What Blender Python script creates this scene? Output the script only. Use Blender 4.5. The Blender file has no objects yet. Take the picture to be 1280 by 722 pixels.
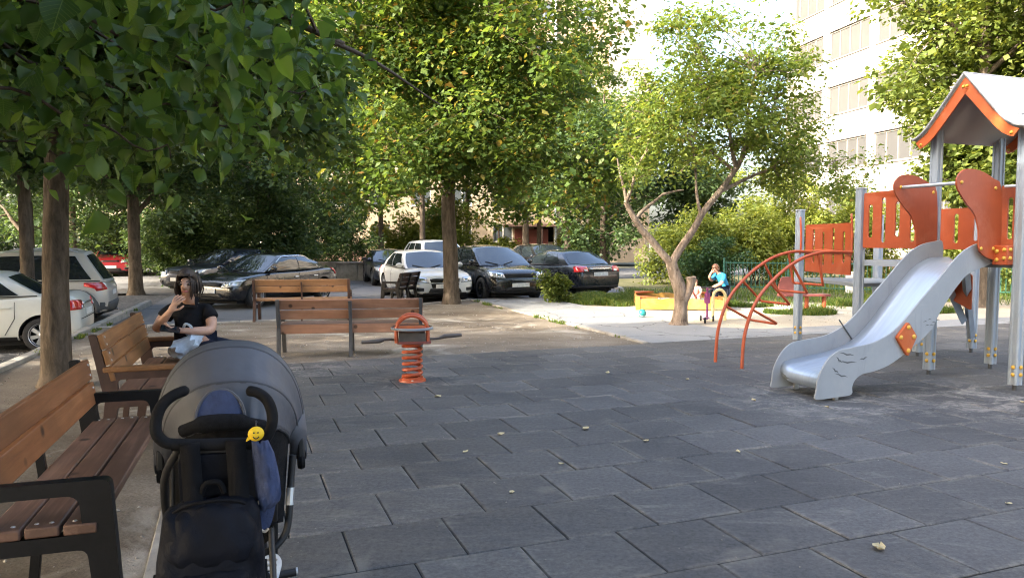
import bpy, bmesh, math, random
import numpy as np
from mathutils import Vector, Matrix, Euler
from mathutils.bvhtree import BVHTree
from mathutils.geometry import tessellate_polygon

R = math.radians
random.seed(11)
rng = np.random.default_rng(11)
scene = bpy.context.scene
COL = scene.collection
PI = math.pi

# ------------------------------------------------------------------ camera
cam_d = bpy.data.cameras.new('camera')
cam = bpy.data.objects.new('camera', cam_d)
COL.objects.link(cam)
cam.location = (0, 0, 1.59)
cam.rotation_euler = (R(90 - 3.75), 0, 0)
cam_d.sensor_width = 36
cam_d.lens = 26.16
cam_d.clip_end = 2000
cam_d.clip_start = 0.05
scene.camera = cam

# ------------------------------------------------------------------ sky, sun, exposure
SUN_AZ = (-0.86, -0.51)          # towards the sun, on the ground: left and a little behind the camera
SUN_EL = R(29)
world = bpy.data.worlds.new('World')
scene.world = world
world.use_nodes = True
wn = world.node_tree.nodes
wn.clear()
w_out = wn.new('ShaderNodeOutputWorld')
w_bg = wn.new('ShaderNodeBackground')
w_sky = wn.new('ShaderNodeTexSky')
w_sky.sky_type = 'NISHITA'
w_sky.sun_disc = False
w_sky.sun_elevation = SUN_EL
w_sky.sun_rotation = math.atan2(SUN_AZ[0], SUN_AZ[1])
w_sky.air_density = 1.0
w_sky.dust_density = 6.0
w_sky.ozone_density = 1.0
w_bg.inputs['Strength'].default_value = 0.15
world.node_tree.links.new(w_sky.outputs[0], w_bg.inputs[0])
world.node_tree.links.new(w_bg.outputs[0], w_out.inputs[0])

sun_d = bpy.data.lights.new('sun', 'SUN')
sun_d.energy = 2.0
sun_d.angle = R(0.53)
sun_d.color = (1.0, 0.93, 0.80)
sun = bpy.data.objects.new('sun', sun_d)
COL.objects.link(sun)
_h = Vector((SUN_AZ[0], SUN_AZ[1], 0)).normalized()
SUN = Vector((_h.x * math.cos(SUN_EL), _h.y * math.cos(SUN_EL), math.sin(SUN_EL)))
sun.rotation_euler = SUN.to_track_quat('Z', 'Y').to_euler()
sun.location = SUN * 60

scene.view_settings.view_transform = 'Standard'
scene.view_settings.look = 'None'
scene.view_settings.gamma = 1
scene.view_settings.exposure = 3.05
scene.view_settings.use_curve_mapping = False
scene.render.engine = 'CYCLES'
scene.cycles.max_bounces = 8
scene.cycles.diffuse_bounces = 6
scene.cycles.glossy_bounces = 3
scene.cycles.transmission_bounces = 6
scene.cycles.transparent_max_bounces = 6
scene.cycles.pixel_filter_type = 'BLACKMAN_HARRIS'
scene.cycles.filter_width = 1.15
scene.cycles.caustics_reflective = False
scene.cycles.caustics_refractive = False

# ------------------------------------------------------------------ the playground's own axes
ANG = R(20.6)
CA, SA = math.cos(ANG), math.sin(ANG)
def W(u, v, z=0.0):
    return Vector((CA * u - SA * v, SA * u + CA * v, z))

# ------------------------------------------------------------------ materials
def _mat(name):
    m = bpy.data.materials.new(name)
    m.use_nodes = True
    nt = m.node_tree
    nt.nodes.clear()
    out = nt.nodes.new('ShaderNodeOutputMaterial')
    b = nt.nodes.new('ShaderNodeBsdfPrincipled')
    nt.links.new(b.outputs[0], out.inputs[0])
    return m, nt, b, out

def coords(nt, kind, scale):
    if kind == 'world':
        src = nt.nodes.new('ShaderNodeNewGeometry').outputs['Position']
    else:
        tc = nt.nodes.new('ShaderNodeTexCoord')
        oi = nt.nodes.new('ShaderNodeObjectInfo')
        ad = nt.nodes.new('ShaderNodeVectorMath'); ad.operation = 'MULTIPLY_ADD'
        rv = nt.nodes.new('ShaderNodeCombineXYZ')
        for i in range(3):
            nt.links.new(oi.outputs['Random'], rv.inputs[i])
        ad.inputs[1].default_value = (37.0, 51.0, 23.0)
        nt.links.new(rv.outputs[0], ad.inputs[0])
        nt.links.new(tc.outputs['Object'], ad.inputs[2])
        src = ad.outputs[0]
    mp = nt.nodes.new('ShaderNodeMapping')
    mp.inputs['Scale'].default_value = scale if hasattr(scale, '__len__') else (scale,) * 3
    nt.links.new(src, mp.inputs[0])
    return mp.outputs[0]

def noise(nt, vec, scale=1.0, detail=6, rough=0.6, dist=0.0):
    n = nt.nodes.new('ShaderNodeTexNoise')
    n.inputs['Scale'].default_value = scale
    n.inputs['Detail'].default_value = detail
    n.inputs['Roughness'].default_value = rough
    n.inputs['Distortion'].default_value = dist
    nt.links.new(vec, n.inputs['Vector'])
    return n.outputs['Fac']

def ramp(nt, fac, stops):
    r = nt.nodes.new('ShaderNodeValToRGB')
    e = r.color_ramp.elements
    while len(e) < len(stops):
        e.new(0.5)
    for el, (p, c) in zip(e, stops):
        el.position = p
        el.color = (c[0], c[1], c[2], 1)
    nt.links.new(fac, r.inputs[0])
    return r.outputs[0]

def mixc(nt, fac, a, b, mode='MIX'):
    m = nt.nodes.new('ShaderNodeMix')
    m.data_type = 'RGBA'
    m.blend_type = mode
    if isinstance(fac, (int, float)):
        m.inputs[0].default_value = fac
    else:
        nt.links.new(fac, m.inputs[0])
    for sock, v in ((m.inputs[6], a), (m.inputs[7], b)):
        if isinstance(v, tuple):
            sock.default_value = (v[0], v[1], v[2], 1)
        else:
            nt.links.new(v, sock)
    return m.outputs[2]

def bump(nt, b, fac, strength, dist=0.01):
    n = nt.nodes.new('ShaderNodeBump')
    n.inputs['Strength'].default_value = strength
    n.inputs['Distance'].default_value = dist
    nt.links.new(fac, n.inputs['Height'])
    nt.links.new(n.outputs[0], b.inputs['Normal'])

def simple(name, c, rough=0.6, metal=0.0, var=0.12, scale=6.0, bmp=0.0, kind='object', spec=0.5, dirt=None, coat=0.0, bscale=None, wear=None):
    """one base colour with grain and, when asked, blotches of dirt"""
    m, nt, b, out = _mat(name)
    vec = coords(nt, kind, scale)
    f = noise(nt, vec, 1.0)
    lo = tuple(max(0, x * (1 - var)) for x in c)
    hi = tuple(min(1, x * (1 + var)) for x in c)
    col = ramp(nt, f, [(0.3, lo), (0.7, hi)])
    if dirt:
        d = noise(nt, vec, 0.37, 8, 0.7)
        dm = ramp(nt, d, [(dirt[1], (0, 0, 0)), (dirt[1] + 0.2, (1, 1, 1))])
        col = mixc(nt, dm, col, dirt[0])
    if wear:
        # fine scratches both ways and rubbed blotches
        for k, st in enumerate(((3, 3, 60), (50, 50, 3))):
            sv_ = noise(nt, coords(nt, 'object', st), 1.0, 4, 0.8, 0.4)
            col = mixc(nt, ramp(nt, sv_, [(0.66, (0,) * 3), (0.74, (0.7,) * 3)]), col, wear)
        bv = noise(nt, coords(nt, 'object', 2.3), 1.0, 10, 0.78, 0.6)
        col = mixc(nt, ramp(nt, bv, [(0.50, (0,) * 3), (0.72, (0.55,) * 3)]), col, wear)
        gv = noise(nt, coords(nt, 'object', (7, 7, 1.2)), 1.0, 8, 0.75, 0.5)
        col = mixc(nt, ramp(nt, gv, [(0.54, (0,) * 3), (0.78, (0.5,) * 3)]), col, tuple(x * 0.5 for x in c))
    nt.links.new(col, b.inputs['Base Color'])
    b.inputs['Roughness'].default_value = rough
    b.inputs['Metallic'].default_value = metal
    b.inputs['Specular IOR Level'].default_value = spec
    b.inputs['Coat Weight'].default_value = coat
    b.inputs['Coat Roughness'].default_value = 0.05
    if bmp:
        f2 = noise(nt, vec, bscale or 6.0, 4, 0.6)
        bump(nt, b, f2, bmp)
    return m

def wood_mat(name, c1, c2, c3, axis=1, rough=0.55):
    """long grain along the plank, weathered streaks, knots"""
    m, nt, b, out = _mat(name)
    sc = [26, 26, 26]; sc[axis] = 1.6
    vec = coords(nt, 'object', tuple(sc))
    f = noise(nt, vec, 1.0, 8, 0.65, 0.6)
    col = ramp(nt, f, [(0.28, c1), (0.5, c2), (0.75, c3)])
    vec2 = coords(nt, 'object', 3.0)
    w = noise(nt, vec2, 1.0, 3, 0.5)
    col = mixc(nt, ramp(nt, w, [(0.42, (0, 0, 0)), (0.62, (0.7, 0.7, 0.7))]), col, tuple(x * 0.62 for x in c2))
    vk = coords(nt, 'object', 9.0)
    vo = nt.nodes.new('ShaderNodeTexVoronoi'); vo.inputs['Scale'].default_value = 0.55
    nt.links.new(vk, vo.inputs['Vector'])
    kn = ramp(nt, vo.outputs['Distance'], [(0.09, (1, 1, 1)), (0.17, (0, 0, 0))])
    col = mixc(nt, kn, col, tuple(x * 0.3 for x in c1))
    oi = nt.nodes.new('ShaderNodeObjectInfo')
    tint = ramp(nt, oi.outputs['Random'], [(0, (0.78, 0.76, 0.75)), (1, (1.12, 1.08, 1.05))])
    col = mixc(nt, 1.0, col, tint, 'MULTIPLY')
    nt.links.new(col, b.inputs['Base Color'])
    b.inputs['Roughness'].default_value = rough
    bump(nt, b, f, 0.35, 0.004)
    return m

def leaf_mat(name, stops, trans=0.4, rough=0.5, big=False):
    m, nt, b, out = _mat(name)
    if big:
        oi = nt.nodes.new('ShaderNodeObjectInfo')
        fac = oi.outputs['Random']
    else:
        g = nt.nodes.new('ShaderNodeNewGeometry')
        fac = g.outputs['Random Per Island']
    col = ramp(nt, fac, stops)
    if big:
        tc = nt.nodes.new('ShaderNodeTexCoord')
        sep = nt.nodes.new('ShaderNodeSeparateXYZ')
        nt.links.new(tc.outputs['Object'], sep.inputs[0])
        ab = nt.nodes.new('ShaderNodeMath'); ab.operation = 'ABSOLUTE'
        nt.links.new(sep.outputs[0], ab.inputs[0])
        mid = ramp(nt, ab.outputs[0], [(0.0, (1, 1, 1)), (0.02, (0, 0, 0))])
        # side veins: y - |x| repeats
        su = nt.nodes.new('ShaderNodeMath'); su.operation = 'MULTIPLY_ADD'
        su.inputs[1].default_value = -0.9
        nt.links.new(ab.outputs[0], su.inputs[0]); nt.links.new(sep.outputs[1], su.inputs[2])
        mu = nt.nodes.new('ShaderNodeMath'); mu.operation = 'MULTIPLY'; mu.inputs[1].default_value = 7.0
        nt.links.new(su.outputs[0], mu.inputs[0])
        fr = nt.nodes.new('ShaderNodeMath'); fr.operation = 'FRACT'
        nt.links.new(mu.outputs[0], fr.inputs[0])
        vein = ramp(nt, fr.outputs[0], [(0.0, (1, 1, 1)), (0.12, (0, 0, 0))])
        mx = mixc(nt, 1.0, mid, vein, 'LIGHTEN')
        col = mixc(nt, mixc(nt, 0.75, (0, 0, 0), mx), col, (0.16, 0.24, 0.06))
        nz = noise(nt, coords(nt, 'object', 5.0), 1.0)
        col = mixc(nt, ramp(nt, nz, [(0.62, (0, 0, 0)), (0.75, (0.6, 0.6, 0.6))]), col, (0.10, 0.09, 0.03))
        bump(nt, b, vein, 0.4, 0.01)
    nt.links.new(col, b.inputs['Base Color'])
    b.inputs['Roughness'].default_value = rough
    b.inputs['Specular IOR Level'].default_value = 0.35
    t = nt.nodes.new('ShaderNodeBsdfTranslucent')
    tcol = mixc(nt, 1.0, col, (1.45, 1.32, 0.70), 'MULTIPLY')
    nt.links.new(tcol, t.inputs['Color'])
    ms = nt.nodes.new('ShaderNodeMixShader')
    ms.inputs[0].default_value = trans
    nt.links.new(b.outputs[0], ms.inputs[1])
    nt.links.new(t.outputs[0], ms.inputs[2])
    nt.links.new(ms.outputs[0], out.inputs[0])
    return m

def bark_mat(name, c1, c2, sc=(9, 9, 2.2), bmp=0.9):
    m, nt, b, out = _mat(name)
    vec = coords(nt, 'object', sc)
    f = noise(nt, vec, 1.6, 9, 0.7, 0.4)
    col = ramp(nt, f, [(0.32, c1), (0.68, c2)])
    nt.links.new(col, b.inputs['Base Color'])
    b.inputs['Roughness'].default_value = 0.9
    b.inputs['Specular IOR Level'].default_value = 0.15
    bump(nt, b, f, bmp, 0.03)
    return m

def paint_mat(name, c, metal=0.3, rough=0.32, dust=0.0):
    m, nt, b, out = _mat(name)
    f = noise(nt, coords(nt, 'object', 2.2), 1.0, 7, 0.65)
    col = ramp(nt, f, [(0.45, c), (0.85, tuple(x * (1 - dust) + dust * y for x, y in zip(c, (0.22, 0.2, 0.17))))])
    nt.links.new(col, b.inputs['Base Color'])
    rr = ramp(nt, f, [(0.3, (rough,) * 3), (0.8, (rough + 0.12,) * 3)])
    nt.links.new(rr, b.inputs['Roughness'])
    b.inputs['Metallic'].default_value = metal
    b.inputs['Coat Weight'].default_value = 0.8
    b.inputs['Coat Roughness'].default_value = 0.06
    return m

def glass_dark(name, c=(0.015, 0.02, 0.024), rough=0.03):
    m, nt, b, out = _mat(name)
    b.inputs['Base Color'].default_value = (*c, 1)
    f = noise(nt, coords(nt, 'object', 1.6), 1.0, 5, 0.6)
    rr = ramp(nt, f, [(0.4, (rough,) * 3), (0.8, (rough + 0.08,) * 3)])
    nt.links.new(rr, b.inputs['Roughness'])
    b.inputs['Specular IOR Level'].default_value = 0.9
    return m

def ground_mat(name, stops, scale, bmp=0.3, extra=None, rough=0.95, fine=60.0, stretch=(1, 1, 1)):
    m, nt, b, out = _mat(name)
    vec = coords(nt, 'world', tuple(scale * s for s in stretch))
    f = noise(nt, vec, 1.0, 9, 0.62, 0.3)
    col = ramp(nt, f, stops)
    v2 = coords(nt, 'world', fine)
    g = noise(nt, v2, 1.0, 3, 0.7)
    col = mixc(nt, ramp(nt, g, [(0.35, (0.55,) * 3), (0.65, (0,) * 3)]), col, tuple(x * 0.6 for x in stops[0][1]))
    if extra:
        v3 = coords(nt, 'world', extra[1])
        h = noise(nt, v3, 1.0, 6, 0.6, 0.8)
        col = mixc(nt, ramp(nt, h, [(extra[2], (0,) * 3), (extra[3], (1,) * 3)]), col, extra[0])
    nt.links.new(col, b.inputs['Base Color'])
    b.inputs['Roughness'].default_value = rough
    b.inputs['Specular IOR Level'].default_value = 0.2
    bump(nt, b, g, bmp, 0.01)
    return m

TU_, TV_ = 0.56, 0.535
def crack(m, scale=0.55, col2=(0.07, 0.07, 0.065)):
    nt = m.node_tree
    b = [n for n in nt.nodes if n.type == 'BSDF_PRINCIPLED'][0]
    src = b.inputs['Base Color'].links[0].from_socket
    v = coords(nt, 'world', 1.0)
    nz = nt.nodes.new('ShaderNodeTexNoise'); nz.inputs['Scale'].default_value = 1.7; nz.inputs['Detail'].default_value = 6; nt.links.new(v, nz.inputs['Vector'])
    ad = nt.nodes.new('ShaderNodeVectorMath'); ad.operation = 'MULTIPLY_ADD'; ad.inputs[1].default_value = (0.9, 0.9, 0)
    nt.links.new(nz.outputs['Color'], ad.inputs[0]); nt.links.new(v, ad.inputs[2])
    vo = nt.nodes.new('ShaderNodeTexVoronoi'); vo.feature = 'DISTANCE_TO_EDGE'; vo.inputs['Scale'].default_value = scale
    nt.links.new(ad.outputs[0], vo.inputs['Vector'])
    nt.links.new(mixc(nt, ramp(nt, vo.outputs['Distance'], [(0.004, (0.8,) * 3), (0.012, (0,) * 3)]), src, col2), b.inputs['Base Color'])
TU_, TV_ = 0.56, 0.535
def rubber_mat(name, joints=True):
    m, nt, b, out = _mat(name)
    vec = coords(nt, 'world', 1.0)
    big = noise(nt, vec, 0.55, 5, 0.6, 0.5)
    col = ramp(nt, big, [(0.35, (0.052, 0.053, 0.056)), (0.62, (0.086, 0.085, 0.086))])
    # trodden-in dust smears
    sv = coords(nt, 'world', (1.0, 4.0, 1.0))
    sm = noise(nt, sv, 1.6, 9, 0.72, 0.9)
    col = mixc(nt, ramp(nt, sm, [(0.54, (0,) * 3), (0.76, (0.6,) * 3)]), col, (0.19, 0.18, 0.165))
    # sand carried towards the soil edge and the left side
    sep = nt.nodes.new('ShaderNodeSeparateXYZ')
    rt = nt.nodes.new('ShaderNodeMapping'); rt.inputs['Rotation'].default_value = (0, 0, -ANG)
    nt.links.new(nt.nodes.new('ShaderNodeNewGeometry').outputs['Position'], rt.inputs[0])
    nt.links.new(rt.outputs[0], sep.inputs[0])
    mr = nt.nodes.new('ShaderNodeMapRange'); mr.inputs[1].default_value = 3.0; mr.inputs[2].default_value = -0.6
    nt.links.new(sep.outputs[0], mr.inputs[0])
    mr2 = nt.nodes.new('ShaderNodeMapRange'); mr2.inputs[1].default_value = 7.0; mr2.inputs[2].default_value = 10.4
    nt.links.new(sep.outputs[1], mr2.inputs[0])
    mxm = nt.nodes.new('ShaderNodeMath'); mxm.operation = 'MAXIMUM'
    nt.links.new(mr.outputs[0], mxm.inputs[0]); nt.links.new(mr2.outputs[0], mxm.inputs[1])
    pn = noise(nt, sv, 0.9, 8, 0.7, 0.8)
    ml = nt.nodes.new('ShaderNodeMath'); ml.operation = 'MULTIPLY'
    nt.links.new(mxm.outputs[0], ml.inputs[0])
    nt.links.new(ramp(nt, pn, [(0.38, (0,) * 3), (0.72, (0.85,) * 3)]), ml.inputs[1])
    col = mixc(nt, ml.outputs[0], col, (0.15, 0.135, 0.11))
    # dust in the joints and bare worn spots at the slide exit and round the spring
    tc = nt.nodes.new('ShaderNodeTexCoord'); sp2 = nt.nodes.new('ShaderNodeSeparateXYZ'); nt.links.new(tc.outputs['Object'], sp2.inputs[0])
    ed = []
    for ax_, hf in ((0, TU_ / 2), (1, TV_ / 2)):
        ab = nt.nodes.new('ShaderNodeMath'); ab.operation = 'ABSOLUTE'; nt.links.new(sp2.outputs[ax_], ab.inputs[0])
        m_ = nt.nodes.new('ShaderNodeMapRange'); m_.inputs[1].default_value = hf - 0.045; m_.inputs[2].default_value = hf; nt.links.new(ab.outputs[0], m_.inputs[0])
        ed.append(m_.outputs[0])
    em = nt.nodes.new('ShaderNodeMath'); em.operation = 'MAXIMUM'; nt.links.new(ed[0], em.inputs[0]); nt.links.new(ed[1], em.inputs[1])
    en = noise(nt, vec, 2.6, 6, 0.7)
    ee = nt.nodes.new('ShaderNodeMath'); ee.operation = 'MULTIPLY'; nt.links.new(em.outputs[0], ee.inputs[0])
    nt.links.new(ramp(nt, en, [(0.45, (0,) * 3), (0.68, (0.9,) * 3)]), ee.inputs[1])
    if joints:
        col = mixc(nt, ee.outputs[0], col, (0.21, 0.19, 0.16))
    wn_ = noise(nt, vec, 3.2, 8, 0.75, 1.0)
    for cx, cy, rad in ((3.05, 7.35, 1.15), (-1.1, 8.3, 0.75), (4.7, 7.4, 1.3), (-2.6, 9.2, 1.0)):
        vd = nt.nodes.new('ShaderNodeVectorMath'); vd.operation = 'DISTANCE'; vd.inputs[1].default_value = (cx, cy, 0)
        nt.links.new(nt.nodes.new('ShaderNodeNewGeometry').outputs['Position'], vd.inputs[0])
        rm = nt.nodes.new('ShaderNodeMapRange'); rm.inputs[1].default_value = rad; rm.inputs[2].default_value = 0.1; nt.links.new(vd.outputs['Value'], rm.inputs[0])
        wm_ = nt.nodes.new('ShaderNodeMath'); wm_.operation = 'MULTIPLY'; nt.links.new(rm.outputs[0], wm_.inputs[0])
        nt.links.new(ramp(nt, wn_, [(0.48, (0,) * 3), (0.60, (1.0,) * 3)]), wm_.inputs[1])
        col = mixc(nt, wm_.outputs[0], col, (0.25, 0.23, 0.20))
    # each tile aged a little differently
    oi = nt.nodes.new('ShaderNodeObjectInfo')
    col = mixc(nt, 1.0, col, ramp(nt, oi.outputs['Random'], [(0, (0.82,) * 3), (1, (1.18,) * 3)]), 'MULTIPLY')
    # crumb
    mdn = noise(nt, vec, 34, 5, 0.8)
    col = mixc(nt, 1.0, col, ramp(nt, mdn, [(0.32, (0.62,) * 3), (0.68, (1.38,) * 3)]), 'MULTIPLY')
    cr = noise(nt, vec, 160, 2, 0.6)
    col = mixc(nt, ramp(nt, cr, [(0.55, (0,) * 3), (0.72, (0.45,) * 3)]), col, (0.17, 0.17, 0.17))
    wp = noise(nt, coords(nt, 'world', 1.0), 0.9, 7, 0.65, 1.2)
    col = mixc(nt, ramp(nt, wp, [(0.60, (0,) * 3), (0.74, (0.55,) * 3)]), col, (0.20, 0.185, 0.16))
    nt.links.new(col, b.inputs['Base Color'])
    b.inputs['Roughness'].default_value = 0.82
    b.inputs['Specular IOR Level'].default_value = 0.35
    hb = nt.nodes.new('ShaderNodeMath'); hb.operation = 'ADD'
    nt.links.new(cr, hb.inputs[0]); nt.links.new(sm, hb.inputs[1])
    bump(nt, b, hb.outputs[0], 0.35, 0.006)
    return m

M = {}
M['rubber'] = rubber_mat('rubber tile')
M['rubber_far'] = rubber_mat('rubber tile far', False)
M['under'] = simple('dark underlay', (0.006, 0.006, 0.006), 0.95)
M['soil'] = ground_mat('trodden soil', [(0.32, (0.115, 0.09, 0.065)), (0.5, (0.20, 0.165, 0.125)), (0.7, (0.30, 0.26, 0.205))], 0.55, 0.5,
                       ((0.34, 0.31, 0.26), 0.9, 0.57, 0.68), stretch=(1, 2.2, 1))
M['sand'] = ground_mat('pale sand', [(0.3, (0.42, 0.36, 0.27)), (0.6, (0.55, 0.48, 0.37)), (0.8, (0.6, 0.54, 0.43))], 0.8, 0.5,
                       ((0.30, 0.25, 0.17), 0.5, 0.6, 0.72))
M['asphalt'] = ground_mat('grey asphalt', [(0.3, (0.13, 0.13, 0.135)), (0.6, (0.19, 0.19, 0.19)), (0.8, (0.23, 0.225, 0.22))], 0.35, 0.35)
M['gravel'] = ground_mat('parking gravel', [(0.3, (0.05, 0.05, 0.052)), (0.5, (0.12, 0.12, 0.12)), (0.75, (0.27, 0.26, 0.25))], 9.0, 0.9, fine=35)
M['path'] = ground_mat('path asphalt', [(0.3, (0.22, 0.225, 0.23)), (0.7, (0.31, 0.31, 0.305))], 0.7, 0.3,
                       ((0.38, 0.35, 0.30), 0.6, 0.58, 0.72))
crack(M['path']); crack(M['asphalt'], 0.3)
M['turf'] = ground_mat('turf soil', [(0.3, (0.07, 0.075, 0.03)), (0.7, (0.16, 0.14, 0.08))], 1.2, 0.5)
M['earth'] = ground_mat('ground earth', [(0.3, (0.10, 0.10, 0.07)), (0.7, (0.17, 0.16, 0.11))], 0.3, 0.3)
M['kerb'] = simple('kerb concrete', (0.30, 0.275, 0.235), 0.9, var=0.25, scale=5, bmp=0.4, dirt=((0.16, 0.14, 0.11), 0.5))
M['woodA'] = wood_mat('orange stained wood', (0.20, 0.072, 0.024), (0.30, 0.118, 0.040), (0.40, 0.18, 0.075))
M['woodS'] = wood_mat('worn brown seat wood', (0.085, 0.045, 0.028), (0.155, 0.082, 0.053), (0.29, 0.175, 0.12))
M['woodB'] = wood_mat('golden brown wood', (0.17, 0.075, 0.026), (0.26, 0.12, 0.042), (0.36, 0.18, 0.07))
M['woodC'] = wood_mat('pinkish wood', (0.26, 0.12, 0.065), (0.36, 0.185, 0.11), (0.44, 0.25, 0.16))
M['woodD'] = wood_mat('tan wood', (0.27, 0.12, 0.045), (0.37, 0.19, 0.08), (0.45, 0.25, 0.12))
M['black_metal'] = simple('black powder coat', (0.0085, 0.0085, 0.0095), 0.42, var=0.3, scale=9, bmp=0.12, spec=0.25)
M['brown_metal'] = simple('dark brown coat', (0.055, 0.026, 0.018), 0.45, var=0.3, scale=9, bmp=0.12)
M['grey_metal'] = simple('dark grey steel', (0.06, 0.062, 0.066), 0.45, var=0.3, scale=9, bmp=0.12)
M['bolt'] = simple('zinc bolt', (0.55, 0.54, 0.52), 0.35, 0.9, scale=20)
M['post'] = simple('grey lacquered post', (0.30, 0.345, 0.39), 0.42, 0.15, var=0.08, scale=4, dirt=((0.24, 0.25, 0.26), 0.6), wear=(0.40, 0.41, 0.42))
M['peg'] = simple('worn grey brown plastic', (0.085, 0.07, 0.06), 0.6, var=0.25, scale=8)
M['groove'] = simple('post groove', (0.50, 0.52, 0.53), 0.4, 0.4, var=0.1, scale=6)
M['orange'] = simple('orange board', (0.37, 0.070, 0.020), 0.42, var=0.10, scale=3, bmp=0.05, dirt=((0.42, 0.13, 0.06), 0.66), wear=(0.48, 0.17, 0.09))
M['orange_lit'] = simple('sunlit orange board', (0.46, 0.095, 0.018), 0.42, var=0.08, scale=3, wear=(0.48, 0.2, 0.1))  # lighter copy of the orange board, sunlight put into its colour
M['redtube'] = simple('red orange tube', (0.46, 0.085, 0.028), 0.4, var=0.15, scale=7, bmp=0.05, dirt=((0.30, 0.10, 0.06), 0.64), wear=(0.40, 0.16, 0.10))
M['yellow_cap'] = simple('yellow bolt cap', (0.62, 0.36, 0.05), 0.45, scale=10)
M['plate_grey'] = simple('light grey board', (0.29, 0.31, 0.325), 0.45, var=0.06, scale=3, bmp=0.04, dirt=((0.24, 0.245, 0.24), 0.6), wear=(0.36, 0.36, 0.355))
M['steel'] = simple('brushed steel', (0.46, 0.53, 0.62), 0.38, 0.6, var=0.08, scale=(2, 26, 2), bmp=0.05)
M['deck'] = simple('grey deck', (0.22, 0.24, 0.25), 0.6, var=0.15, scale=4, bmp=0.1)
M['bird'] = simple('bird inlay', (0.085, 0.09, 0.095), 0.6, scale=6)
M['roof_white'] = simple('white roof sheet', (0.30, 0.305, 0.312), 0.4, var=0.05, scale=2, dirt=((0.5, 0.5, 0.5), 0.62), wear=(0.45, 0.44, 0.42))
M['roof_grey'] = simple('warm grey lining', (0.34, 0.315, 0.28), 0.6, var=0.06, scale=2)
M['yellow'] = simple('yellow board', (0.36, 0.19, 0.03), 0.6, var=0.2, scale=4, dirt=((0.26, 0.19, 0.09), 0.5), wear=(0.42, 0.33, 0.16))
M['cream'] = simple('cream yellow tube', (0.66, 0.52, 0.24), 0.5, scale=6)
M['redboard'] = simple('brick red board', (0.22, 0.06, 0.045), 0.5, scale=5)
M['teal'] = simple('teal plastic', (0.02, 0.22, 0.21), 0.4, scale=5)
M['purple'] = simple('purple plastic', (0.16, 0.03, 0.11), 0.4, scale=5)
M['greenfence'] = simple('green enamel', (0.03, 0.115, 0.08), 0.5, var=0.2, scale=5)
M['white'] = simple('white paint', (0.74, 0.74, 0.72), 0.5, scale=4)
M['plate_white'] = simple('number plate blank', (0.72, 0.73, 0.72), 0.35, scale=14, var=0.2)
M['tyre'] = simple('tyre rubber', (0.018, 0.018, 0.019), 0.8, var=0.3, scale=12, bmp=0.15)
M['alloy'] = simple('alloy rim', (0.52, 0.53, 0.55), 0.32, 0.75, scale=10)
M['dark_rim'] = simple('dark rim', (0.025, 0.025, 0.027), 0.35, 0.4, scale=10)
M['well'] = simple('wheel well', (0.01, 0.01, 0.01), 0.95, scale=5)
M['trim'] = simple('black plastic trim', (0.014, 0.014, 0.015), 0.55, scale=10, var=0.2)
M['cladding'] = simple('grey plastic cladding', (0.075, 0.078, 0.08), 0.6, scale=8, var=0.15)
M['chrome'] = simple('chrome', (0.75, 0.76, 0.78), 0.15, 1.0, scale=8, var=0.03)
M['lens'] = simple('headlight lens', (0.50, 0.53, 0.56), 0.12, 0.35, scale=14, var=0.35, coat=1.0)
M['taillens'] = simple('red tail lens', (0.48, 0.02, 0.025), 0.14, 0.0, scale=14, var=0.3, coat=1.0)
M['amber'] = simple('amber lens', (0.6, 0.20, 0.03), 0.15, scale=14, coat=1.0)
M['glass'] = glass_dark('car glass')
M['winpale'] = glass_dark('pale curtained window', (0.07, 0.07, 0.07), 0.12)
M['winframe2'] = simple('weathered window frame', (0.17, 0.155, 0.14), 0.6, scale=3)
M['winglass'] = glass_dark('window glass', (0.06, 0.07, 0.075), 0.05)
M['plaster'] = simple('ochre plaster', (0.27, 0.215, 0.145), 0.9, var=0.10, scale=0.5, bmp=0.15, dirt=((0.2, 0.165, 0.12), 0.52))
M['whitepanel'] = simple('white facade panel', (0.30, 0.285, 0.265), 0.85, var=0.05, scale=0.4, dirt=((0.22, 0.205, 0.19), 0.52))
M['beigepanel'] = simple('beige facade panel', (0.26, 0.20, 0.14), 0.85, var=0.06, scale=0.6)
M['joint'] = simple('facade joint', (0.06, 0.055, 0.05), 0.9, scale=2)
M['plinth'] = simple('brown plinth', (0.16, 0.095, 0.07), 0.9, var=0.2, scale=1.2)
M['winframe'] = simple('pale window frame', (0.62, 0.60, 0.56), 0.5, scale=3)
M['brownframe'] = simple('brown window frame', (0.30, 0.22, 0.15), 0.6, scale=3)
M['entrance'] = simple('dark red door', (0.12, 0.03, 0.022), 0.5, scale=2)
M['bark'] = bark_mat('linden bark', (0.042, 0.032, 0.023), (0.16, 0.125, 0.092))
M['bark_pale'] = bark_mat('old fruit bark', (0.07, 0.05, 0.034), (0.34, 0.265, 0.20), (9, 9, 2.6), 1.0)
M['bark_dark'] = bark_mat('dark limb bark', (0.03, 0.022, 0.016), (0.10, 0.075, 0.055))
G1 = [(0.0, (0.036, 0.066, 0.020)), (0.5, (0.068, 0.115, 0.030)), (1.0, (0.12, 0.175, 0.042))]
M['leaf_linden'] = leaf_mat('linden leaves', G1, 0.42)
M['leaf_big'] = leaf_mat('linden leaf close', [(0.0, (0.036, 0.080, 0.016)), (0.55, (0.075, 0.145, 0.026)), (1.0, (0.15, 0.235, 0.034))], 0.5, 0.42, big=True)
M['leaf_linden_close'] = leaf_mat('linden leaves behind', [(0.0, (0.034, 0.074, 0.016)), (0.6, (0.07, 0.135, 0.026)), (1.0, (0.13, 0.21, 0.034))], 0.5, 0.42)
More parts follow.
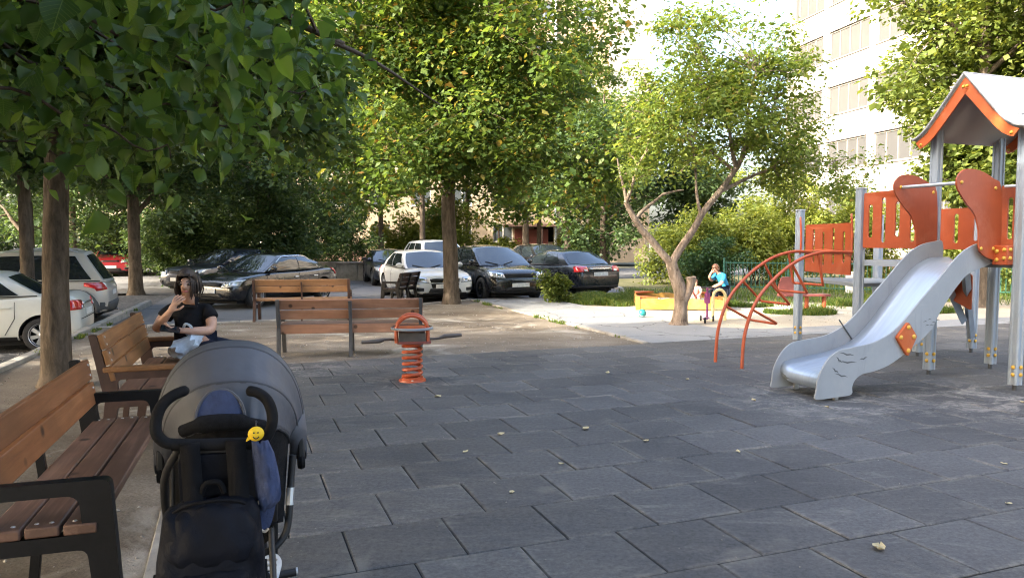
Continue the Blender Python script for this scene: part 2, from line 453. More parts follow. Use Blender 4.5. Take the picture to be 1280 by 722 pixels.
M['leaf_mid'] = leaf_mat('maple leaves', [(0.0, (0.050, 0.092, 0.020)), (0.45, (0.088, 0.148, 0.032)), (0.84, (0.140, 0.200, 0.044)), (0.94, (0.23, 0.225, 0.05)), (1.0, (0.24, 0.14, 0.04))], 0.52)
M['leaf_dark'] = leaf_mat('dark leaves', [(0.0, (0.028, 0.055, 0.020)), (0.6, (0.056, 0.098, 0.032)), (1.0, (0.10, 0.15, 0.05))], 0.42)
M['leaf_fruit'] = leaf_mat('fruit tree leaves', [(0.0, (0.085, 0.130, 0.026)), (0.5, (0.150, 0.215, 0.040)), (0.92, (0.22, 0.27, 0.06)), (1.0, (0.25, 0.20, 0.06))], 0.52)
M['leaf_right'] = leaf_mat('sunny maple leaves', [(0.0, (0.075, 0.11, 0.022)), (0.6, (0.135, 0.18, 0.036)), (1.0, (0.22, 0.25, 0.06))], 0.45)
M['leaf_bush'] = leaf_mat('bush leaves', [(0.0, (0.11, 0.15, 0.026)), (0.6, (0.19, 0.235, 0.04)), (1.0, (0.28, 0.30, 0.07))], 0.48)
M['leaf_bushdark'] = leaf_mat('dark bush leaves', [(0.0, (0.020, 0.055, 0.022)), (1.0, (0.065, 0.125, 0.04))], 0.35)
M['grass'] = leaf_mat('grass blades', [(0.0, (0.055, 0.105, 0.014)), (0.7, (0.11, 0.165, 0.025)), (1.0, (0.22, 0.22, 0.06))], 0.4)
M['dry_leaf'] = simple('dry leaf', (0.50, 0.42, 0.24), 0.8, var=0.3, scale=30)
M['dark_slat'] = wood_mat('dark stained wood', (0.02, 0.012, 0.01), (0.045, 0.026, 0.02), (0.08, 0.05, 0.04))
M['skin'] = simple('skin', (0.50, 0.29, 0.20), 0.5, var=0.14, scale=22, bmp=0.06)
M['hair'] = simple('dark brown hair', (0.025, 0.014, 0.009), 0.45, var=0.4, scale=(40, 40, 6), bmp=0.5)
M['hair2'] = simple('reddish brown hair', (0.11, 0.045, 0.022), 0.5, var=0.3, scale=(40, 40, 6), bmp=0.5)
M['eye'] = simple('eye', (0.02, 0.015, 0.012), 0.2, scale=20)
M['lip'] = simple('lip', (0.36, 0.12, 0.10), 0.45, scale=20)
M['black_cloth'] = simple('black cotton', (0.012, 0.012, 0.014), 0.85, var=0.3, scale=14, bmp=0.3, spec=0.12)
M['navy_cloth'] = simple('dark navy cloth', (0.016, 0.020, 0.034), 0.85, var=0.3, scale=14, bmp=0.3, spec=0.12)
M['blue_cloth'] = simple('bright blue shirt', (0.02, 0.22, 0.42), 0.8, scale=10, bmp=0.2)
M['pink_cloth'] = simple('pale pink cloth', (0.66, 0.36, 0.30), 0.8, scale=10)
M['bag_plastic'] = simple('pale blue plastic bag', (0.60, 0.70, 0.84), 0.4, var=0.22, scale=7, bmp=0.4)
M['hood'] = simple('grey stroller fabric', (0.074, 0.076, 0.088), 0.60, var=0.14, scale=5, bmp=0.7, bscale=1.3)
M['hood_dark'] = simple('dark grey fabric', (0.040, 0.041, 0.048), 0.66, var=0.15, scale=8, bmp=0.2)
M['mesh_dark'] = simple('black mesh fabric', (0.011, 0.011, 0.012), 0.9, var=0.4, scale=60, bmp=0.5, spec=0.12)
M['foam'] = simple('black foam grip', (0.008, 0.008, 0.009), 0.7, var=0.3, scale=25, bmp=0.2, spec=0.12)
M['pack'] = simple('navy black nylon', (0.005, 0.006, 0.010), 0.62, var=0.35, scale=9, bmp=0.35, spec=0.12)
M['strap'] = simple('black webbing', (0.0045, 0.0045, 0.0055), 0.7, var=0.3, scale=50, bmp=0.3, spec=0.12)
M['denim'] = simple('navy denim', (0.034, 0.050, 0.115), 0.85, var=0.25, scale=22, bmp=0.4)
M['piping'] = simple('beige piping', (0.55, 0.45, 0.34), 0.7, scale=20)
M['smiley'] = simple('yellow plush', (0.80, 0.52, 0.01), 0.6, scale=14)
M['plastic_white'] = simple('pale grey plastic', (0.62, 0.63, 0.63), 0.45, scale=10)
M['phone'] = simple('phone black', (0.01, 0.01, 0.012), 0.2, scale=10)

# ------------------------------------------------------------------ mesh helpers
class MB:
    """collects shapes; build() links them as one mesh object"""
    def __init__(s):
        s.v = []; s.f = []; s.m = []
    def add(s, vs, fs, mi=0, mat=None):
        o = len(s.v)
        if mat is not None:
            vs = [mat @ Vector(p) for p in vs]
        s.v += [tuple(p) for p in vs]
        s.f += [tuple(i + o for i in f) for f in fs]
        s.m += [mi] * len(fs)
    def box(s, c, d, rot=None, mi=0, taper=1.0):
        x, y, z = d[0] / 2, d[1] / 2, d[2] / 2
        t = taper
        vs = [(-x, -y, -z), (x, -y, -z), (x, y, -z), (-x, y, -z), (-x * t, -y * t, z), (x * t, -y * t, z), (x * t, y * t, z), (-x * t, y * t, z)]
        fs = [(0, 3, 2, 1), (4, 5, 6, 7), (0, 1, 5, 4), (1, 2, 6, 5), (2, 3, 7, 6), (3, 0, 4, 7)]
        mt = Matrix.Translation(c)
        if rot is not None:
            mt = mt @ (rot.to_4x4() if isinstance(rot, Matrix) else Euler(rot).to_matrix().to_4x4())
        s.add(vs, fs, mi, mt)
    def tube(s, pts, r, n=8, closed=False, mi=0, cap=True, flat=1.0):
        pts = [Vector(p) for p in pts]
        k = len(pts)
        rs = r if hasattr(r, '__len__') else [r] * k
        vs, fs = [], []
        up = None
        for i, p in enumerate(pts):
            a = pts[i - 1] if (i > 0 or closed) else p
            b = pts[(i + 1) % k] if (i < k - 1 or closed) else p
            t = (b - a)
            t = t.normalized() if t.length > 1e-9 else Vector((0, 0, 1))
            if up is None:
                up = Vector((0, 0, 1)) if abs(t.z) < 0.9 else Vector((1, 0, 0))
                up = (up - t * up.dot(t)).normalized()
            else:
                up = up - t * up.dot(t)
                up = up.normalized() if up.length > 1e-6 else t.orthogonal().normalized()
            sd = t.cross(up)
            for j in range(n):
                a_ = 2 * PI * j / n
                vs.append(p + (up * math.cos(a_) * flat + sd * math.sin(a_)) * rs[i])
        m = k if closed else k - 1
        for i in range(m):
            i2 = (i + 1) % k
            for j in range(n):
                j2 = (j + 1) % n
                fs.append((i * n + j, i * n + j2, i2 * n + j2, i2 * n + j))
        if cap and not closed:
            fs.append(tuple(range(n))[::-1])
            fs.append(tuple((k - 1) * n + j for j in range(n)))
        s.add(vs, fs, mi)
    def lathe(s, prof, n=24, mat=None, mi=0):
        vs, fs = [], []
        k = len(prof)
        for j in range(n):
            a = 2 * PI * j / n
            for r, z in prof:
                vs.append((r * math.cos(a), r * math.sin(a), z))
        for j in range(n):
            j2 = (j + 1) % n
            for i in range(k - 1):
                fs.append((j * k + i, j2 * k + i, j2 * k + i + 1, j * k + i + 1))
        s.add(vs, fs, mi, mat)
    def plate(s, outer, holes, th, mat, mi=0):
        """flat plate with holes, drawn in xy, thickness along +z, then moved by mat"""
        loops = [outer] + list(holes)
        flat = [p for l in loops for p in l]
        tris = tessellate_polygon([[Vector((p[0], p[1], 0)) for p in l] for l in loops])
        n = len(flat)
        vs = [(p[0], p[1], 0) for p in flat] + [(p[0], p[1], th) for p in flat]
        fs = []
        for t in tris:
            a, b, c = t
            ar = (flat[b][0] - flat[a][0]) * (flat[c][1] - flat[a][1]) - (flat[b][1] - flat[a][1]) * (flat[c][0] - flat[a][0])
            if ar < 0:
                b, c = c, b
            fs.append((a, c, b)); fs.append((a + n, b + n, c + n))
        o = 0
        for li, l in enumerate(loops):
            k = len(l)
            ar = sum(l[i][0] * l[(i + 1) % k][1] - l[(i + 1) % k][0] * l[i][1] for i in range(k))
            ccw = (ar > 0) == (li == 0)
            for i in range(k):
                a, b = o + i, o + (i + 1) % k
                fs.append((a, b, b + n, a + n) if ccw else (b, a, a + n, b + n))
            o += k
        s.add(vs, fs, mi, mat)
    def sphere(s, c, r, n=12, m=8, mi=0, sc=(1, 1, 1)):
        vs, fs = [], []
        for i in range(m + 1):
            th = PI * i / m
            for j in range(n):
                a = 2 * PI * j / n
                vs.append((c[0] + r * sc[0] * math.sin(th) * math.cos(a), c[1] + r * sc[1] * math.sin(th) * math.sin(a), c[2] + r * sc[2] * math.cos(th)))
        for i in range(m):
            for j in range(n):
                j2 = (j + 1) % n
                fs.append((i * n + j, (i + 1) * n + j, (i + 1) * n + j2, i * n + j2))
        s.add(vs, fs, mi)
    def grid(s, P, mi=0, flip=False):
        """P[i][j] rows of points"""
        k, l = len(P), len(P[0])
        vs = [p for r in P for p in r]
        fs = []
        for i in range(k - 1):
            for j in range(l - 1):
                q = (i * l + j, i * l + j + 1, (i + 1) * l + j + 1, (i + 1) * l + j)
                fs.append(q[::-1] if flip else q)
        s.add(vs, fs, mi)
    def mesh(s, name, mats, smooth=40, merge=0.0):
        me = bpy.data.meshes.new(name)
        me.from_pydata(s.v, [], s.f)
        for m in (mats if isinstance(mats, (list, tuple)) else [mats]):
            me.materials.append(m)
        if any(s.m):
            me.polygons.foreach_set('material_index', s.m)
        if merge:
            bm = bmesh.new(); bm.from_mesh(me)
            bmesh.ops.remove_doubles(bm, verts=bm.verts, dist=merge)
            bmesh.ops.recalc_face_normals(bm, faces=bm.faces)
            bm.to_mesh(me); bm.free()
        if smooth:
            me.polygons.foreach_set('use_smooth', [True] * len(me.polygons))
            me.set_sharp_from_angle(angle=R(smooth))
        me.update()
        return me
    def build(s, name, mats, parent=None, smooth=40, bevel=0.0, loc=None, rot=None, merge=0.0):
        return link(name, s.mesh(name, mats, smooth, merge), parent, bevel, loc, rot)

def link(name, me, parent=None, bevel=0.0, loc=None, rot=None):
    o = bpy.data.objects.new(name, me)
    COL.objects.link(o)
    if parent is not None:
        o.parent = parent
    if loc is not None:
        o.location = loc
    if rot is not None:
        o.rotation_euler = rot
    if bevel:
        b = o.modifiers.new('bevel', 'BEVEL')
        b.width = bevel; b.segments = 2; b.limit_method = 'ANGLE'; b.angle_limit = R(35)
    return o

def tag(o, label=None, cat=None, group=None, kind=None):
    if label: o['label'] = label
    if cat: o['category'] = cat
    if group: o['group'] = group
    if kind: o['kind'] = kind
    return o

def thing(name, label, cat, loc=(0, 0, 0), rz=0.0, group=None):
    o = bpy.data.objects.new(name, None)
    COL.objects.link(o)
    o.empty_display_size = 0.2
    o.location = loc
    o.rotation_euler = (0, 0, rz)
    return tag(o, label, cat, group)

def np_mesh(name, V, F, mat, smooth=False):
    """fast mesh from arrays; F is (n,3) or (n,4)"""
    me = bpy.data.meshes.new(name)
    k = F.shape[1]
    me.vertices.add(len(V)); me.vertices.foreach_set('co', V.astype(np.float32).ravel())
    me.loops.add(F.size); me.loops.foreach_set('vertex_index', F.astype(np.int32).ravel())
    me.polygons.add(len(F)); me.polygons.foreach_set('loop_start', np.arange(0, F.size, k, dtype=np.int32))
    me.polygons.foreach_set('loop_total', np.full(len(F), k, dtype=np.int32))
    if smooth:
        me.polygons.foreach_set('use_smooth', np.ones(len(F), dtype=bool))
    me.materials.append(mat)
    me.update(); me.validate()
    return me

def rounded(pts, r, n=4):
    """round the corners of a polygon; r a number or one per corner"""
    out = []
    k = len(pts)
    rs = r if hasattr(r, '__len__') else [r] * k
    for i in range(k):
        p0, p, p1 = Vector(pts[i - 1]), Vector(pts[i]), Vector(pts[(i + 1) % k])
        a, b = (p0 - p), (p1 - p)
        d = min(rs[i], a.length * 0.49, b.length * 0.49)
        if d < 1e-4:
            out.append(tuple(p)); continue
        s_, e_ = p + a.normalized() * d, p + b.normalized() * d
        for q in range(n + 1):
            t = q / n
            out.append(tuple(s_ * (1 - t) ** 2 + p * 2 * t * (1 - t) + e_ * t * t))
    return out

def spline(pts, n=6, closed=False):
    """Catmull-Rom through the points"""
    P = [Vector(p) for p in pts]
    k = len(P); out = []
    for i in range(k if closed else k - 1):
        p0 = P[i - 1] if (i > 0 or closed) else P[i]
        p1 = P[i]; p2 = P[(i + 1) % k]
        p3 = P[(i + 2) % k] if (i < k - 2 or closed) else p2
        for q in range(n):
            t = q / n
            out.append(0.5 * ((2 * p1) + (p2 - p0) * t + (2 * p0 - 5 * p1 + 4 * p2 - p3) * t * t + (3 * p1 - p0 - 3 * p2 + p3) * t ** 3))
    if not closed:
        out.append(P[-1])
    return out

# plane (x,y)->(a,b) frames for plates
def frame(origin, ax, ay):
    ax, ay = Vector(ax).normalized(), Vector(ay).normalized()
    az = ax.cross(ay)
    return Matrix(((ax.x, ay.x, az.x, origin[0]), (ax.y, ay.y, az.y, origin[1]), (ax.z, ay.z, az.z, origin[2]), (0, 0, 0, 1)))
# ------------------------------------------------------------------ ground, road, soil, path
def sheet(name, pts, z, mat, th=0.0):
    """flat piece of ground; pts in world x,y"""
    mb = MB()
    tris = tessellate_polygon([[Vector((p[0], p[1], 0)) for p in pts]])
    fs = []
    for a, b, c in tris:
        ar = (pts[b][0] - pts[a][0]) * (pts[c][1] - pts[a][1]) - (pts[b][1] - pts[a][1]) * (pts[c][0] - pts[a][0])
        fs.append((a, b, c) if ar > 0 else (a, c, b))
    mb.add([(p[0], p[1], z) for p in pts], fs)
    if th:
        n = len(pts)
        sgn = sum(pts[i][0] * pts[(i + 1) % n][1] - pts[(i + 1) % n][0] * pts[i][1] for i in range(n)) > 0
        vs = [(p[0], p[1], z) for p in pts] + [(p[0], p[1], z - th) for p in pts]
        q = []
        for i in range(n):
            j = (i + 1) % n
            q.append((i + n, j + n, j, i) if sgn else (i, j, j + n, i + n))
        mb.add(vs, q)
    return tag(mb.build(name, mat, smooth=0), kind='structure')

def uvp(*p):
    return [tuple(W(*q).xy) for q in p]

ROAD_Z = -0.085
def kerb_u(v):
    return -2.65 + 0.0634 * (v - 10.5)
def lerp_(a, b, t): return a + (b - a) * t
sheet('ground', [(-400, -200), (400, -200), (400, 700), (-400, 700)], -0.46, M['earth'])
sheet('road', uvp((kerb_u(9), 9), (kerb_u(21.3), 21.3), (kerb_u(25), 25)) + [(-40, 32), (-40, 44), (30, 44), (22, 15)], ROAD_Z, M['asphalt'])
GRAVEL_Z = -0.38
mb = MB()
mb.grid([[W(lerp_(-34, kerb_u(v), t), v, GRAVEL_Z if v < 20 else ROAD_Z - 0.004) for t in (0, .5, 1)] for v in (-10, 8, 19.5, 25.3)], flip=True)
tag(mb.build('parking_gravel', M['gravel'], smooth=0), kind='structure')
sheet('soil', uvp((kerb_u(-9), -9), (14, -9), (14, 9.9), (6.05, 9.9), (6.05, 18.9), (5.2, 18.5), (3.7, 17.7), (1.7, 15.4), (kerb_u(15.3), 15.3)), -0.012, M['soil'], 0.12)
sheet('path', uvp((6.05, 9.97), (16, 9.97), (16, 10.75), (8.9, 10.85), (8.2, 11.4), (8.05, 12.5), (8.0, 18.9), (7.3, 19.6), (6.05, 19.1)), 0.002, M['path'], 0.12)
sheet('sand', uvp((8.0, 9.9), (26, 9.9), (26, 13.5), (14.6, 14.6), (12.6, 15.9), (10.4, 16.2), (8.7, 15.8), (8.0, 16.6)), -0.010, M['sand'], 0.12)
sheet('turf', uvp((8.0, 16.6), (8.7, 15.8), (10.4, 16.2), (12.6, 15.9), (14.6, 14.6), (26, 13.5), (40, 14), (40, 32), (13.6, 27), (12.2, 22.0), (11.0, 19.6), (8.0, 19.0)), -0.014, M['turf'], 0.12)

def kerb(label_z, line, z, w, h, step, name='kerb'):
    """kerb stones one by one along a line of (u,v) points"""
    root = tag(MB().build(name, M['kerb'], smooth=0), kind='structure')
    stones = {}
    for (a, b) in zip(line[:-1], line[1:]):
        a, b = W(*a), W(*b)
        L = (b - a).length
        n = max(1, round(L / step))
        d = (b - a) / n
        ang = math.atan2(d.y, d.x)
        for i in range(n):
            l = round(d.length - 0.012, 3)
            if l not in stones:
                mb = MB(); mb.box((0, 0, -h / 2), (l, w, h))
                stones[l] = mb.mesh('kerb_stone', M['kerb'])
            c = a + d * (i + 0.5)
            o = link('kerb_stone', stones[l], root, 0.012, (c.x, c.y, z + random.uniform(-0.006, 0.006)),
                     (random.uniform(-.008, .008), random.uniform(-.008, .008), ang + random.uniform(-.006, .006)))
    return root
kerb('', [(kerb_u(-3) - 0.09, -3), (kerb_u(21.3) - 0.09, 21.3)], 0.035, 0.15, 0.48, 1.0)
kerb('', [(kerb_u(15.3), 15.38), (1.74, 15.48), (3.66, 17.78), (5.16, 18.58), (6.02, 19.0)], 0.012, 0.12, 0.2, 0.9)
kerb('', [(5.98, 10.0), (5.98, 18.9)], 0.022, 0.10, 0.2, 0.9)
kerb('', [(8.02, 18.98), (11.0, 19.66), (12.2, 22.05), (13.6, 27.05)], 0.02, 0.12, 0.2, 1.0)

# playground surface: rubber tiles one by one
TU, TV = 0.56, 0.535
surface = tag(sheet('playground_surface', uvp((-0.37, -1.3), (14, -1.3), (14, 9.95), (-0.37, 9.95)), -0.008, M['under']), kind='structure')
mb = MB(); mb.box((0, 0, 0), (0.055, 11.25, 0.05))
link('edging_strip', mb.mesh('edging_strip', M['kerb']), surface, 0.006, W(-0.402, 4.325, -0.021), (0, 0, ANG))
def tile_mesh(lu, seed):
    r_ = random.Random(seed)
    mb = MB()
    x, y, c = (lu - 0.0065) / 2, (TV - 0.011) / 2, 0.007
    j = lambda: r_.uniform(-0.0022, 0.0022)
    jz = [r_.uniform(-0.003, 0.0015) for _ in range(4)]
    B = [(-x, -y), (x, -y), (x, y), (-x, y)]
    T = [(-x + c, -y + c), (x - c, -y + c), (x - c, y - c), (-x + c, y - c)]
    vs = [(p[0], p[1], -0.02) for p in B] + [(p[0] + j(), p[1] + j(), -0.006 + q) for p, q in zip(B, jz)] + [(p[0], p[1], q * 0.6) for p, q in zip(T, jz)]
    fs = [(8, 9, 10, 11)]
    for i in range(4):
        k = (i + 1) % 4
        fs += [(i, k, 4 + k, 4 + i), (4 + i, 4 + k, 8 + k, 8 + i)]
    mb.add(vs, fs)
    return mb
tiles = []
for row in range(-9, 12):
    v0 = 3.53 + row * TV
    off = 1.09 if row % 2 == 0 else 1.37
    u = off - 3 * TU
    edges = [-0.37] + [off + k * TU for k in range(-4, 24) if off + k * TU > -0.37 + 0.1 and off + k * TU < 13.9] + [14.0]
    for a, b in zip(edges[:-1], edges[1:]):
        c = W((a + b) / 2, v0 + TV / 2)
        dep = c.y * 0.9979 + 1.59 * 0.0654
        vis = dep > 0.8 and abs(c.x) < dep * 0.688 + 0.25 and (c.y > 3.0)
        tiles.append((not vis, c.length, c, round(b - a, 3)))
tiles.sort(key=lambda t: (t[0], t[1]))
tm = {}
for i, (hid, d, c, lu) in enumerate(tiles[:290]):
    key = (lu, i % 6)
    if key not in tm:
        tm[key] = tile_mesh(lu, i).mesh('rubber_tile', M['rubber'], smooth=0)
    link('rubber_tile', tm[key], surface, 0, (c.x, c.y, random.uniform(-0.0015, 0.0025)),
         (random.uniform(-.004, .004), random.uniform(-.004, .004), ANG + random.uniform(-.005, .005)))
mb = MB()
for i, (hid, d, c, lu) in enumerate(tiles[290:]):
    t = tile_mesh(lu, i)
    mb.add(t.v, t.f, 0, Matrix.Translation((c.x, c.y, random.uniform(-0.0015, 0.0025))) @ Matrix.Rotation(ANG + random.uniform(-.005, .005), 4, 'Z'))
tag(mb.build('rubber_tiles_beyond', M['rubber_far'], surface, smooth=0), kind='stuff')

# fallen leaves and scraps lying on the tiles
def scrap(seed):
    r_ = random.Random(seed); mb = MB()
    P = []
    for i in range(4):
        row = []
        w = [0.004, 0.024, 0.022, 0.003][i]
        for s in (-1, 0, 1):
            row.append((s * w, (i - 1.5) * 0.022, 0.006 + abs(s) * 0.012 * r_.random() + 0.01 * r_.random() * (i in (0, 3))))
        P.append(row)
    mb.grid(P)
    return mb.mesh('fallen_leaf', M['dry_leaf'])
sc = [scrap(i) for i in range(4)]
spots = [(-0.09, 6.0, 1.0), (0.62, 6.17, 1.2), (1.14, 8.81, 1.1), (-0.75, 7.47, 1.1), (1.89, 3.74, 1.3), (4.2, 5.8, 1.0), (3.0, 7.0, .8),
         (1.06, 5.8, .8), (2.4, 7.3, .9), (0.0, 4.6, .7), (1.7, 5.5, .7), (5.0, 7.2, 1.0), (0.35, 5.2, .6), (3.5, 5.2, .7), (-0.35, 5.5, .7), (4.9, 6.4, .8),
         (2.0, 8.4, .9), (3.0, 4.4, .6)]
for i, (x, y, s_) in enumerate(spots):
    o = link('fallen_leaf', sc[i % 4], None, 0, (x, y, 0.001), (0, 0, random.uniform(0, 6)))
    o.scale = (s_, s_, s_)
    tag(o, 'small dry pale leaf lying on the dark rubber tiles', 'fallen leaf', 'fallen leaves on the rubber tiles')

# loose stones and crumbs of earth on the soil, gravel and path edges
def stones(name, n, reg, z, smin, smax, mat):
    V_ = []; F_ = []
    base = np.array([(1, 0, 0), (-.8, .2, .1), (0, 1, .1), (.1, -.9, 0), (0, 0, .7), (0.1, 0, -.5)])
    f = np.array([(0, 2, 4), (2, 1, 4), (1, 3, 4), (3, 0, 4), (2, 0, 5), (1, 2, 5), (3, 1, 5), (0, 3, 5)])
    k = 0
    while k < n:
        u, v = rng.uniform(reg[0], reg[1]), rng.uniform(reg[2], reg[3])
        if not reg[4](u, v): continue
        p = W(u, v)
        s_ = smin + (smax - smin) * rng.random() ** 3
        q = base * s_ * rng.uniform(.6, 1.2, (6, 3))
        a = rng.uniform(0, 6.28); c_, sn = math.cos(a), math.sin(a)
        q = q @ np.array([[c_, -sn, 0], [sn, c_, 0], [0, 0, 1]])
        V_.append(q + np.array((p.x, p.y, z + s_ * .15))); F_.append(f + 6 * k); k += 1
    o = link(name, np_mesh(name, np.concatenate(V_), np.concatenate(F_), mat))
    return tag(o, 'loose small stones and crumbs of earth lying about', 'stones', kind='stuff')
M['pebble'] = simple('pebbles', (0.26, 0.24, 0.21), 0.9, var=0.5, scale=9)
stones('soil_pebbles', 2600, (-2.6, 6.0, 2, 18, lambda u, v: (v > 10 or u < -.45) and u > kerb_u(v) + .1 and not (u < 5.2 and v > 15.3 and v > 15.3 + (u - 1.7))), -0.012, 0.004, 0.022, M['pebble'])
stones('gravel_pebbles', 5000, (-9, -2.5, 3, 19, lambda u, v: u < kerb_u(v) - .2), GRAVEL_Z, 0.008, 0.035, M['pebble'])
stones('path_pebbles', 700, (6.1, 12, 10, 18.5, lambda u, v: u < 8.0 or v < 10.8), 0.003, 0.003, 0.014, M['pebble'])
stones('sand_lumps', 900, (8.1, 14, 10.9, 15.5, lambda u, v: True), -0.009, 0.004, 0.02, M['sand'])
stones('tile_grit', 1500, (-.3, 11, 2.2, 9.9, lambda u, v: rng.random() < .25 + .75 * (v > 8.5 or u < .6)), 0.001, 0.002, 0.008, M['pebble'])
# ------------------------------------------------------------------ trees and bushes
def leaf_arrays(P, size, up=0.55, droop=0.4, out=None, aspect=0.78, fold=0.16):
    """one folded leaf of four corners at each point"""
    n = len(P)
    L = size * np.clip(rng.lognormal(-0.08, 0.34, n), 0.4, 1.9)[:, None]
    nr = rng.normal(0, 1, (n, 3)); nr[:, 2] = np.abs(nr[:, 2]) + up * 1.6
    if out is not None:
        nr += out * 0.8
    nr /= np.linalg.norm(nr, axis=1, keepdims=True)
    d = rng.normal(0, 1, (n, 3)); d[:, 2] -= droop * 2
    if out is not None:
        d += out * 0.7
    d -= nr * np.sum(d * nr, axis=1, keepdims=True)
    d /= np.linalg.norm(d, axis=1, keepdims=True) + 1e-9
    s = np.cross(nr, d)
    w = L * aspect * 0.5 * rng.uniform(0.6, 1.15, n)[:, None]
    fold = fold * rng.uniform(-0.6, 2.0, n)[:, None]
    V = np.empty((n, 4, 3))
    V[:, 0] = P
    V[:, 1] = P + d * L * 0.45 + s * w + nr * L * fold
    V[:, 2] = P + d * L
    V[:, 3] = P + d * L * 0.45 - s * w + nr * L * fold
    b = (np.arange(n) * 4)[:, None]
    F = np.concatenate([b + np.array([[0, 2, 1]]), b + np.array([[0, 3, 2]])], axis=1).reshape(-1, 3)
    return V.reshape(-1, 3), F

def clump_points(c, r, n, flat=0.7):
    q = rng.normal(0, 1, (n, 3)); q /= np.linalg.norm(q, axis=1, keepdims=True)
    rad = rng.random(n) ** 0.45
    q *= rad[:, None]
    return np.array(c) + q * np.array([r, r, r * flat]), q

def crown_clumps(c, rad, n, shell=0.45, gap=0.0, lobes=0):
    """clump centres spread through an ellipsoid, more of them near its skin; lobes push the outline in and out"""
    out = []
    ph = rng.uniform(0, 6.28, 4)
    while len(out) < n:
        q = rng.normal(0, 1, 3); q /= np.linalg.norm(q)
        az = math.atan2(q[1], q[0])
        lump = 1 + lobes * (math.sin(3 * az + ph[0]) * 0.5 + math.sin(5 * q[2] * 2 + ph[1]) * 0.5 + math.sin(7 * az + 4 * q[2] + ph[2]) * 0.4)
        rr = (shell + (1 - shell) * rng.random()) if rng.random() < 0.8 else rng.random() * shell
        out.append(np.array(c) + q * rr * lump * np.array(rad))
    return np.array(out)

def limb(mb, a, b, r0, r1, sag=0.0, n=7, wob=0.06, seg=7):
    a, b = Vector(a), Vector(b)
    L = (b - a).length
    pts = []; rs = []
    ph = [random.uniform(0, 6.28) for _ in range(4)]
    for i in range(n + 1):
        t = i / n
        p = a.lerp(b, t)
        k = math.sin(PI * t)
        p += Vector((math.sin(3 * t + ph[0]), math.sin(4 * t + ph[1]), 0)) * wob * L * k
        p.z += sag * L * k
        pts.append(p); rs.append(r0 + (r1 - r0) * t ** 0.8)
    mb.tube(pts, rs, seg)
    return pts

def tree(name, label, cat, trunk, clumps, cr, per, leaf, mat, bark, group=None, limbs=10, start=0.55, flat=0.7, up=0.55, droop=0.4, limb_r=0.3,
         extra_limbs=(), twigs=True, aspect=0.78, root_flare=1.35, leaf_filter=None):
    """trunk: [(x,y,z,r)...] bottom to top; clumps: (n,3) centres; cr: clump radius"""
    base = Vector(trunk[0][:3])
    root = thing(name, label, cat, base, 0, group)
    mb = MB()
    tp = spline([Vector(p[:3]) - base for p in trunk], 5)
    rr = np.interp(np.linspace(0, len(trunk) - 1, len(tp)), range(len(trunk)), [p[3] for p in trunk])
    rr = [r * (1 + (root_flare - 1) * math.exp(-i * 1.1)) * random.uniform(0.96, 1.04) for i, r in enumerate(rr)]
    mb.tube(tp, rr, 14)
    trunk_o = mb.build('trunk', bark, root, smooth=60)
    lb = MB()
    C = [Vector(c) - base for c in clumps]
    idx = list(range(len(C))); random.shuffle(idx)
    nodes = []
    i0 = int(len(tp) * start)
    for i in idx[:limbs]:
        # leave the trunk below the clump
        best = min(range(i0, len(tp)), key=lambda k: abs((C[i].z - tp[k].z) - 0.55 * (C[i] - tp[k]).xy.length) + 0.02 * k)
        r0 = rr[best] * 0.55
        pts = limb(lb, tp[best], C[i], r0, 0.012, 0.08, 8)
        nodes += [(p, r0 * (1 - k / 9)) for k, p in enumerate(pts) if k > 1]
    for a, b, r0, r1 in extra_limbs:
        pts = limb(lb, Vector(a) - base, Vector(b) - base, r0, r1, 0.03, 10, 0.03)
        nodes += [(p, r0 * 0.5) for p in pts[2:]]
    if twigs and nodes:
        for i in idx[limbs:]:
            p, r = min(nodes, key=lambda q: (q[0] - C[i]).length)
            limb(lb, p, C[i], max(0.008, min(r * 0.6, 0.035)), 0.005, 0.05, 5, 0.08, 5)
    if lb.v:
        lb.build('limbs', bark, root, smooth=60)
    P = []; O = []
    for c in clumps:
        n = int(per * rng.uniform(0.6, 1.35)); r = cr * rng.uniform(0.65, 1.3)
        p, q = clump_points(c, r, n, flat)
        P.append(p); O.append(q)
    P = np.concatenate(P); O = np.concatenate(O)
    if leaf_filter is not None:
        k = leaf_filter(P); P, O = P[k], O[k]
    V, F = leaf_arrays(P - np.array(base), leaf, up, droop, O, aspect)
    link('crown', np_mesh('crown', V, F, mat), root)
    return root

def bush(name, label, cat, base, rad, n, cr, per, leaf, mat, group=None, lobes=0.25, stems=7):
    c = np.array([base[0], base[1], base[2] + rad[2] * 0.9])
    cl = crown_clumps(c, rad, n, 0.5, lobes=lobes)
    cl[:, 2] = np.maximum(cl[:, 2], base[2] + 0.12)
    root = thing(name, label, cat, base, 0, group)
    sb = MB()
    for i in range(stems):
        q = Vector(cl[i]) - Vector(base)
        limb(sb, (random.uniform(-.15, .15), random.uniform(-.15, .15), 0), q, 0.03, 0.006, 0.05, 6, 0.05, 5)
    sb.build('stems', M['bark_dark'], root, smooth=60)
    P = []; O = []
    for q in cl:
        p, o = clump_points(q, cr * rng.uniform(0.6, 1.3), int(per * rng.uniform(0.6, 1.4)), 0.8)
        P.append(p); O.append(o)
    P = np.concatenate(P); O = np.concatenate(O)
    k = P[:, 2] > base[2] + 0.02
    V, F = leaf_arrays(P[k] - np.array(base), leaf, 0.4, 0.25, O[k], 0.6)
    link('crown', np_mesh('crown', V, F, mat), root)
    return root

def clear_of(lines):
    return None

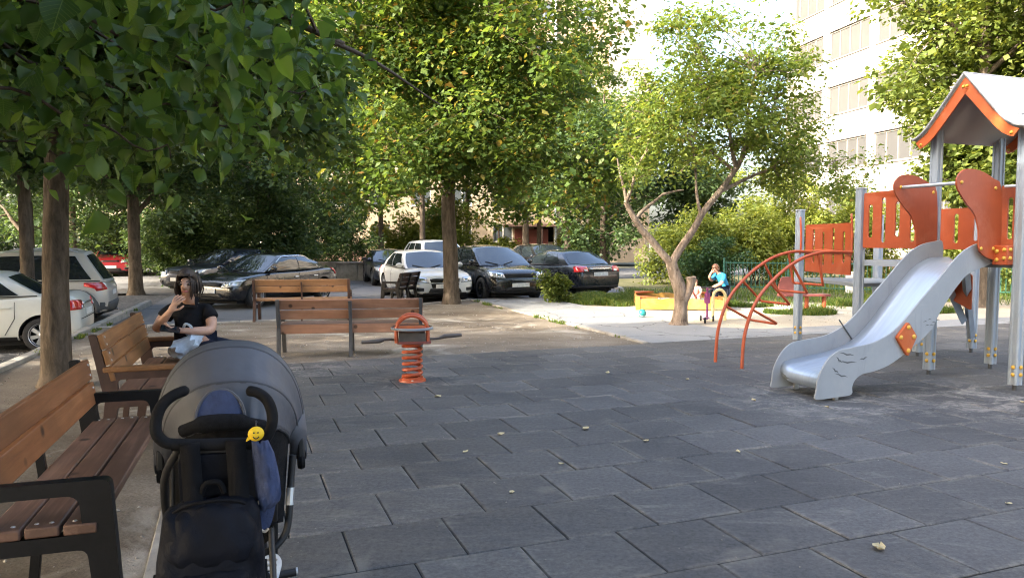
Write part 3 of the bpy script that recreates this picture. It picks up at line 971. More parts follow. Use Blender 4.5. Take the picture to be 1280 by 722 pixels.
# the maple in the middle of the soil, with the widest crown
mid = (-1.53, 18.75, -0.02)
cl = crown_clumps((-1.9, 17.9, 6.8), (4.7, 4.0, 4.9), 225, 0.45, lobes=0.15)
cl = cl[~((cl[:, 2] < 3.0) & (np.abs(cl[:, 0] + 1.5) < 1.0))]
low = np.array([[x, 18.2 + random.uniform(-1.8, 1.5), z] for x, z in [(-4.4, 2.9), (-3.6, 2.5), (-2.6, 2.7), (-0.6, 2.6), (0.2, 2.4), (1.0, 2.3), (1.7, 2.5), (2.4, 2.9), (0.7, 2.9), (-0.1, 3.1), (3.0, 3.6), (-5.2, 3.4), (3.4, 4.4), (-1.2, 3.3), (-2.0, 3.4), (1.9, 3.3)]])
front = np.array([[-1.5 + random.uniform(-1.6, 1.9), 17.0 + random.uniform(-.8, .7), random.uniform(3.3, 6.6)] for _ in range(26)])
low = np.concatenate([low, low + np.array([.3, -.4, .5]), front])
tree('maple_tree', 'big maple with a straight trunk before the white sedan, its crown the widest', 'tree',
     [(*mid, 0.20), (-1.55, 18.75, 1.2, 0.185), (-1.6, 18.72, 2.6, 0.17), (-1.5, 18.7, 4.2, 0.145), (-1.3, 18.6, 6.4, 0.11), (-1.1, 18.6, 9.0, 0.05)],
     np.concatenate([cl, low]), 0.85, 300, 0.13, M['leaf_mid'], M['bark'], limbs=16, start=0.52,
     extra_limbs=[((-1.6, 18.72, 2.9), (-4.0, 18.3, 2.45), 0.04, 0.01), ((-1.6, 18.7, 3.3), (-4.6, 18.0, 3.6), 0.045, 0.01)])

# the tree beside the two brown benches at the left
t1 = [(-5.02, 8.12, -0.02, 0.155), (-5.0, 8.12, 0.8, 0.138), (-4.97, 8.13, 1.7, 0.122), (-4.92, 8.15, 2.9, 0.112), (-4.85, 8.1, 4.4, 0.11), (-4.8, 8.0, 7.5, 0.05)]
c1 = crown_clumps((-4.4, 7.6, 4.7), (3.2, 2.4, 1.6), 130, 0.45, lobes=0.15)
c1b = np.array([[random.uniform(-5.6, -2.2), random.uniform(7.0, 9.6), 0] for _ in range(64)])
c1b[:, 2] = [2.75 + 0.10 * abs(p[0] + 3.9) + random.uniform(0.0, 1.0) for p in c1b]
tree('linden_tree', 'dark barked linden leaning right beside the brown benches, its drooping crown over them', 'tree', t1,
     np.concatenate([c1, c1b]), 0.55, 270, 0.115, M['leaf_linden'], M['bark'], limbs=14, start=0.58, up=0.6, droop=0.6,
     extra_limbs=[((-4.85, 8.1, 4.6), (-1.75, 7.9, 3.62), 0.075, 0.03), ((-4.88, 8.1, 4.2), (-2.3, 8.0, 3.0), 0.045, 0.015), ((-1.9, 7.9, 3.66), (-0.75, 7.9, 3.0), 0.03, 0.008)])

# trees of the parking strip at the left
def row_tree(x, y, h, rad, label, leafm='leaf_dark', zc=None, n=90, per=210, leaf=0.15, tr=0.17, lean=0.0, cr=0.85, low=0.35, z0=-0.1, name='parking_tree', group='trees along the parking', cat='tree', bark='bark'):
    zc = zc or h * 0.62
    c = crown_clumps((x + lean, y, zc), (rad, rad, h - zc), n, low, lobes=0.18)
    return tree(name, label, cat, [(x, y, z0, tr), (x + lean * .1, y, 1.2, tr * .9), (x + lean * .3, y, 2.6, tr * .8), (x + lean * .7, y, h * .55, tr * .6), (x + lean, y, h * .9, tr * .2)],
                c, cr, per, leaf, M[leafm], M[bark], group, limbs=10, start=0.35)
row_tree(-10.1, 15.5, 8.5, 3.4, 'thin dark tree rising between the white sedan and the silver car', zc=5.4, n=130, z0=-.4, tr=.14)
row_tree(-11.6, 22.9, 9.0, 3.6, 'dark trunked tree between the silver car tail and the red car', zc=5.4, n=120, tr=0.2)
row_tree(-16.5, 25.5, 10, 4.2, 'dark tree far behind the silver car', zc=5.6, n=110)
row_tree(-9.5, 29.0, 10, 4.4, 'broad dark green tree behind the black sedan with the silver roof line', zc=5.2, n=190, tr=0.2, low=0.3)
row_tree(-20, 34.0, 12, 5.0, 'tall dark tree deep in the left background', zc=6.2, n=230, leaf=0.2, per=240)
row_tree(-13, 38.0, 13, 5.2, 'tall dark tree behind the parked cars near the ochre building', zc=6.6, n=230, leaf=0.2, per=240)
row_tree(-4.5, 37.5, 12.5, 3.8, 'slender tree right before the ochre building wall, behind the white cars', zc=7.5, n=90, leaf=0.18, leafm='leaf_mid')
row_tree(0.7, 38.5, 11, 3.4, 'tree by the dark red entrance of the ochre building', zc=6.6, n=80, leaf=0.18, leafm='leaf_mid', tr=0.2)
row_tree(2.9, 39.0, 11, 3.2, 'second tree by the dark red entrance, nearer to the downpipe', zc=6.8, n=80, leaf=0.18, leafm='leaf_mid', tr=0.2)
row_tree(3.9, 32.0, 8.6, 2.6, 'dark green tree standing behind the black sedan with red tail lights', zc=4.9, n=110, leaf=0.16, tr=0.15, per=240, low=0.3)
row_tree(8.3, 34.0, 6.6, 2.4, 'dark green tree behind the big light green bush', zc=4.0, n=80, leaf=0.16, tr=0.15)
row_tree(-7.2, 41.0, 14, 4.6, 'tall green tree before the left part of the ochre building', zc=8.4, n=130, leaf=0.2, leafm='leaf_mid', per=260)
row_tree(1.6, 44.0, 15, 4.6, 'tall green tree above the entrance of the ochre building', zc=9.2, n=130, leaf=0.2, leafm='leaf_mid', per=260)
row_tree(-2.8, 47.0, 17, 4.6, 'tallest green tree against the middle of the ochre building', zc=10.5, n=130, leaf=0.2, leafm='leaf_mid', per=260)
row_tree(5.9, 46.0, 9.5, 3.0, 'green tree before the right end of the ochre building', zc=5.6, n=110, leaf=0.2, leafm='leaf_mid', per=260)
row_tree(-15.0, 46.0, 16, 5.5, 'tall green tree before the far left of the ochre building', zc=9.5, n=130, leaf=0.22, leafm='leaf_mid', per=260)
row_tree(-22.0, 44.0, 15, 6.0, 'tall dark tree at the far left before the ochre building', zc=8.5, n=130, leaf=0.22, per=260)

# old crooked fruit tree by the sandbox
FB = Vector((3.16, 14.0, -0.02))

froot_cl = crown_clumps((3.92, 14.2, 4.35), (1.9, 1.6, 1.95), 165, 0.35, lobes=0.26)
fr2 = np.array([[5.6 + random.uniform(-.75, .9), 14.4 + random.uniform(-.9, .9), 2.9 + random.uniform(-.5, .6)] for _ in range(26)])
fr3 = np.array([[2.6 + random.uniform(-.45, .5), 13.9 + random.uniform(-.6, .6), 3.0 + random.uniform(-.3, 1.2)] for _ in range(20)])
froot_cl = froot_cl[~((froot_cl[:, 2] < 3.05))]
fr4 = np.array([[random.uniform(2.5, 5.8), 14.2 + random.uniform(-.9, .9), random.uniform(3.0, 3.7)] for _ in range(16)])
ft = tree('fruit_tree', 'old crooked tree with a pale forked trunk standing in the sand by the sandbox', 'tree',
     [(FB.x, FB.y, FB.z, 0.16), (FB.x + .03, FB.y, 0.35, 0.125), (FB.x + 0.02, FB.y, 0.62, 0.135), (FB.x - 0.1, FB.y, 0.95, 0.115), (FB.x - 0.17, FB.y, 1.18, 0.105)],
     np.concatenate([froot_cl, fr2, fr3, fr4]), 0.40, 140, 0.085, M['leaf_fruit'], M['bark_pale'], limbs=0, twigs=True, start=0.9, root_flare=1.3, aspect=0.6,
     extra_limbs=[
        ((2.99, 14, 1.15), (2.45, 14.0, 1.75), 0.078, 0.064), ((2.45, 14.0, 1.75), (2.12, 13.95, 2.28), 0.064, 0.045), ((2.12, 13.95, 2.28), (2.35, 14.0, 3.0), 0.045, 0.02), ((2.14, 13.95, 2.28), (1.95, 13.9, 3.1), 0.04, 0.012),
        ((2.30, 14.0, 1.98), (2.85, 14.2, 2.45), 0.05, 0.02), ((2.85, 14.2, 2.45), (3.3, 14.4, 2.55), 0.03, 0.01),
        ((2.99, 14, 1.12), (3.55, 14.05, 2.05), 0.082, 0.066), ((3.55, 14.05, 2.05), (4.25, 14.2, 2.95), 0.066, 0.05), ((4.25, 14.2, 2.95), (3.9, 14.2, 4.2), 0.05, 0.015), ((4.25, 14.2, 2.95), (5.0, 14.4, 4.1), 0.05, 0.015),
        ((3.9, 14.1, 2.5), (5.3, 14.4, 3.05), 0.045, 0.015), ((5.3, 14.4, 3.05), (6.2, 14.5, 3.1), 0.025, 0.008), ((3.55, 14.05, 2.05), (3.3, 13.9, 3.4), 0.035, 0.012), ((4.2, 14.2, 2.9), (3.1, 14.3, 3.7), 0.04, 0.01), ((4.3, 14.2, 3.0), (4.4, 13.6, 4.6), 0.04, 0.01)])
mb = MB()   # the sawn-off stub on its right side
mb.tube(spline([(0.05, -0.02, 0.45), (0.16, -0.05, 0.66), (0.2, -0.06, 0.82), (0.19, -0.06, 0.93)], 4), [0.10, 0.095, 0.09, 0.085, 0.08, 0.08, 0.08, 0.08, 0.085, 0.09, 0.095, 0.10, 0.07], 12)
mb.build('stub', M['bark_pale'], ft, smooth=60)

# tall sunny tree behind the play tower
rc = crown_clumps((12.9, 17.6, 6.6), (4.2, 3.2, 4.2), 250, 0.45, lobes=0.16)
rc2 = np.array([[10.7 + random.uniform(-.9, 1.6), 17 + random.uniform(-1, 1), 3.6 + random.uniform(-.9, 1.0)] for _ in range(44)])
tree('sunlit_tree', 'tall sunlit yellow-green tree behind the roof of the play tower', 'tree',
     [(11.2, 17.8, -0.05, 0.22), (11.2, 17.8, 1.6, 0.2), (11.1, 17.7, 3.2, 0.18), (11.0, 17.6, 6, 0.12), (11, 17.6, 9, 0.05)],
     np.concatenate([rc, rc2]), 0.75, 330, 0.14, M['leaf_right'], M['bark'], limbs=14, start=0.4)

# lindens added out of frame at the left and behind, to shade the playground
OFF = []
def shade_tree(x, y, h, rad, label, zc):
    c = crown_clumps((x, y, zc), (rad, rad, h - zc), 130, 0.4, lobes=0.15)
    tree('linden_tree', label, 'tree', [(x, y, -0.1, 0.2), (x, y, 2.0, 0.17), (x, y, 5, 0.12), (x, y, h * .9, 0.04)], c, 1.1, 260, 0.20, M['leaf_linden'], M['bark'], 'unseen lindens added to shade the playground', limbs=9)
shade_tree(-8.6, -1.0, 11.5, 4.2, 'unseen tall linden added for shade, left of the camera beside the parking', 6.6)
shade_tree(-2.5, -5.0, 11.5, 4.2, 'unseen tall linden added for shade, behind the camera by the parking kerb', 6.6)
shade_tree(-13.5, 1.5, 12.0, 4.0, 'unseen tall linden added for shade at the left, before the white sedan', 7.0)
shade_tree(3.5, -6.5, 11, 4.2, 'unseen tall linden added for shade, behind the camera at the tile edge', 6.6)
shade_tree(-10.0, 2.4, 13.0, 3.8, 'unseen tall linden added for shade at the left between two others', 7.4)
shade_tree(-6.2, 4.6, 13.0, 3.0, 'unseen tall linden added for shade at the left beside the kerb', 9.5)
shade_tree(-7.0, -8.0, 12.0, 4.6, 'unseen tall linden added for shade, farthest back behind the camera', 7.0)

shade_tree(-12.6, 9.6, 7.6, 3.1, 'unseen low broad linden added for shade, far left of the parking gravel', 4.6)
shade_tree(-14.5, 13.6, 8.6, 3.2, 'unseen low linden added for shade, left of the white sedan nose', 5.2)
shade_tree(-17.5, 18.5, 10.0, 3.8, 'unseen linden added for shade beyond the nose of the silver car', 6.0)

# linden close to the camera: its leafy branches hang into the top left corner
def big_leaf(seed):
    r_ = random.Random(seed)
    mb = MB()
    rows = 6
    prof = [0.10, 0.40, 0.48, 0.40, 0.22, 0.0]
    cup = r_.uniform(0.05, 0.45); bend = r_.uniform(-0.3, 0.75); tw = r_.uniform(-.55, .55)
    P = []
    for i in range(rows):
        t = i / (rows - 1)
        row = []
        for s in (-1, -0.5, 0, 0.5, 1):
            w = prof[i] * (1 + 0.14 * r_.uniform(-1, 1))
            x = s * w
            y = t - (0.10 * abs(s) if i == 0 else 0) + 0.055 * r_.uniform(-1, 1) * abs(s)
            z = cup * abs(s) * w * 2 - bend * t * t * 0.6 + tw * x * t
            row.append((x, y, z))
        P.append(row)
    mb.grid(P)
    mb.tube([(0, 0, 0), (0.02, -0.25, 0.06), (0.0, -0.45, 0.16)], 0.014, 4, cap=False)
    return mb.mesh('leaf', M['leaf_big'], smooth=80)
BL = [big_leaf(i) for i in range(12)]
nb = Vector((-3.3, 0.9, -0.02))
bc = crown_clumps((-3.6, 0.6, 6.6), (3.4, 3.2, 3.6), 110, 0.45, lobes=0.15)
bc = bc[~((bc[:, 1] > 2.2) & (bc[:, 2] < 4.2))]
near = tree('linden_tree', 'linden just outside the left edge whose big close leaves fill the top left corner', 'tree',
     [(*nb, 0.17), (-3.3, 0.9, 1.5, 0.15), (-3.35, 0.85, 3.2, 0.13), (-3.5, 0.7, 6, 0.09), (-3.5, 0.6, 9, 0.03)], bc, 0.9, 240, 0.13, M['leaf_linden'], M['bark'], limbs=10, start=0.4)
twb = MB()
branches = [
    [(-3.33, 0.9, 2.9), (-2.7, 1.9, 2.95), (-2.1, 2.7, 2.62), (-1.55, 3.1, 2.42), (-1.15, 3.2, 2.30)],
    [(-3.33, 0.9, 3.1), (-2.5, 2.0, 3.0), (-1.8, 2.5, 2.72), (-1.3, 2.75, 2.52), (-0.98, 2.85, 2.45)],
    [(-3.33, 0.9, 2.6), (-2.9, 2.1, 2.60), (-2.4, 3.0, 2.35), (-1.95, 3.5, 2.12), (-1.7, 3.8, 2.02)],
    [(-3.33, 0.9, 2.7), (-2.9, 2.4, 2.7), (-2.5, 3.5, 2.55), (-2.0, 4.2, 2.35), (-1.5, 4.6, 2.26)],
    [(-3.33, 0.9, 3.3), (-2.6, 2.3, 3.2), (-2.0, 3.3, 2.92), (-1.45, 3.8, 2.72), (-1.2, 4.0, 2.66)],
    [(-3.33, 0.9, 2.5), (-3.1, 2.6, 2.45), (-2.8, 3.6, 2.2), (-2.45, 4.3, 2.02)],
    [(-3.33, 0.9, 3.0), (-2.8, 2.6, 2.9), (-2.3, 3.9, 2.72), (-1.7, 4.8, 2.6), (-1.25, 5.2, 2.62)]]
counts = [44, 36, 40, 48, 36, 36, 44]
for br, cnt in zip(branches, counts):
    pts = spline(br, 8)
    twb.tube([p - nb + Vector((0.03 * math.sin(i * .9), 0.03 * math.cos(i * .7), 0.03 * math.sin(i * 1.3))) for i, p in enumerate(pts)], list(np.linspace(0.017, 0.003, len(pts))), 6)
    for k in range(cnt):
        t = 0.34 + 0.66 * (k + random.random()) / cnt
        p = pts[min(len(pts) - 1, int(t * (len(pts) - 1)))]
        p = p + Vector((random.gauss(0, .11), random.gauss(0, .11), random.gauss(-0.02, .09)))
        o = link('leaf', BL[random.randrange(12)], near, 0, p - nb)
        tilt = R(random.gauss(38, 26))
        az = random.uniform(0, 2 * PI)
        o.rotation_euler = Euler((-tilt, random.gauss(0, 0.35), az))
        s = random.uniform(0.05, 0.118)
        o.scale = (s, s, s)
twb.build('twigs', M['bark_dark'], near, smooth=60)
# the leaves past the first three hundred, behind and between the nearer ones
V_ = []; F_ = []; o_ = 0
LV = [(np.array([v.co[:] for v in me.vertices]), [tuple(p.vertices) for p in me.polygons]) for me in BL]
for br in branches:
    pts = spline(br, 8)
    for k in range(210):
        t = 0.25 + 0.75 * random.random()
        p = pts[min(len(pts) - 1, int(t * (len(pts) - 1)))] - nb + Vector((random.gauss(0, .20), random.gauss(.22, .22), random.gauss(0.10, .15)))
        m_ = Euler((-R(random.gauss(38, 28)), random.gauss(0, .4), random.uniform(0, 2 * PI))).to_matrix()
        vv, ff = LV[random.randrange(12)]
        V_.append(vv @ np.array(m_).T * random.uniform(.06, .12) + np.array(p))
        F_ += [tuple(i + o_ for i in f) for f in ff]; o_ += len(vv)
lme = bpy.data.meshes.new('leaves'); lme.from_pydata(np.concatenate(V_).tolist(), [], F_); lme.materials.append(M['leaf_linden_close'])
lme.polygons.foreach_set('use_smooth', [True] * len(lme.polygons))
tag(link('leaves', lme, near), kind='stuff')

# bushes
BB = dict(lobes=0.28)
bush('bush', 'dark shrub behind the dark blue car and the woman', 'bush', (-13.5, 31.0, -0.3), (2.6, 1.4, 2.3), 90, 0.6, 240, 0.14, M['leaf_dark'], **BB)
bush('bush', 'big pale green bush behind the sandbox, left of the boy', 'bush', (6.3, 27.0, -0.05), (1.75, 1.3, 1.45), 70, 0.5, 260, 0.11, M['leaf_bush'], **BB)
bush('bush', 'dark blue-green bush in front of the big pale bush', 'bush', (6.95, 25.6, -0.05), (1.0, 0.8, 0.95), 34, 0.4, 240, 0.09, M['leaf_bushdark'], **BB)
bush('bush', 'rounded bright bush behind the boy in the blue shirt', 'bush', (8.7, 26.8, -0.05), (1.35, 1.2, 1.5), 54, 0.48, 260, 0.11, M['leaf_bush'], **BB)
bush('bush', 'tall yellow-green bush above the green fence', 'bush', (10.7, 29.2, -0.05), (2.2, 1.5, 2.3), 90, 0.6, 280, 0.12, M['leaf_bush'], **BB)
bush('bush', 'wide yellow-green bush behind the low orange panel', 'bush', (13.6, 29.0, -0.05), (2.2, 1.5, 1.9), 80, 0.6, 280, 0.12, M['leaf_bush'], **BB)
bush('bush', 'sunlit bush beyond the fence behind the tower posts', 'bush', (17.8, 27.5, -0.05), (2.6, 1.6, 1.7), 90, 0.6, 280, 0.12, M['leaf_bush'], **BB)
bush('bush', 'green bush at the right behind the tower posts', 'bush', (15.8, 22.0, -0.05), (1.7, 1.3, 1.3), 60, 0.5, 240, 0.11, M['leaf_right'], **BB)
bush('bush', 'dense dark bush behind the tail of the black sedan with silver roof line', 'bush', (-8.6, 27.0, -0.08), (1.9, 1.2, 1.7), 70, 0.5, 240, 0.12, M['leaf_dark'], **BB)
bush('bush', 'dark bush to the left, behind the woman', 'bush', (-11.8, 27.0, -0.08), (1.8, 1.2, 1.8), 70, 0.5, 240, 0.12, M['leaf_dark'], **BB)
bush('bush', 'green bush behind the low concrete wall across the road', 'bush', (-8.6, 36.5, -0.1), (2.3, 1.3, 2.2), 80, 0.6, 240, 0.14, M['leaf_dark'], **BB)
bush('bush', 'bright yellow-green bush under the first window of the ochre building', 'bush', (-6.4, 43.0, -0.1), (2.2, 1.3, 1.5), 60, 0.6, 240, 0.15, M['leaf_bush'], **BB)
bush('bush', 'tall bright shrub behind the white cars before the ochre wall', 'bush', (-3.6, 42.0, -0.1), (1.6, 1.2, 2.2), 70, 0.6, 240, 0.15, M['leaf_bush'], **BB)
bush('bush', 'low bright shrub behind the black car facing us', 'bush', (-0.9, 41.5, -0.1), (1.5, 1.0, 1.1), 44, 0.5, 220, 0.14, M['leaf_bush'], **BB)
bush('bush', 'pale shrub right of the downpipe on the ochre wall', 'bush', (4.0, 43.0, -0.1), (1.3, 1.0, 1.6), 44, 0.5, 220, 0.14, M['leaf_bush'], **BB)
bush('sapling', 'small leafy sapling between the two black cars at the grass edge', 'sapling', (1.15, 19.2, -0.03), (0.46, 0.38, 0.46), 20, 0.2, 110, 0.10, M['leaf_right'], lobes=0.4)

for k_, (x, y, a, c, h_, tx) in enumerate([(-20.5, 38, 3.2, 1.6, 2.0, 'wide dark shrub deep behind the red car'), (-26.5, 37, 3.2, 1.6, 2.2, 'dark shrub at the far left behind the silver car'), (-15.2, 36.0, 2.4, 1.4, 1.9, 'dark shrub behind the dark trunked tree'), (-33, 40, 4.2, 1.8, 2.6, 'dark shrub at the very left in the distance')]):
    bush('bush', tx, 'bush', (x, y, -.3), (a, c, h_), 70, 0.7, 240, 0.16, M['leaf_dark'], **BB)

# grass
def grass(name, polys, n, h):
    P = []
    for (x0, x1, y0, y1, inside) in polys:
        q = rng.uniform((x0, y0), (x1, y1), (n * 3, 2))
        q = q[np.array([bool(inside(*a)) for a in q])][:n]
        P.append(q)
    q = np.concatenate(P)
    k = len(q)
    pz = np.full((k, 1), -0.02)
    b = np.concatenate([np.array([W(a, c).xy for a, c in q]), pz], axis=1)
    tall = rng.uniform(0.4, 1.2, k) * (0.6 + 0.7 * np.sin(b[:, 0] * 2.1) ** 2)
    az = rng.uniform(0, 6.28, k)
    d = np.stack([np.cos(az), np.sin(az), np.zeros(k)], 1)
    s = np.stack([-np.sin(az), np.cos(az), np.zeros(k)], 1)
    H = h * tall[:, None]
    V = np.empty((k, 5, 3))
    w = 0.009
    up = np.array([0, 0, 1.0])
    V[:, 0] = b - s * w; V[:, 1] = b + s * w
    V[:, 2] = b + s * w * .8 + up * H * .6 + d * H * .2; V[:, 3] = b - s * w * .8 + up * H * .6 + d * H * .2
    V[:, 4] = b + up * H + d * H * .6
    i = (np.arange(k) * 5)[:, None]
    F = np.concatenate([i + np.array([[0, 1, 2]]), i + np.array([[0, 2, 3]]), i + np.array([[3, 2, 4]])], 1).reshape(-1, 3)
    o = link(name, np_mesh(name, V.reshape(-1, 3), F, M['grass']))
    return tag(o, 'bright grass growing beside the path, cars and fence', 'grass', kind='stuff')
def in1(u, v):
    e = 0.22 * math.sin(u * 3.1) + 0.15 * math.sin(u * 7.7)
    return v > max(16.6 - (u - 8) * 1.1, 15.7) + e and v < 19.05 + (u - 8) * 0.22
def in2(u, v):
    e = 0.5 * math.sin(u * 1.3) + 0.25 * math.sin(u * 4.1 + v)
    return v > (14.5 - (u - 10) * 0.12 + (0.6 if u < 12 else 0) + e)
def in3(u, v):
    return math.sin(u * 2.3) + math.sin(v * 3.1 + u) > 0.9
def kerb_tuft(u, v):
    return math.sin(u * 9 + v * 2.1) * math.sin(v * 3.7) > .35 and (abs(u - kerb_u(v) - .03) < .10 or abs(u - 5.9) < .08 and v > 10.5 or (abs(v - 15.28) < .1 and u < 1.7))
grass('weeds', [(kerb_u(3) - .2, 6.1, 2.5, 19, kerb_tuft)], 60000, 0.07)
grass('grass', [(8.05, 11.3, 15.2, 19.7, in1), (11.3, 26, 11.5, 21, in2), (9.6, 16, 11.8, 15, in3)], 15000, 0.13)
# ------------------------------------------------------------------ buildings
def facade(root, A, B, n_bay, storeys, fh, sill0, win_h, win_w, wall_m, frame_m, wall_th=0.35, z0=-0.15, plinth_m=None, skip=(), band_m=None, glass_m=None, pane_div=3, end_wall=True, wall_name='wall', panels=False):
    """outer face along A->B (world xy), seen from the side where the outward normal is to the right of A->B; windows are separate parts"""
    A, B = Vector((A[0], A[1], 0)), Vector((B[0], B[1], 0))
    L = (B - A).length
    d = (B - A).normalized()
    nrm = Vector((d.y, -d.x, 0))
    ang = math.atan2(d.y, d.x)
    bay = L / n_bay
    top = sill0 + fh * (storeys - 1) + win_h + 0.9
    def w(s, dn, z):
        p = A + d * s + nrm * dn
        return (p.x, p.y, z)
    wb = MB()
    rot = Matrix.Rotation(ang, 3, 'Z')
    def bx(mb, s0, s1, za, zb, dn=-wall_th / 2, th=wall_th):
        mb.box(w((s0 + s1) / 2, dn, (za + zb) / 2), (s1 - s0, th, zb - za), rot)
    zs = z0
    jb = MB()
    for k in range(storeys):
        s = sill0 + fh * k
        if panels:
            for i in range(n_bay):
                pb = MB()
                pb.box((0, 0, 0), (bay - 0.03, wall_th, s - zs - 0.03))
                key = ('facade_panel', round(bay, 3), round(s - zs, 3))
                me = PM.get(key) or PM.setdefault(key, pb.mesh('facade_panel', band_m or wall_m, smooth=0))
                link('facade_panel', me, root, 0, Vector(w((i + .5) * bay, -wall_th / 2, (zs + s) / 2)) - root.location, (0, 0, ang))
            bx(jb, 0, L, zs, s, -wall_th / 2 - 0.03, wall_th - 0.06)
        else:
            bx(wb, 0, L, zs, s)
        for i in range(n_bay + 1):      # piers between the windows
            s0 = 0 if i == 0 else i * bay - (bay - win_w) / 2
            s1 = L if i == n_bay else i * bay + (bay - win_w) / 2
            if panels:
                qb = MB(); bx(qb, s0, s1, s, s + win_h, -wall_th / 2 - 0.003, wall_th - 0.006)
                qb.v = [tuple(Vector(p) - root.location) for p in qb.v]; qb.build('pier', wall_m, root, smooth=0)
            else:
                bx(wb, s0, s1, s, s + win_h, -wall_th / 2 - 0.003, wall_th - 0.006)
        zs = s + win_h
    bx(wb, 0, L, zs, top)
    wb.v = [tuple(Vector(p) - root.location) for p in wb.v]
    wb.build(wall_name, wall_m, root, smooth=0)
    if jb.v:
        jb.v = [tuple(Vector(p) - root.location) for p in jb.v]
        jb.build('joint_backing', M['joint'], root, smooth=0)
    if plinth_m:
        pb = MB(); pb.box(Vector(w(L / 2, 0.02, (z0 + 0.75) / 2)) - root.location, (L + 0.04, 0.06, 0.75 - z0), rot)
        pb.build('plinth', plinth_m, root, smooth=0)
    # window: frame with mullions; the pane a sub-part
    fb = MB(); t = 0.07
    fb.box((0, 0, win_h - t / 2), (win_w, 0.09, t)); fb.box((0, 0, t / 2), (win_w, 0.09, t))
    for x in [-win_w / 2 + t / 2, win_w / 2 - t / 2] + [(-win_w / 2 + win_w * k / pane_div) for k in range(1, pane_div)]:
        fb.box((x, 0, win_h / 2), (t, 0.085, win_h - 2 * t))
    fb.box((0, 0.12, -0.03), (win_w + 0.1, 0.16, 0.04))
    fm = fb.mesh('window', frame_m, smooth=0)
    gb = MB(); gb.box((0, 0, win_h / 2), (win_w - 2 * t, 0.02, win_h - 2 * t))
    gm = gb.mesh('pane', glass_m or M['winglass'], smooth=0)
    cb = MB()
    cb.box((-win_w * 0.25, -0.1, win_h / 2), (win_w * 0.42, 0.03, win_h - 0.1))
    cm = cb.mesh('curtain', M['winpale'], smooth=0)
    for k in range(storeys):
        for i in range(n_bay):
            if (i, k) in skip: continue
            p = Vector(w((i + .5) * bay, -0.14, sill0 + fh * k)) - root.location
            # local y must point inwards -> flip so the sill sticks out
            o = link('window', fm, root, 0, p, (0, 0, ang + PI))
            link('pane', gm, o)
            if random.random() < 0.4:
                link('curtain', cm, o)
    # solid core behind the facade
    kb = MB(); kb.box(Vector(w(L / 2, -wall_th - 2.6, (z0 + top) / 2)) - root.location, (L - 0.02, 5.0, top - z0 - 0.02), rot)
    kb.build('inner_wall', M['well'], root, smooth=0)
    return top
PM = {}

b1 = thing('apartment_building', 'ochre apartment block across the road behind the parked cars', 'building', (-12.0, 58.0, -0.15))
top1 = facade(b1, (-34, 58.0), (10.4, 58.0), 14, 9, 2.8, 1.45, 1.35, 1.5, M['plaster'], M['winframe'], plinth_m=M['plinth'], pane_div=2, skip={(11, 0)})
eb_low, eb_high = MB(), MB()
for k in range(10):       # end panels with joints; upper ones whitened, sun glare on the ochre put into colour
    z0_, z1_ = (-0.15 if k == 0 else 1.45 + 2.8 * (k - 1) - 0.1), 1.45 + 2.8 * k - 0.13
    if k < 5: eb = eb_low
    else: eb = eb_high
    eb.box((10.4 + 12.0 - 0.17 + 0.2, 5.5, (z0_ + z1_) / 2 + 0.15), (0.36, 11.6, z1_ - z0_))
    eb.box((8.9 + 12.0, -0.03, (z0_ + z1_) / 2 + 0.15), (2.9, 0.09, z1_ - z0_))
eb_low.build('end_panel', M['plaster'], b1, smooth=0); eb_high.build('end_panel', M['whitepanel'], b1, smooth=0)
rb = MB(); rb.box((-12 + 12.2, 5.9, top1 + 0.3), (45.4, 12.6, 0.3)); rb.build('roof', M['joint'], b1, smooth=0)
db = MB(); db.box((0.95 + 12 + 0.55, -0.12, 1.35), (2.6, 0.16, 2.5)); ent = db.build('door', M['entrance'], b1, smooth=0, bevel=0.01)
db = MB(); db.box((0.95 + 12 + .55, -0.75, 2.85), (4.2, 1.5, 0.18)); db.build('canopy', M['plinth'], b1, smooth=0, bevel=0.01)
db = MB(); db.tube([(3.35 + 12, -0.12, 0.2), (3.35 + 12, -0.12, 26)], 0.09, 8); db.build('downpipe', M['white'], b1)
db = MB(); db.tube([(2.3 + 12, -1.3, 0.1), (2.3 + 12, -1.3, 2.75)], 0.06, 8); db.tube([(-1.0 + 12, -1.3, 0.1), (-1.0 + 12, -1.3, 2.75)], 0.06, 8); db.build('canopy_post', M['brown_metal'], b1)

b2 = thing('apartment_building', 'white panel apartment tower at the upper right, lit by the sun', 'building', (15.6, 43.0, -0.15))
dF = Vector((0.2079, -0.9781, 0))
A2 = Vector((15.6, 43.0, 0)); B2 = A2 + dF * 36
top2 = facade(b2, A2.xy, B2.xy, 10, 9, 2.8, 2.4, 1.45, 3.1, M['whitepanel'], M['winframe2'], band_m=M['whitepanel'], glass_m=M['winpale'], pane_div=4, panels=True, plinth_m=M['plinth'])
nb2 = Vector((dF.y, -dF.x, 0))
mb = MB()
for k in range(9):       # loggia stack boxed in with beige board
    c = dF * 13.2 + nb2 * 0.25 + Vector((0, 0, 2.4 - 0.6 + 2.8 * k + 0.15))
    mb.box(c, (2.9, 0.5, 1.2), Matrix.Rotation(math.atan2(dF.y, dF.x), 3, 'Z'))
mb.build('loggia', M['beigepanel'], b2, smooth=0, bevel=0.02)
mb = MB()
mb.box((2.4, 0.0, top2 / 2 + .08), (5.0, 0.3, top2), Matrix.Rotation(math.atan2(dF.y, dF.x) + PI / 2, 3, 'Z'))
mb.build('end_wall', M['whitepanel'], b2, smooth=0)

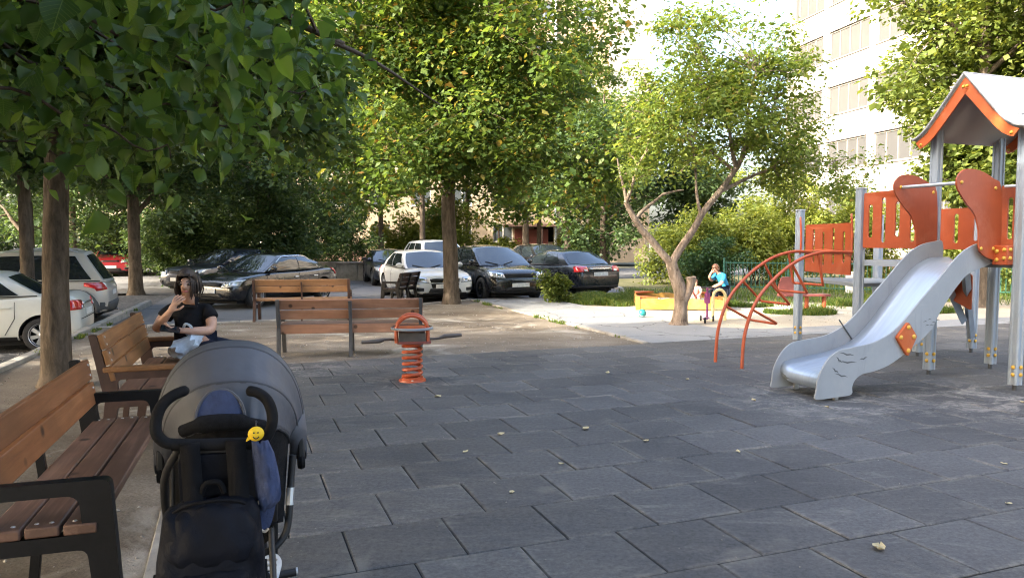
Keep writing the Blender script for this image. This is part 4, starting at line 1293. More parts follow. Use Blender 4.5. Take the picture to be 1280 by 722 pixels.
# ------------------------------------------------------------------ benches
def board(l, w, t):
    mb = MB(); mb.box((0, 0, 0), (w, l, t)); return mb
def bench(label, loc, rz, L, D, seat_z, arm_z, top, seat_n, back, woodm, seatm, metal, group, mid=True, arms=(1, 1), low_plank=None, tilt=0.10, leg=0.055, wood_arm=False):
    """x forward, y along the length; origin on the ground under the rear of the seat"""
    t = thing('park_bench', label, 'bench', loc, rz, group)
    xf = D + 0.04
    th = 0.05
    # end frames, cut from plate with a rounded opening
    sp = 0.05
    for s in (-1, 1):
        y0 = s * (L / 2 - 0.03)
        outer = rounded([(-0.12, 0), (-0.12 + leg * 1.1, 0), (0.02, seat_z - 0.10), (xf - 0.075, seat_z - 0.10), (xf + sp - leg, 0), (xf + sp, 0), (xf + 0.005, arm_z), (-0.04, arm_z), (-0.05, seat_z - 0.02)],
                        [0.005, 0.005, 0.02, 0.03, 0.005, 0.005, 0.03, 0.02, 0.0])
        hole = rounded([(0.035, seat_z - 0.045), (xf - 0.085, seat_z - 0.045), (xf - 0.095, arm_z - 0.05), (0.015, arm_z - 0.05)], 0.045, 5)
        mb = MB()
        mb.plate(outer, [hole] if arm_z > seat_z + 0.1 else [], th, frame((0, y0 + th / 2, 0), (1, 0, 0), (0, 0, 1)))
        mb.build('frame', metal, t, smooth=30, bevel=0.004)
        mb = MB()   # back support
        mb.plate(rounded([(-0.055, seat_z - 0.06), (0.0, seat_z - 0.06), (-tilt + 0.0, top), (-tilt - 0.05, top)], 0.012, 3), [], 0.045, frame((0, y0 + 0.0225, 0), (1, 0, 0), (0, 0, 1)))
        mb.build('back_support', metal, t, smooth=30, bevel=0.003)
    if mid:
        mb = MB()
        mb.plate([(-0.13, 0), (-0.075, 0), (0.0, seat_z - 0.08), (xf - 0.06, seat_z - 0.08), (xf - 0.02, 0), (xf + 0.03, 0), (xf - 0.01, seat_z - 0.042), (0.0, seat_z - 0.042), (-tilt, top - 0.03), (-tilt - 0.045, top - 0.03), (-0.05, seat_z - 0.05)],
                 [], 0.045, frame((0, 0.0225, 0), (1, 0, 0), (0, 0, 1)))
        mb.build('middle_support', metal, t, smooth=30, bevel=0.003)
    else:
        mb = MB()
        mb.plate([(-0.12, 0), (-0.08, 0), (-0.015, seat_z - 0.075), (xf - 0.08, seat_z - 0.075), (xf - 0.08, seat_z - 0.043), (-0.02, seat_z - 0.043), (-tilt - 0.002, top - 0.05), (-tilt - 0.035, top - 0.05), (-0.055, seat_z - 0.05)],
                 [], 0.03, frame((0, 0.015, 0), (1, 0, 0), (0, 0, 1)))
        mb.build('rear_support', metal, t, smooth=30, bevel=0.003)
    w = (D - 0.012 * (seat_n - 1)) / seat_n
    sm = board(L - 0.0, w, 0.038).mesh('seat_plank', seatm)
    for i in range(seat_n):
        o = link('seat_plank', sm, t, 0.006, (w / 2 + i * (w + 0.012), 0, seat_z - 0.022 + random.uniform(-.002, .002)), (0, random.uniform(-.008, .008), 0))
        bm_ = MB()
        for y in (-L / 2 + 0.04, L / 2 - 0.04):
            for dx in (-w * .22, w * .22):
                bm_.lathe([(0.0, 0.0225), (0.006, 0.022), (0.008, 0.019)], 8, Matrix.Translation((dx, y, 0)))
        bm_.build('bolt', M['bolt'], o)
    a = math.atan2(tilt, top - seat_z)
    for zc, wd in back:
        f = (zc - seat_z) / (top - seat_z)
        pm = board(L, 0.034, wd).mesh('back_plank', woodm)
        o = link('back_plank', pm, t, 0.006, (-tilt * f + 0.020, 0, zc), (0, -a, 0))
        bm_ = MB()
        for y in (-L / 2 + 0.04, L / 2 - 0.04):
            for dz in (-wd * .25, wd * .25):
                bm_.lathe([(0.0, 0.021), (0.006, 0.0205), (0.008, 0.0175)], 8, Matrix.Translation((0, y, dz)) @ Matrix.Rotation(PI / 2, 4, 'Y'))
        bm_.build('bolt', M['bolt'], o)
    if low_plank:
        pm = board(L, 0.034, low_plank[1]).mesh('rear_plank', woodm)
        link('rear_plank', pm, t, 0.006, (-0.022, 0, low_plank[0]))
    if wood_arm:
        mb = MB(); mb.box((0, 0, 0), (xf + 0.10, 0.075, 0.035))
        am = mb.mesh('armrest', woodm)
        for s in (-1, 1):
            link('armrest', am, t, 0.008, ((xf - 0.02) / 2, s * (L / 2 - 0.03), arm_z + 0.018))
    return t
BG = 'wooden benches round the playground'
bench('orange-brown bench with black metal frame in the left foreground beside the stroller', (-2.043, 3.249, -0.01), R(18.2), 1.70, 0.34, 0.62, 0.765, 0.95, 3,
      [(0.892, 0.112), (0.765, 0.118)], M['woodA'], M['woodS'], M['black_metal'], BG, mid=False, tilt=0.055, leg=0.075)
bench('golden brown bench with three back planks, a woman in black sitting on it', (-2.87, 5.6, -0.01), R(18.3), 1.62, 0.42, 0.60, 0.735, 0.985, 3,
      [(0.938, 0.098), (0.832, 0.098), (0.726, 0.098)], M['woodB'], M['woodS'], M['brown_metal'], BG, mid=False, tilt=0.09, wood_arm=True)
bench('pinkish wood bench seen from behind, standing behind the orange spring rider', (-2.235, 10.26, -0.01), R(99), 1.98, 0.42, 0.455, 0.60, 0.80, 3,
      [(0.728, 0.135), (0.585, 0.128)], M['woodC'], M['woodS'], M['grey_metal'], BG, low_plank=(0.385, 0.125), tilt=0.10)
bench('tan bench with dark brown posts seen from behind in front of the black sedan', (-4.17, 14.75, -0.02), R(98), 1.88, 0.42, 0.45, 0.60, 0.84, 3,
      [(0.775, 0.125), (0.642, 0.125)], M['woodD'], M['woodD'], M['brown_metal'], BG, mid=False, tilt=0.08, leg=0.09)
bench('dark bench standing end-on in front of the white car', (-2.72, 19.0, -0.02), R(163), 1.1, 0.36, 0.42, 0.58, 0.80, 3,
      [(0.74, 0.11), (0.62, 0.11), (0.50, 0.11)], M['dark_slat'], M['dark_slat'], M['black_metal'], BG, tilt=0.14)

# ------------------------------------------------------------------ spring rider
SR = thing('spring_rider', 'orange spring rider on a coil with round top and grey foot pegs', 'spring rider', (-1.13, 8.36, 0), R(8))
mb = MB()
pts = []
turns = 6.0
for i in range(int(turns * 20) + 1):
    a = 2 * PI * i / 20
    pts.append((0.102 * math.cos(a), 0.102 * math.sin(a), 0.03 + 0.40 * i / (turns * 20)))
mb.tube(pts, 0.019, 8); mb.build('coil_spring', M['redtube'], SR)
mb = MB(); mb.lathe([(0, 0.02), (0.15, 0.02), (0.155, 0.0), (0.155, -0.02)], 24); mb.lathe([(0.09, 0.0), (0.125, 0.0), (0.125, 0.05), (0.09, 0.05)], 20); mb.build('base_plate', M['redtube'], SR)
mb = MB(); mb.plate(rounded([(-0.19, -0.15), (0.19, -0.15), (0.19, 0.15), (-0.19, 0.15)], 0.05), [], 0.03, Matrix.Translation((0.02, 0, 0.435))); mb.build('seat_board', M['redboard'], SR, bevel=0.004)
bs = MB(); bs.box((0, 0, 0), (0.30, 0.02, 0.12)); bsm = bs.mesh('side_board', M['peg'])
for y in (-0.135, 0.135):
    link('side_board', bsm, SR, 0.004, (0, y, 0.50))
mb = MB(); mb.lathe([(0, 0.615), (0.19, 0.612), (0.225, 0.605), (0.232, 0.595), (0.222, 0.585), (0, 0.583)], 32); mb.build('round_table', M['redtube'], SR)
mb = MB(); mb.lathe([(0.225, 0.618), (0.238, 0.605), (0.236, 0.59), (0.22, 0.588)], 32); mb.build('table_rim', M['deck'], SR)
for y in (-0.12, 0.10):
    mb = MB()
    mb.tube(spline([(-0.175, y, 0.45), (-0.175, y, 0.58), (-0.155, y, 0.66), (-0.09, y, 0.725), (0, y, 0.75), (0.09, y, 0.725), (0.155, y, 0.66), (0.175, y, 0.58), (0.175, y, 0.45)], 5), 0.019, 10)
    mb.build('handle_hoop', M['redtube'], SR)
for s in (-1, 1):
    mb = MB()
    zt = 0.50 if s > 0 else 0.46
    mb.tube([(s * 0.16, 0, 0.47), (s * 0.30, 0.0, 0.478), (s * 0.36, 0.0, zt), (s * 0.56, 0, zt + 0.012 * s)], [0.026, 0.026, 0.046, 0.036], 10, flat=0.55)
    mb.build('foot_peg', M['peg'], SR, smooth=60)
for i in range(3):
    a = 0.5 + i * 2.1
    mb = MB(); mb.lathe([(0, 0.028), (0.012, 0.026), (0.014, 0.018)], 8, Matrix.Translation((0.135 * math.cos(a), 0.135 * math.sin(a), 0.003))); mb.build('bolt', M['bolt'], SR)

# ------------------------------------------------------------------ play tower (u to the right-away, v to the left-away)
PT = thing('play_tower', 'orange and grey play tower with a gabled white roof and deck', 'play tower', W(7.75, 5.45), ANG)
OU, OV = 7.75, 5.45
def L3(u, v, z=0.0):
    return Vector((u - OU, v - OV, z))
PW = 0.105
def post(u, v, z1, z0=0.06, caps=True):
    mb = MB()
    n = PW / 2
    g, gd = 0.014, 0.010
    prof = rounded([(-n, -n), (n, -n), (n, n), (-n, n)], 0.014, 3)
    # profile with a groove in the middle of each face
    pr = []
    for s in range(4):
        a = s * PI / 2
        for x, y in [(-n + 0.012, -n), (-g - 0.008, -n), (-g, -n + gd), (g, -n + gd), (g + 0.008, -n), (n - 0.012, -n)]:
            pr.append((x * math.cos(a) - y * math.sin(a), x * math.sin(a) + y * math.cos(a)))
    mb.plate(pr, [], z1 - z0, Matrix.Translation(L3(u, v, z0)))
    o = mb.build('post', M['post'], PT, smooth=30)
    mb = MB(); mb.box(L3(u, v, z1 + 0.008), (PW + 0.006, PW + 0.006, 0.016)); mb.build('post_cap', M['groove'], o, bevel=0.004)
    mb = MB(); mb.tube([L3(u, v, -0.02), L3(u, v, z0)], 0.024, 10); mb.build('foot_bolt', M['grey_metal'], o)
    if caps:
        for z in (0.17, 0.25):
            mb = MB()
            mb.sphere(L3(u - n, v - 0.012, z), 0.022, 10, 6, sc=(0.7, 1, 1)); mb.sphere(L3(u + 0.012, v - n, z), 0.022, 10, 6, sc=(1, 0.7, 1)); mb.build('bolt_cap', M['yellow_cap'], o)
    return o
post(7.72, 6.46, 2.90); post(7.76, 5.45, 2.90); post(8.80, 6.50, 2.90); post(8.82, 5.45, 2.90)
post(7.66, 7.50, 2.25); post(8.15, 9.15, 2.04); post(9.80, 7.53, 2.0); post(8.80, 7.55, 1.25); post(9.15, 8.6, 1.95)
# main deck, lower deck, beams
def slab(name, pts, z, th, m, parent=PT, bevel=0.006):
    mb = MB(); mb.plate([(p[0] - OU, p[1] - OV) for p in pts], [], th, Matrix.Translation((0, 0, z - th))); return mb.build(name, m, parent, smooth=0, bevel=bevel)
slab('deck_board', [(7.82, 5.5), (8.76, 5.5), (8.76, 6.45), (7.82, 6.45)], 1.335, 0.045, M['deck'])
slab('deck_board', [(7.72, 6.53), (8.74, 6.53), (8.74, 7.45), (7.72, 7.45)], 1.335, 0.045, M['deck'])
slab('lower_deck', [(7.72, 7.57), (8.74, 7.6), (9.1, 8.55), (8.2, 9.1)], 1.02, 0.05, M['deck'])
mb = MB(); mb.plate([(7.70 - OU, 6.54 - OV), (7.72 - OU, 6.54 - OV), (7.70 - OU, 7.44 - OV), (7.68 - OU, 7.44 - OV)], [], 0.075, Matrix.Translation((0, 0, 1.262))); mb.build('deck_beam', M['post'], PT, smooth=0)
# climbing net / ladder board between 7.5,8.8 seen slanting under the deck
for (p, q) in [((8.3, 6.5, 1.28), (9.75, 7.5, 0.25)), ((8.5, 6.9, 1.05), (9.2, 7.2, 0.52))]:
    mb = MB()
    a, b = L3(*p), L3(*q)
    dd = (b - a).normalized(); sdv = dd.cross(Vector((0, 0, 1))).normalized()
    mb.tube([a, b], 0.05, 4, flat=1.6); mb.build('brace_board', M['post'], PT, smooth=0, bevel=0.004)
# slotted orange panels: drawn in (v, z) or along any line
def slot(x, z0, z1, w):
    return rounded([(x - w / 2, z0), (x + w / 2, z0), (x + w / 2, z1), (x - w / 2, z1)], w * 0.5, 4)
def panel(p, q, za, zb, slots, top=None, th=0.018, name='slotted_panel', m='orange', r=0.02):
    a, b = L3(*p), L3(*q)
    l = (b - a).length
    outer = rounded([(0, za), (l, za), (l, zb), (0, zb)] if top is None else [(0, za), (l, za)] + [(l * t, z) for t, z in reversed(top)], r, 3)
    mb = MB()
    mb.plate(outer, [slot(l * t, z0, z1, w) for t, z0, z1, w in slots], th, frame(a, (b - a), (0, 0, 1)))
    return mb.build(name, M[m], PT, smooth=30, bevel=0.003)
panel((7.665, 7.44), (7.715, 6.53), 1.49, 2.2, [(0.12, 1.62, 2.04, .062), (0.33, 1.56, 2.12, .062), (0.55, 1.63, 2.06, .062), (0.78, 1.57, 2.11, .062)],
      top=[(0, 2.19), (0.35, 2.20), (0.75, 2.23), (1, 2.27)])
panel((8.805, 6.44), (8.82, 5.51), 1.47, 2.25, [(0.13, 1.60, 2.10, .062), (0.34, 1.55, 2.16, .062), (0.56, 1.60, 2.10, .062), (0.78, 1.55, 2.16, .062)])
panel((8.80, 7.48), (8.80, 6.57), 1.47, 2.0, [(0.2, 1.58, 1.9, .06), (0.5, 1.55, 1.93, .06), (0.8, 1.58, 1.9, .06)])
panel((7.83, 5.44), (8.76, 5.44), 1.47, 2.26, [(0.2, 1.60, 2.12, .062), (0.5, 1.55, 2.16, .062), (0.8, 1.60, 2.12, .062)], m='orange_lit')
panel((8.13, 8.98), (7.73, 7.70), 1.12, 1.82, [(0.2, 1.26, 1.75, .065), (0.42, 1.22, 1.71, .065), (0.64, 1.25, 1.76, .065), (0.86, 1.28, 1.71, .065)])
mbh = MB()
a, b = L3(8.11, 8.99, 0), L3(7.71, 7.69, 0)
mbh.tube([a + Vector((-0.02, 0, 1.42)), a.lerp(b, .5) + Vector((-0.03, 0, 1.45)), b + Vector((-0.02, 0, 1.42))], 0.016, 8); mbh.build('grip_rail', M['redtube'], PT)
for c in (a + Vector((-0.02, 0.03, 0)), b + Vector((-0.02, -0.06, 0))):
    mb = MB(); mb.tube(spline([c + Vector((0, 0.05, 1.93)), c + Vector((-.03, 0.02, 1.90)), c + Vector((-.03, 0, 1.7)), c + Vector((-.03, 0, 1.45)), c + Vector((0, 0.05, 1.38))], 4), 0.014, 8); mb.build('panel_bracket', M['redtube'], PT)
# low far panel seen under the deck, and the far skirt
mb = MB(); mb.plate(rounded([(0, 0.0), (0.75, -0.35), (0.75, 0.1), (0.0, 0.42)], 0.03), [], 0.018, frame(L3(8.7, 7.5, 1.05), (0.1, -1, 0), (0, 0, 1))); mb.build('lower_panel', M['orange'], PT, smooth=30)
# roof: two curved sheets on a gable; ridge along u
gu0, gu1 = 7.50, 9.05
vr, zr = 5.98, 3.40
def roof_line(s):      # s = +1 far slope (towards +v), -1 near slope
    return [(vr, zr), (vr + s * 0.10, zr - 0.115), (vr + s * 0.24, zr - 0.285), (vr + s * 0.37, zr - 0.44), (vr + s * 0.48, zr - 0.56), (vr + s * 0.58, zr - 0.63), (vr + s * 0.64, zr - 0.65)]
for s, nm in ((1, 'roof_sheet'), (-1, 'roof_sheet')):
    prof = [Vector((0, v - OV, z)) for v, z in roof_line(s)]
    prof = spline(prof, 4)
    P0 = [[Vector((gu0 - OU, p.y, p.z + 0.02)), Vector((gu1 - OU, p.y, p.z + 0.02))] for p in prof]
    mb = MB()
    mb.grid(P0, flip=(s < 0))
    o = mb.build(nm, M['roof_white'], PT, smooth=60)
    so = o.modifiers.new('solid', 'SOLIDIFY'); so.thickness = 0.022; so.offset = -1
    P1 = [[Vector((gu0 + 0.03 - OU, p.y, p.z - 0.012)), Vector((gu1 - 0.03 - OU, p.y, p.z - 0.012))] for p in prof[:-3]]
    mb = MB(); mb.grid(P1, flip=(s < 0)); o2 = mb.build('roof_lining', M['roof_grey'], PT, smooth=60)
    so = o2.modifiers.new('solid', 'SOLIDIFY'); so.thickness = 0.012; so.offset = -1
    # orange gable boards, front and back
    for gu in (gu0 + 0.035, gu1 - 0.055):
        top_ = [(p.y, p.z - 0.028) for p in prof[:-2]]
        bot = []
        for i, (y, z) in enumerate(top_):
            t = i / (len(top_) - 1)
            k = 0.125 - 0.05 * t
            bot.append((y - s * 0.06 * (0 if i == 0 else 1), z - k))
        bot[0] = (vr - OV, bot[0][1])
        mb = MB(); mb.plate(top_ + bot[::-1], [], 0.02, frame(L3(gu, OV, 0), (0, 1, 0), (0, 0, 1)))
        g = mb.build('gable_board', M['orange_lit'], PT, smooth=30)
        for t in (0.12, 0.9):
            i = int(t * (len(top_) - 1)); bb = MB(); bb.sphere(L3(gu - 0.002, top_[i][0] + OV - s * .02, top_[i][1] - 0.06), 0.018, 8, 6)
            bb.build('bolt_cap', M['yellow_cap'], g)
# slide
SLN, SLF = 5.72, 6.34
prof_out = [(5.331, 0.03), (5.329, 0.10), (5.343, 0.21), (5.393, 0.32), (5.478, 0.43), (5.603, 0.502), (5.824, 0.527), (6.049, 0.559), (6.276, 0.646), (6.45, 0.77), (6.657, 0.961), (6.891, 1.167), (7.088, 1.351), (7.249, 1.471), (7.42, 1.545), (7.60, 1.575), (7.72, 1.575),
            (7.73, 1.38), (7.60, 1.31), (7.473, 1.278), (7.306, 1.21), (7.125, 1.045), (6.948, 0.836), (6.834, 0.658), (6.638, 0.516), (6.444, 0.405), (6.252, 0.312), (6.061, 0.264), (5.91, 0.244), (5.819, 0.191), (5.784, 0.121), (5.776, 0.048), (5.584, 0.033)]
prof_s = [(p.x - OU, p.y) for p in (Vector((a, b)) for a, b in prof_out)]
def smooth_poly(pp, n=3):
    sp = spline([(x, z, 0) for x, z in pp], n, closed=True)
    return [(p.x, p.y) for p in sp]
sl = smooth_poly(prof_s)
for v, nm in ((SLN, 'slide_side'), (SLF + 0.018, 'slide_side')):
    mb = MB(); mb.plate(sl, [], 0.018, frame(L3(OU, v, 0), (1, 0, 0), (0, 0, 1)))
    o = mb.build(nm, M['plate_grey'], PT, smooth=30, bevel=0.003)
    if v == SLN:
        bb = MB()
        for (u_, z_, s_, r_) in [(5.70, 0.455, 1.2, 0.15), (5.60, 0.405, .55, 0.6), (5.71, 0.375, 1.5, 0.05), (5.92, 0.40, .6, -0.3), (5.56, 0.30, .6, 0.5), (5.64, 0.245, 1.0, 0.2)]:
            k = 0.075 * s_
            q = [(-k * 1.15, 0.010), (-k * .5, 0.016), (0, 0.006), (k * .5, 0.012), (k * 1.15, 0.0), (k * .5, 0.0), (0, -0.009), (-k * .5, 0.005)]
            cr, sr = math.cos(-r_), math.sin(-r_)
            bb.plate([(u_ - OU + x * cr - z * sr, z_ + x * sr + z * cr) for x, z in q], [], 0.006, frame(L3(OU, SLN - 0.0135, 0), (1, 0, 0), (0, 0, 1)))
        for (u_, z_) in [(6.74, 0.74), (6.80, 0.76), (6.77, 0.70), (6.86, 0.73), (6.92, 0.75), (6.83, 0.70)]:
            bb.plate([(u_ - OU - .03, z_), (u_ - OU, z_ + .014), (u_ - OU + .03, z_ + .004), (u_ - OU, z_ + .005)], [], 0.006, frame(L3(OU, SLN - 0.0135, 0), (1, 0, 0), (0, 0, 1)))
        bb.build('bird_inlay', M['bird'], o, smooth=0)
bed = [(5.47, 0.10), (5.44, 0.16), (5.455, 0.225), (5.52, 0.262), (5.70, 0.285), (5.89, 0.310), (6.12, 0.345), (6.373, 0.425), (6.614, 0.598), (6.857, 0.845), (7.105, 1.090), (7.30, 1.245), (7.48, 1.325), (7.62, 1.345), (7.82, 1.345)]
bs_ = spline([(u - OU, 0, z) for u, z in bed], 4)
mb = MB()
P = []
for p in bs_:
    row = []
    for k in range(9):
        t = k / 8; v = SLN + 0.0 + (SLF - SLN) * t
        row.append(Vector((p.x, v - OV, p.z + 0.05 * (abs(2 * t - 1)) ** 6)))
    P.append(row)
mb.grid(P, flip=True)
o = mb.build('slide_bed', M['steel'], PT, smooth=50)
so = o.modifiers.new('solid', 'SOLIDIFY'); so.thickness = 0.012; so.offset = -1
mb = MB(); mb.tube([L3(5.50, SLN + .02, 0.17), L3(5.50, SLF - 0.02, 0.17)], 0.06, 12); mb.build('slide_lip', M['deck'], PT)
for u_, v_ in [(5.62, SLN + .03), (5.62, SLF - .03)]:
    mb = MB(); mb.box(L3(u_, v_, 0.06), (0.045, 0.03, 0.22)); mb.build('slide_foot', M['bolt'], PT)
mb = MB(); mb.tube([L3(6.21, SLF - 0.007, 0.72), L3(6.40, SLF - .007, 0.50)], 0.008, 5); mb.build('scratch', M['bird'], PT)
mb = MB()   # rhombic bracket on the near side
mb.plate(rounded([(6.32 - OU, 0.60), (6.475 - OU, 0.755), (6.60 - OU, 0.60), (6.485 - OU, 0.395)], 0.025), [], 0.03, frame(L3(OU, SLN - 0.02, 0), (1, 0, 0), (0, 0, 1)))
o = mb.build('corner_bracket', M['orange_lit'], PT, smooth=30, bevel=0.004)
bb = MB()
for u_, z_ in [(6.375, 0.60), (6.475, 0.70), (6.55, 0.60), (6.48, 0.46)]:
    bb.sphere(L3(u_, SLN - 0.052, z_), 0.024, 10, 6, sc=(1, .6, 1))
bb.build('bolt_cap', M['yellow_cap'], o)
# orange guards at the slide entrance
gn = [(7.025, 2.111), (7.0, 2.20), (7.036, 2.275), (7.132, 2.327), (7.333, 2.319), (7.541, 2.239), (7.66, 2.14), (7.69, 1.54), (7.66, 1.40), (7.53, 1.39), (7.40, 1.45), (7.355, 1.53), (7.349, 1.686), (7.278, 1.859), (7.152, 1.971)]
for v_, sh in ((5.655, 0.03), (6.405, 0.0)):
    q = smooth_poly([(a + sh - OU, b) for a, b in gn])
    mb = MB(); mb.plate(q, [], 0.02, frame(L3(OU, v_, 0), (1, 0, 0), (0, 0, 1)))
    o = mb.build('slide_guard', M['orange'], PT, smooth=30, bevel=0.003)
    bb = MB()
    for a, b in [(7.10, 2.19), (7.60, 2.14), (7.60, 1.5), (7.42, 1.5)]:
        bb.sphere(L3(a, v_ - 0.022, b), 0.02, 8, 6, sc=(1, .6, 1))
    bb.build('bolt_cap', M['yellow_cap'], o)
mb = MB(); mb.tube([L3(7.12, 5.64, 2.185), L3(7.12, 6.40, 2.185)], 0.019, 10); mb.build('cross_bar', M['groove'], PT)
mb = MB(); mb.box(L3(7.70, 5.575, 1.43), (0.16, 0.17, 0.21)); o = mb.build('guard_bracket', M['orange'], PT, bevel=0.012)
bb = MB()
for a, b in [(7.66, 1.40), (7.74, 1.47), (7.66, 1.49), (7.74, 1.38)]:
    bb.sphere(L3(a, 5.575 - .085, b), 0.022, 8, 6)
    bb.sphere(L3(7.70 - .08, 5.575 - .09 + (a - 7.62), b), 0.022, 8, 6)
bb.build('bolt_cap', M['yellow_cap'], o)
mb = MB(); mb.tube([L3(7.84, 5.49, 1.4), L3(7.84, 5.49, 2.25), ], 0.017, 8); mb.tube([L3(7.72, 5.62, 2.16), L3(7.74, 5.50, 2.16)], 0.015, 8); mb.build('hand_rail', M['groove'], PT)

# arched climber in front of the tower
AC = thing('arch_climber', 'orange red tubular climbing arch leading up to the lower deck', 'climbing arch', W(5.92, 7.84), ANG)
def A3(u, v, z):
    return Vector((u - 5.92, v - 7.84, z))
railp = [(5.895, -0.02), (5.90, 0.12), (5.915, 0.34), (5.955, 0.52), (6.03, 0.72), (6.145, 0.90), (6.29, 1.045), (6.46, 1.18), (6.64, 1.29), (6.82, 1.37), (7.02, 1.42), (7.2, 1.438), (7.60, 1.43)]
for v_, end in ((8.11, 8.15), (7.57, 7.6)):
    pp = [A3(u, v_, z) for u, z in railp]
    if v_ > 8:
        pp[-1] = A3(7.55, 8.25, 1.42); pp.append(A3(8.05, 9.0, 1.42))
    mb = MB(); mb.tube(spline(pp, 5), 0.021, 10); mb.build('rail', M['redtube'], AC, smooth=60)
for (u0, z0, u1, z1) in [(6.035, 0.73, 6.42, 0.535), (6.30, 1.055, 6.62, 0.775), (6.635, 1.287, 6.90, 0.915), (7.04, 1.425, 7.16, 1.01)]:
    q = [A3(u0, 8.11, z0), A3(u1 - 0.03, 8.11, z1 + 0.02), A3(u1, 8.06, z1), A3(u1, 7.62, z1), A3(u1 - 0.03, 7.57, z1 + 0.02), A3(u0, 7.57, z0)]
    q2 = []
    q3 = [q[0], q[0].lerp(q[1], .5), q[1], q[2], q[2].lerp(q[3], .5), q[3], q[4], q[4].lerp(q[5], .5), q[5]]
    mb = MB(); mb.tube(spline(q3, 3), 0.017, 8); mb.build('rung', M['redtube'], AC, smooth=60)

# ------------------------------------------------------------------ things on the sand
SB = thing('sandbox', 'yellow wooden sandbox with scalloped boards around pale sand', 'sandbox', (4.0, 17.9, -0.01), R(-8))
bw = 1.95
for i, (x, y, rz) in enumerate([(0, -bw / 2, 0), (0, bw / 2, PI), (-bw / 2, 0, -PI / 2), (bw / 2, 0, PI / 2)]):
    scal = [(-bw / 2 + 0.05, 0.02)] + [(bw / 2 - 0.05, 0.02), (bw / 2 - 0.05, 0.24)] + [(bw / 2 - 0.05 - (bw - 0.1) * k / 24, 0.24 + 0.035 * abs(math.sin(PI * k / 6))) for k in range(1, 24)] + [(-bw / 2 + 0.05, 0.24)]
    mb = MB(); mb.plate(scal, [], 0.04, frame((0, 0, 0), (1, 0, 0), (0, 0, 1)))
    me = mb.mesh('side_board', M['yellow'], smooth=30)
    link('side_board', me, SB, 0.004, (x, y, 0), (0, 0, rz))
    if False:
        mb = MB()
        for k in range(7):
            mb.plate([(-0.78 + k * .26 + 0.06 * math.cos(a), 0.13 + 0.05 * math.sin(a)) for a in np.linspace(0, 2 * PI, 9)[:-1]], [], 0.004, frame((x, y - 0.041 if i == 0 else y + .041, 0), (1, 0, 0), (0, 0, 1)))
        mb.build('dot_pattern', M['cream'], SB, smooth=0)
for sx, sy in ((-1, -1), (1, -1), (1, 1), (-1, 1)):
    mb = MB(); mb.box((sx * bw / 2, sy * bw / 2, 0.15), (0.1, 0.1, 0.32)); mb.build('corner_post', M['yellow'], SB, bevel=0.008)
    mb = MB(); mb.plate(rounded([(-0.02, -0.02), (0.46, -0.02), (-0.02, 0.46)], 0.03), [], 0.03, Matrix.Translation((sx * (bw / 2), sy * bw / 2, 0.275)) @ Matrix.Rotation(math.atan2(-sy, -sx) - PI / 4, 4, 'Z')); mb.build('corner_seat', M['orange_lit'], SB, bevel=0.005)
mb = MB(); mb.grid([[Vector((-0.93 + 1.86 * i / 10, -0.93 + 1.86 * j / 10, 0.14 + 0.03 * math.sin(i * 1.3) * math.cos(j * 1.1))) for j in range(11)] for i in range(11)], flip=True)
tag(mb.build('sand_fill', M['sand'], SB), kind='stuff')

YA = thing('hoop_rail', 'cream yellow tubular hoop standing in the sand beside the climbing arch', 'hoop', (4.12, 14.75, -0.01), R(10))
mb = MB(); mb.tube([(-0.13, 0, -0.05), (-0.13, 0, 0.42)] + [(-0.13 * math.cos(a), 0, 0.47 + 0.15 * math.sin(a)) for a in np.linspace(0.1, PI - .1, 9)] + [(0.13, 0, 0.42), (0.13, 0, -0.05)], 0.03, 10); mb.build('hoop_tube', M['cream'], YA, smooth=60)
mb = MB(); mb.tube([(-0.13, 0, 0.22), (0.13, 0, 0.22)], 0.02, 8); mb.build('hoop_bar', M['cream'], YA)

RB = thing('swing_bench', 'low brick red play bench beyond the climbing arch', 'play bench', (6.3, 16.4, -0.02), R(4))
mb = MB(); mb.box((0.15, 0, 0.40), (1.1, 0.28, 0.05)); mb.build('seat_board', M['redboard'], RB, bevel=0.01)
mb = MB(); mb.plate(rounded([(-0.42, 0.42), (0.02, 0.42), (-0.06, 0.80), (-0.34, 0.80)], 0.08), [], 0.04, frame((0, 0.12, 0), (1, 0, 0), (0, 0, 1))); mb.build('back_board', M['redboard'], RB, bevel=0.005)
for x in (0.22, 0.62):
    mb = MB(); mb.tube([(x, 0, 0), (x, 0, 0.4)], 0.045, 10); mb.build('leg', M['orange'], RB)

ball = thing('ball', 'small teal ball lying on the sand', 'ball', (2.70, 15.37, 0.08))
mb = MB(); mb.sphere((0, 0, 0), 0.085, 20, 14); sk = mb.build('ball_skin', M['teal'], ball, smooth=180)
mb = MB(); mb.tube([(0.0865 * math.cos(a), 0.0865 * math.sin(a), 0) for a in np.linspace(0, 2 * PI, 25)[:-1]], 0.004, 5, closed=True); mb.build('seam', M['white'], ball, rot=(0.7, 0.3, 0))

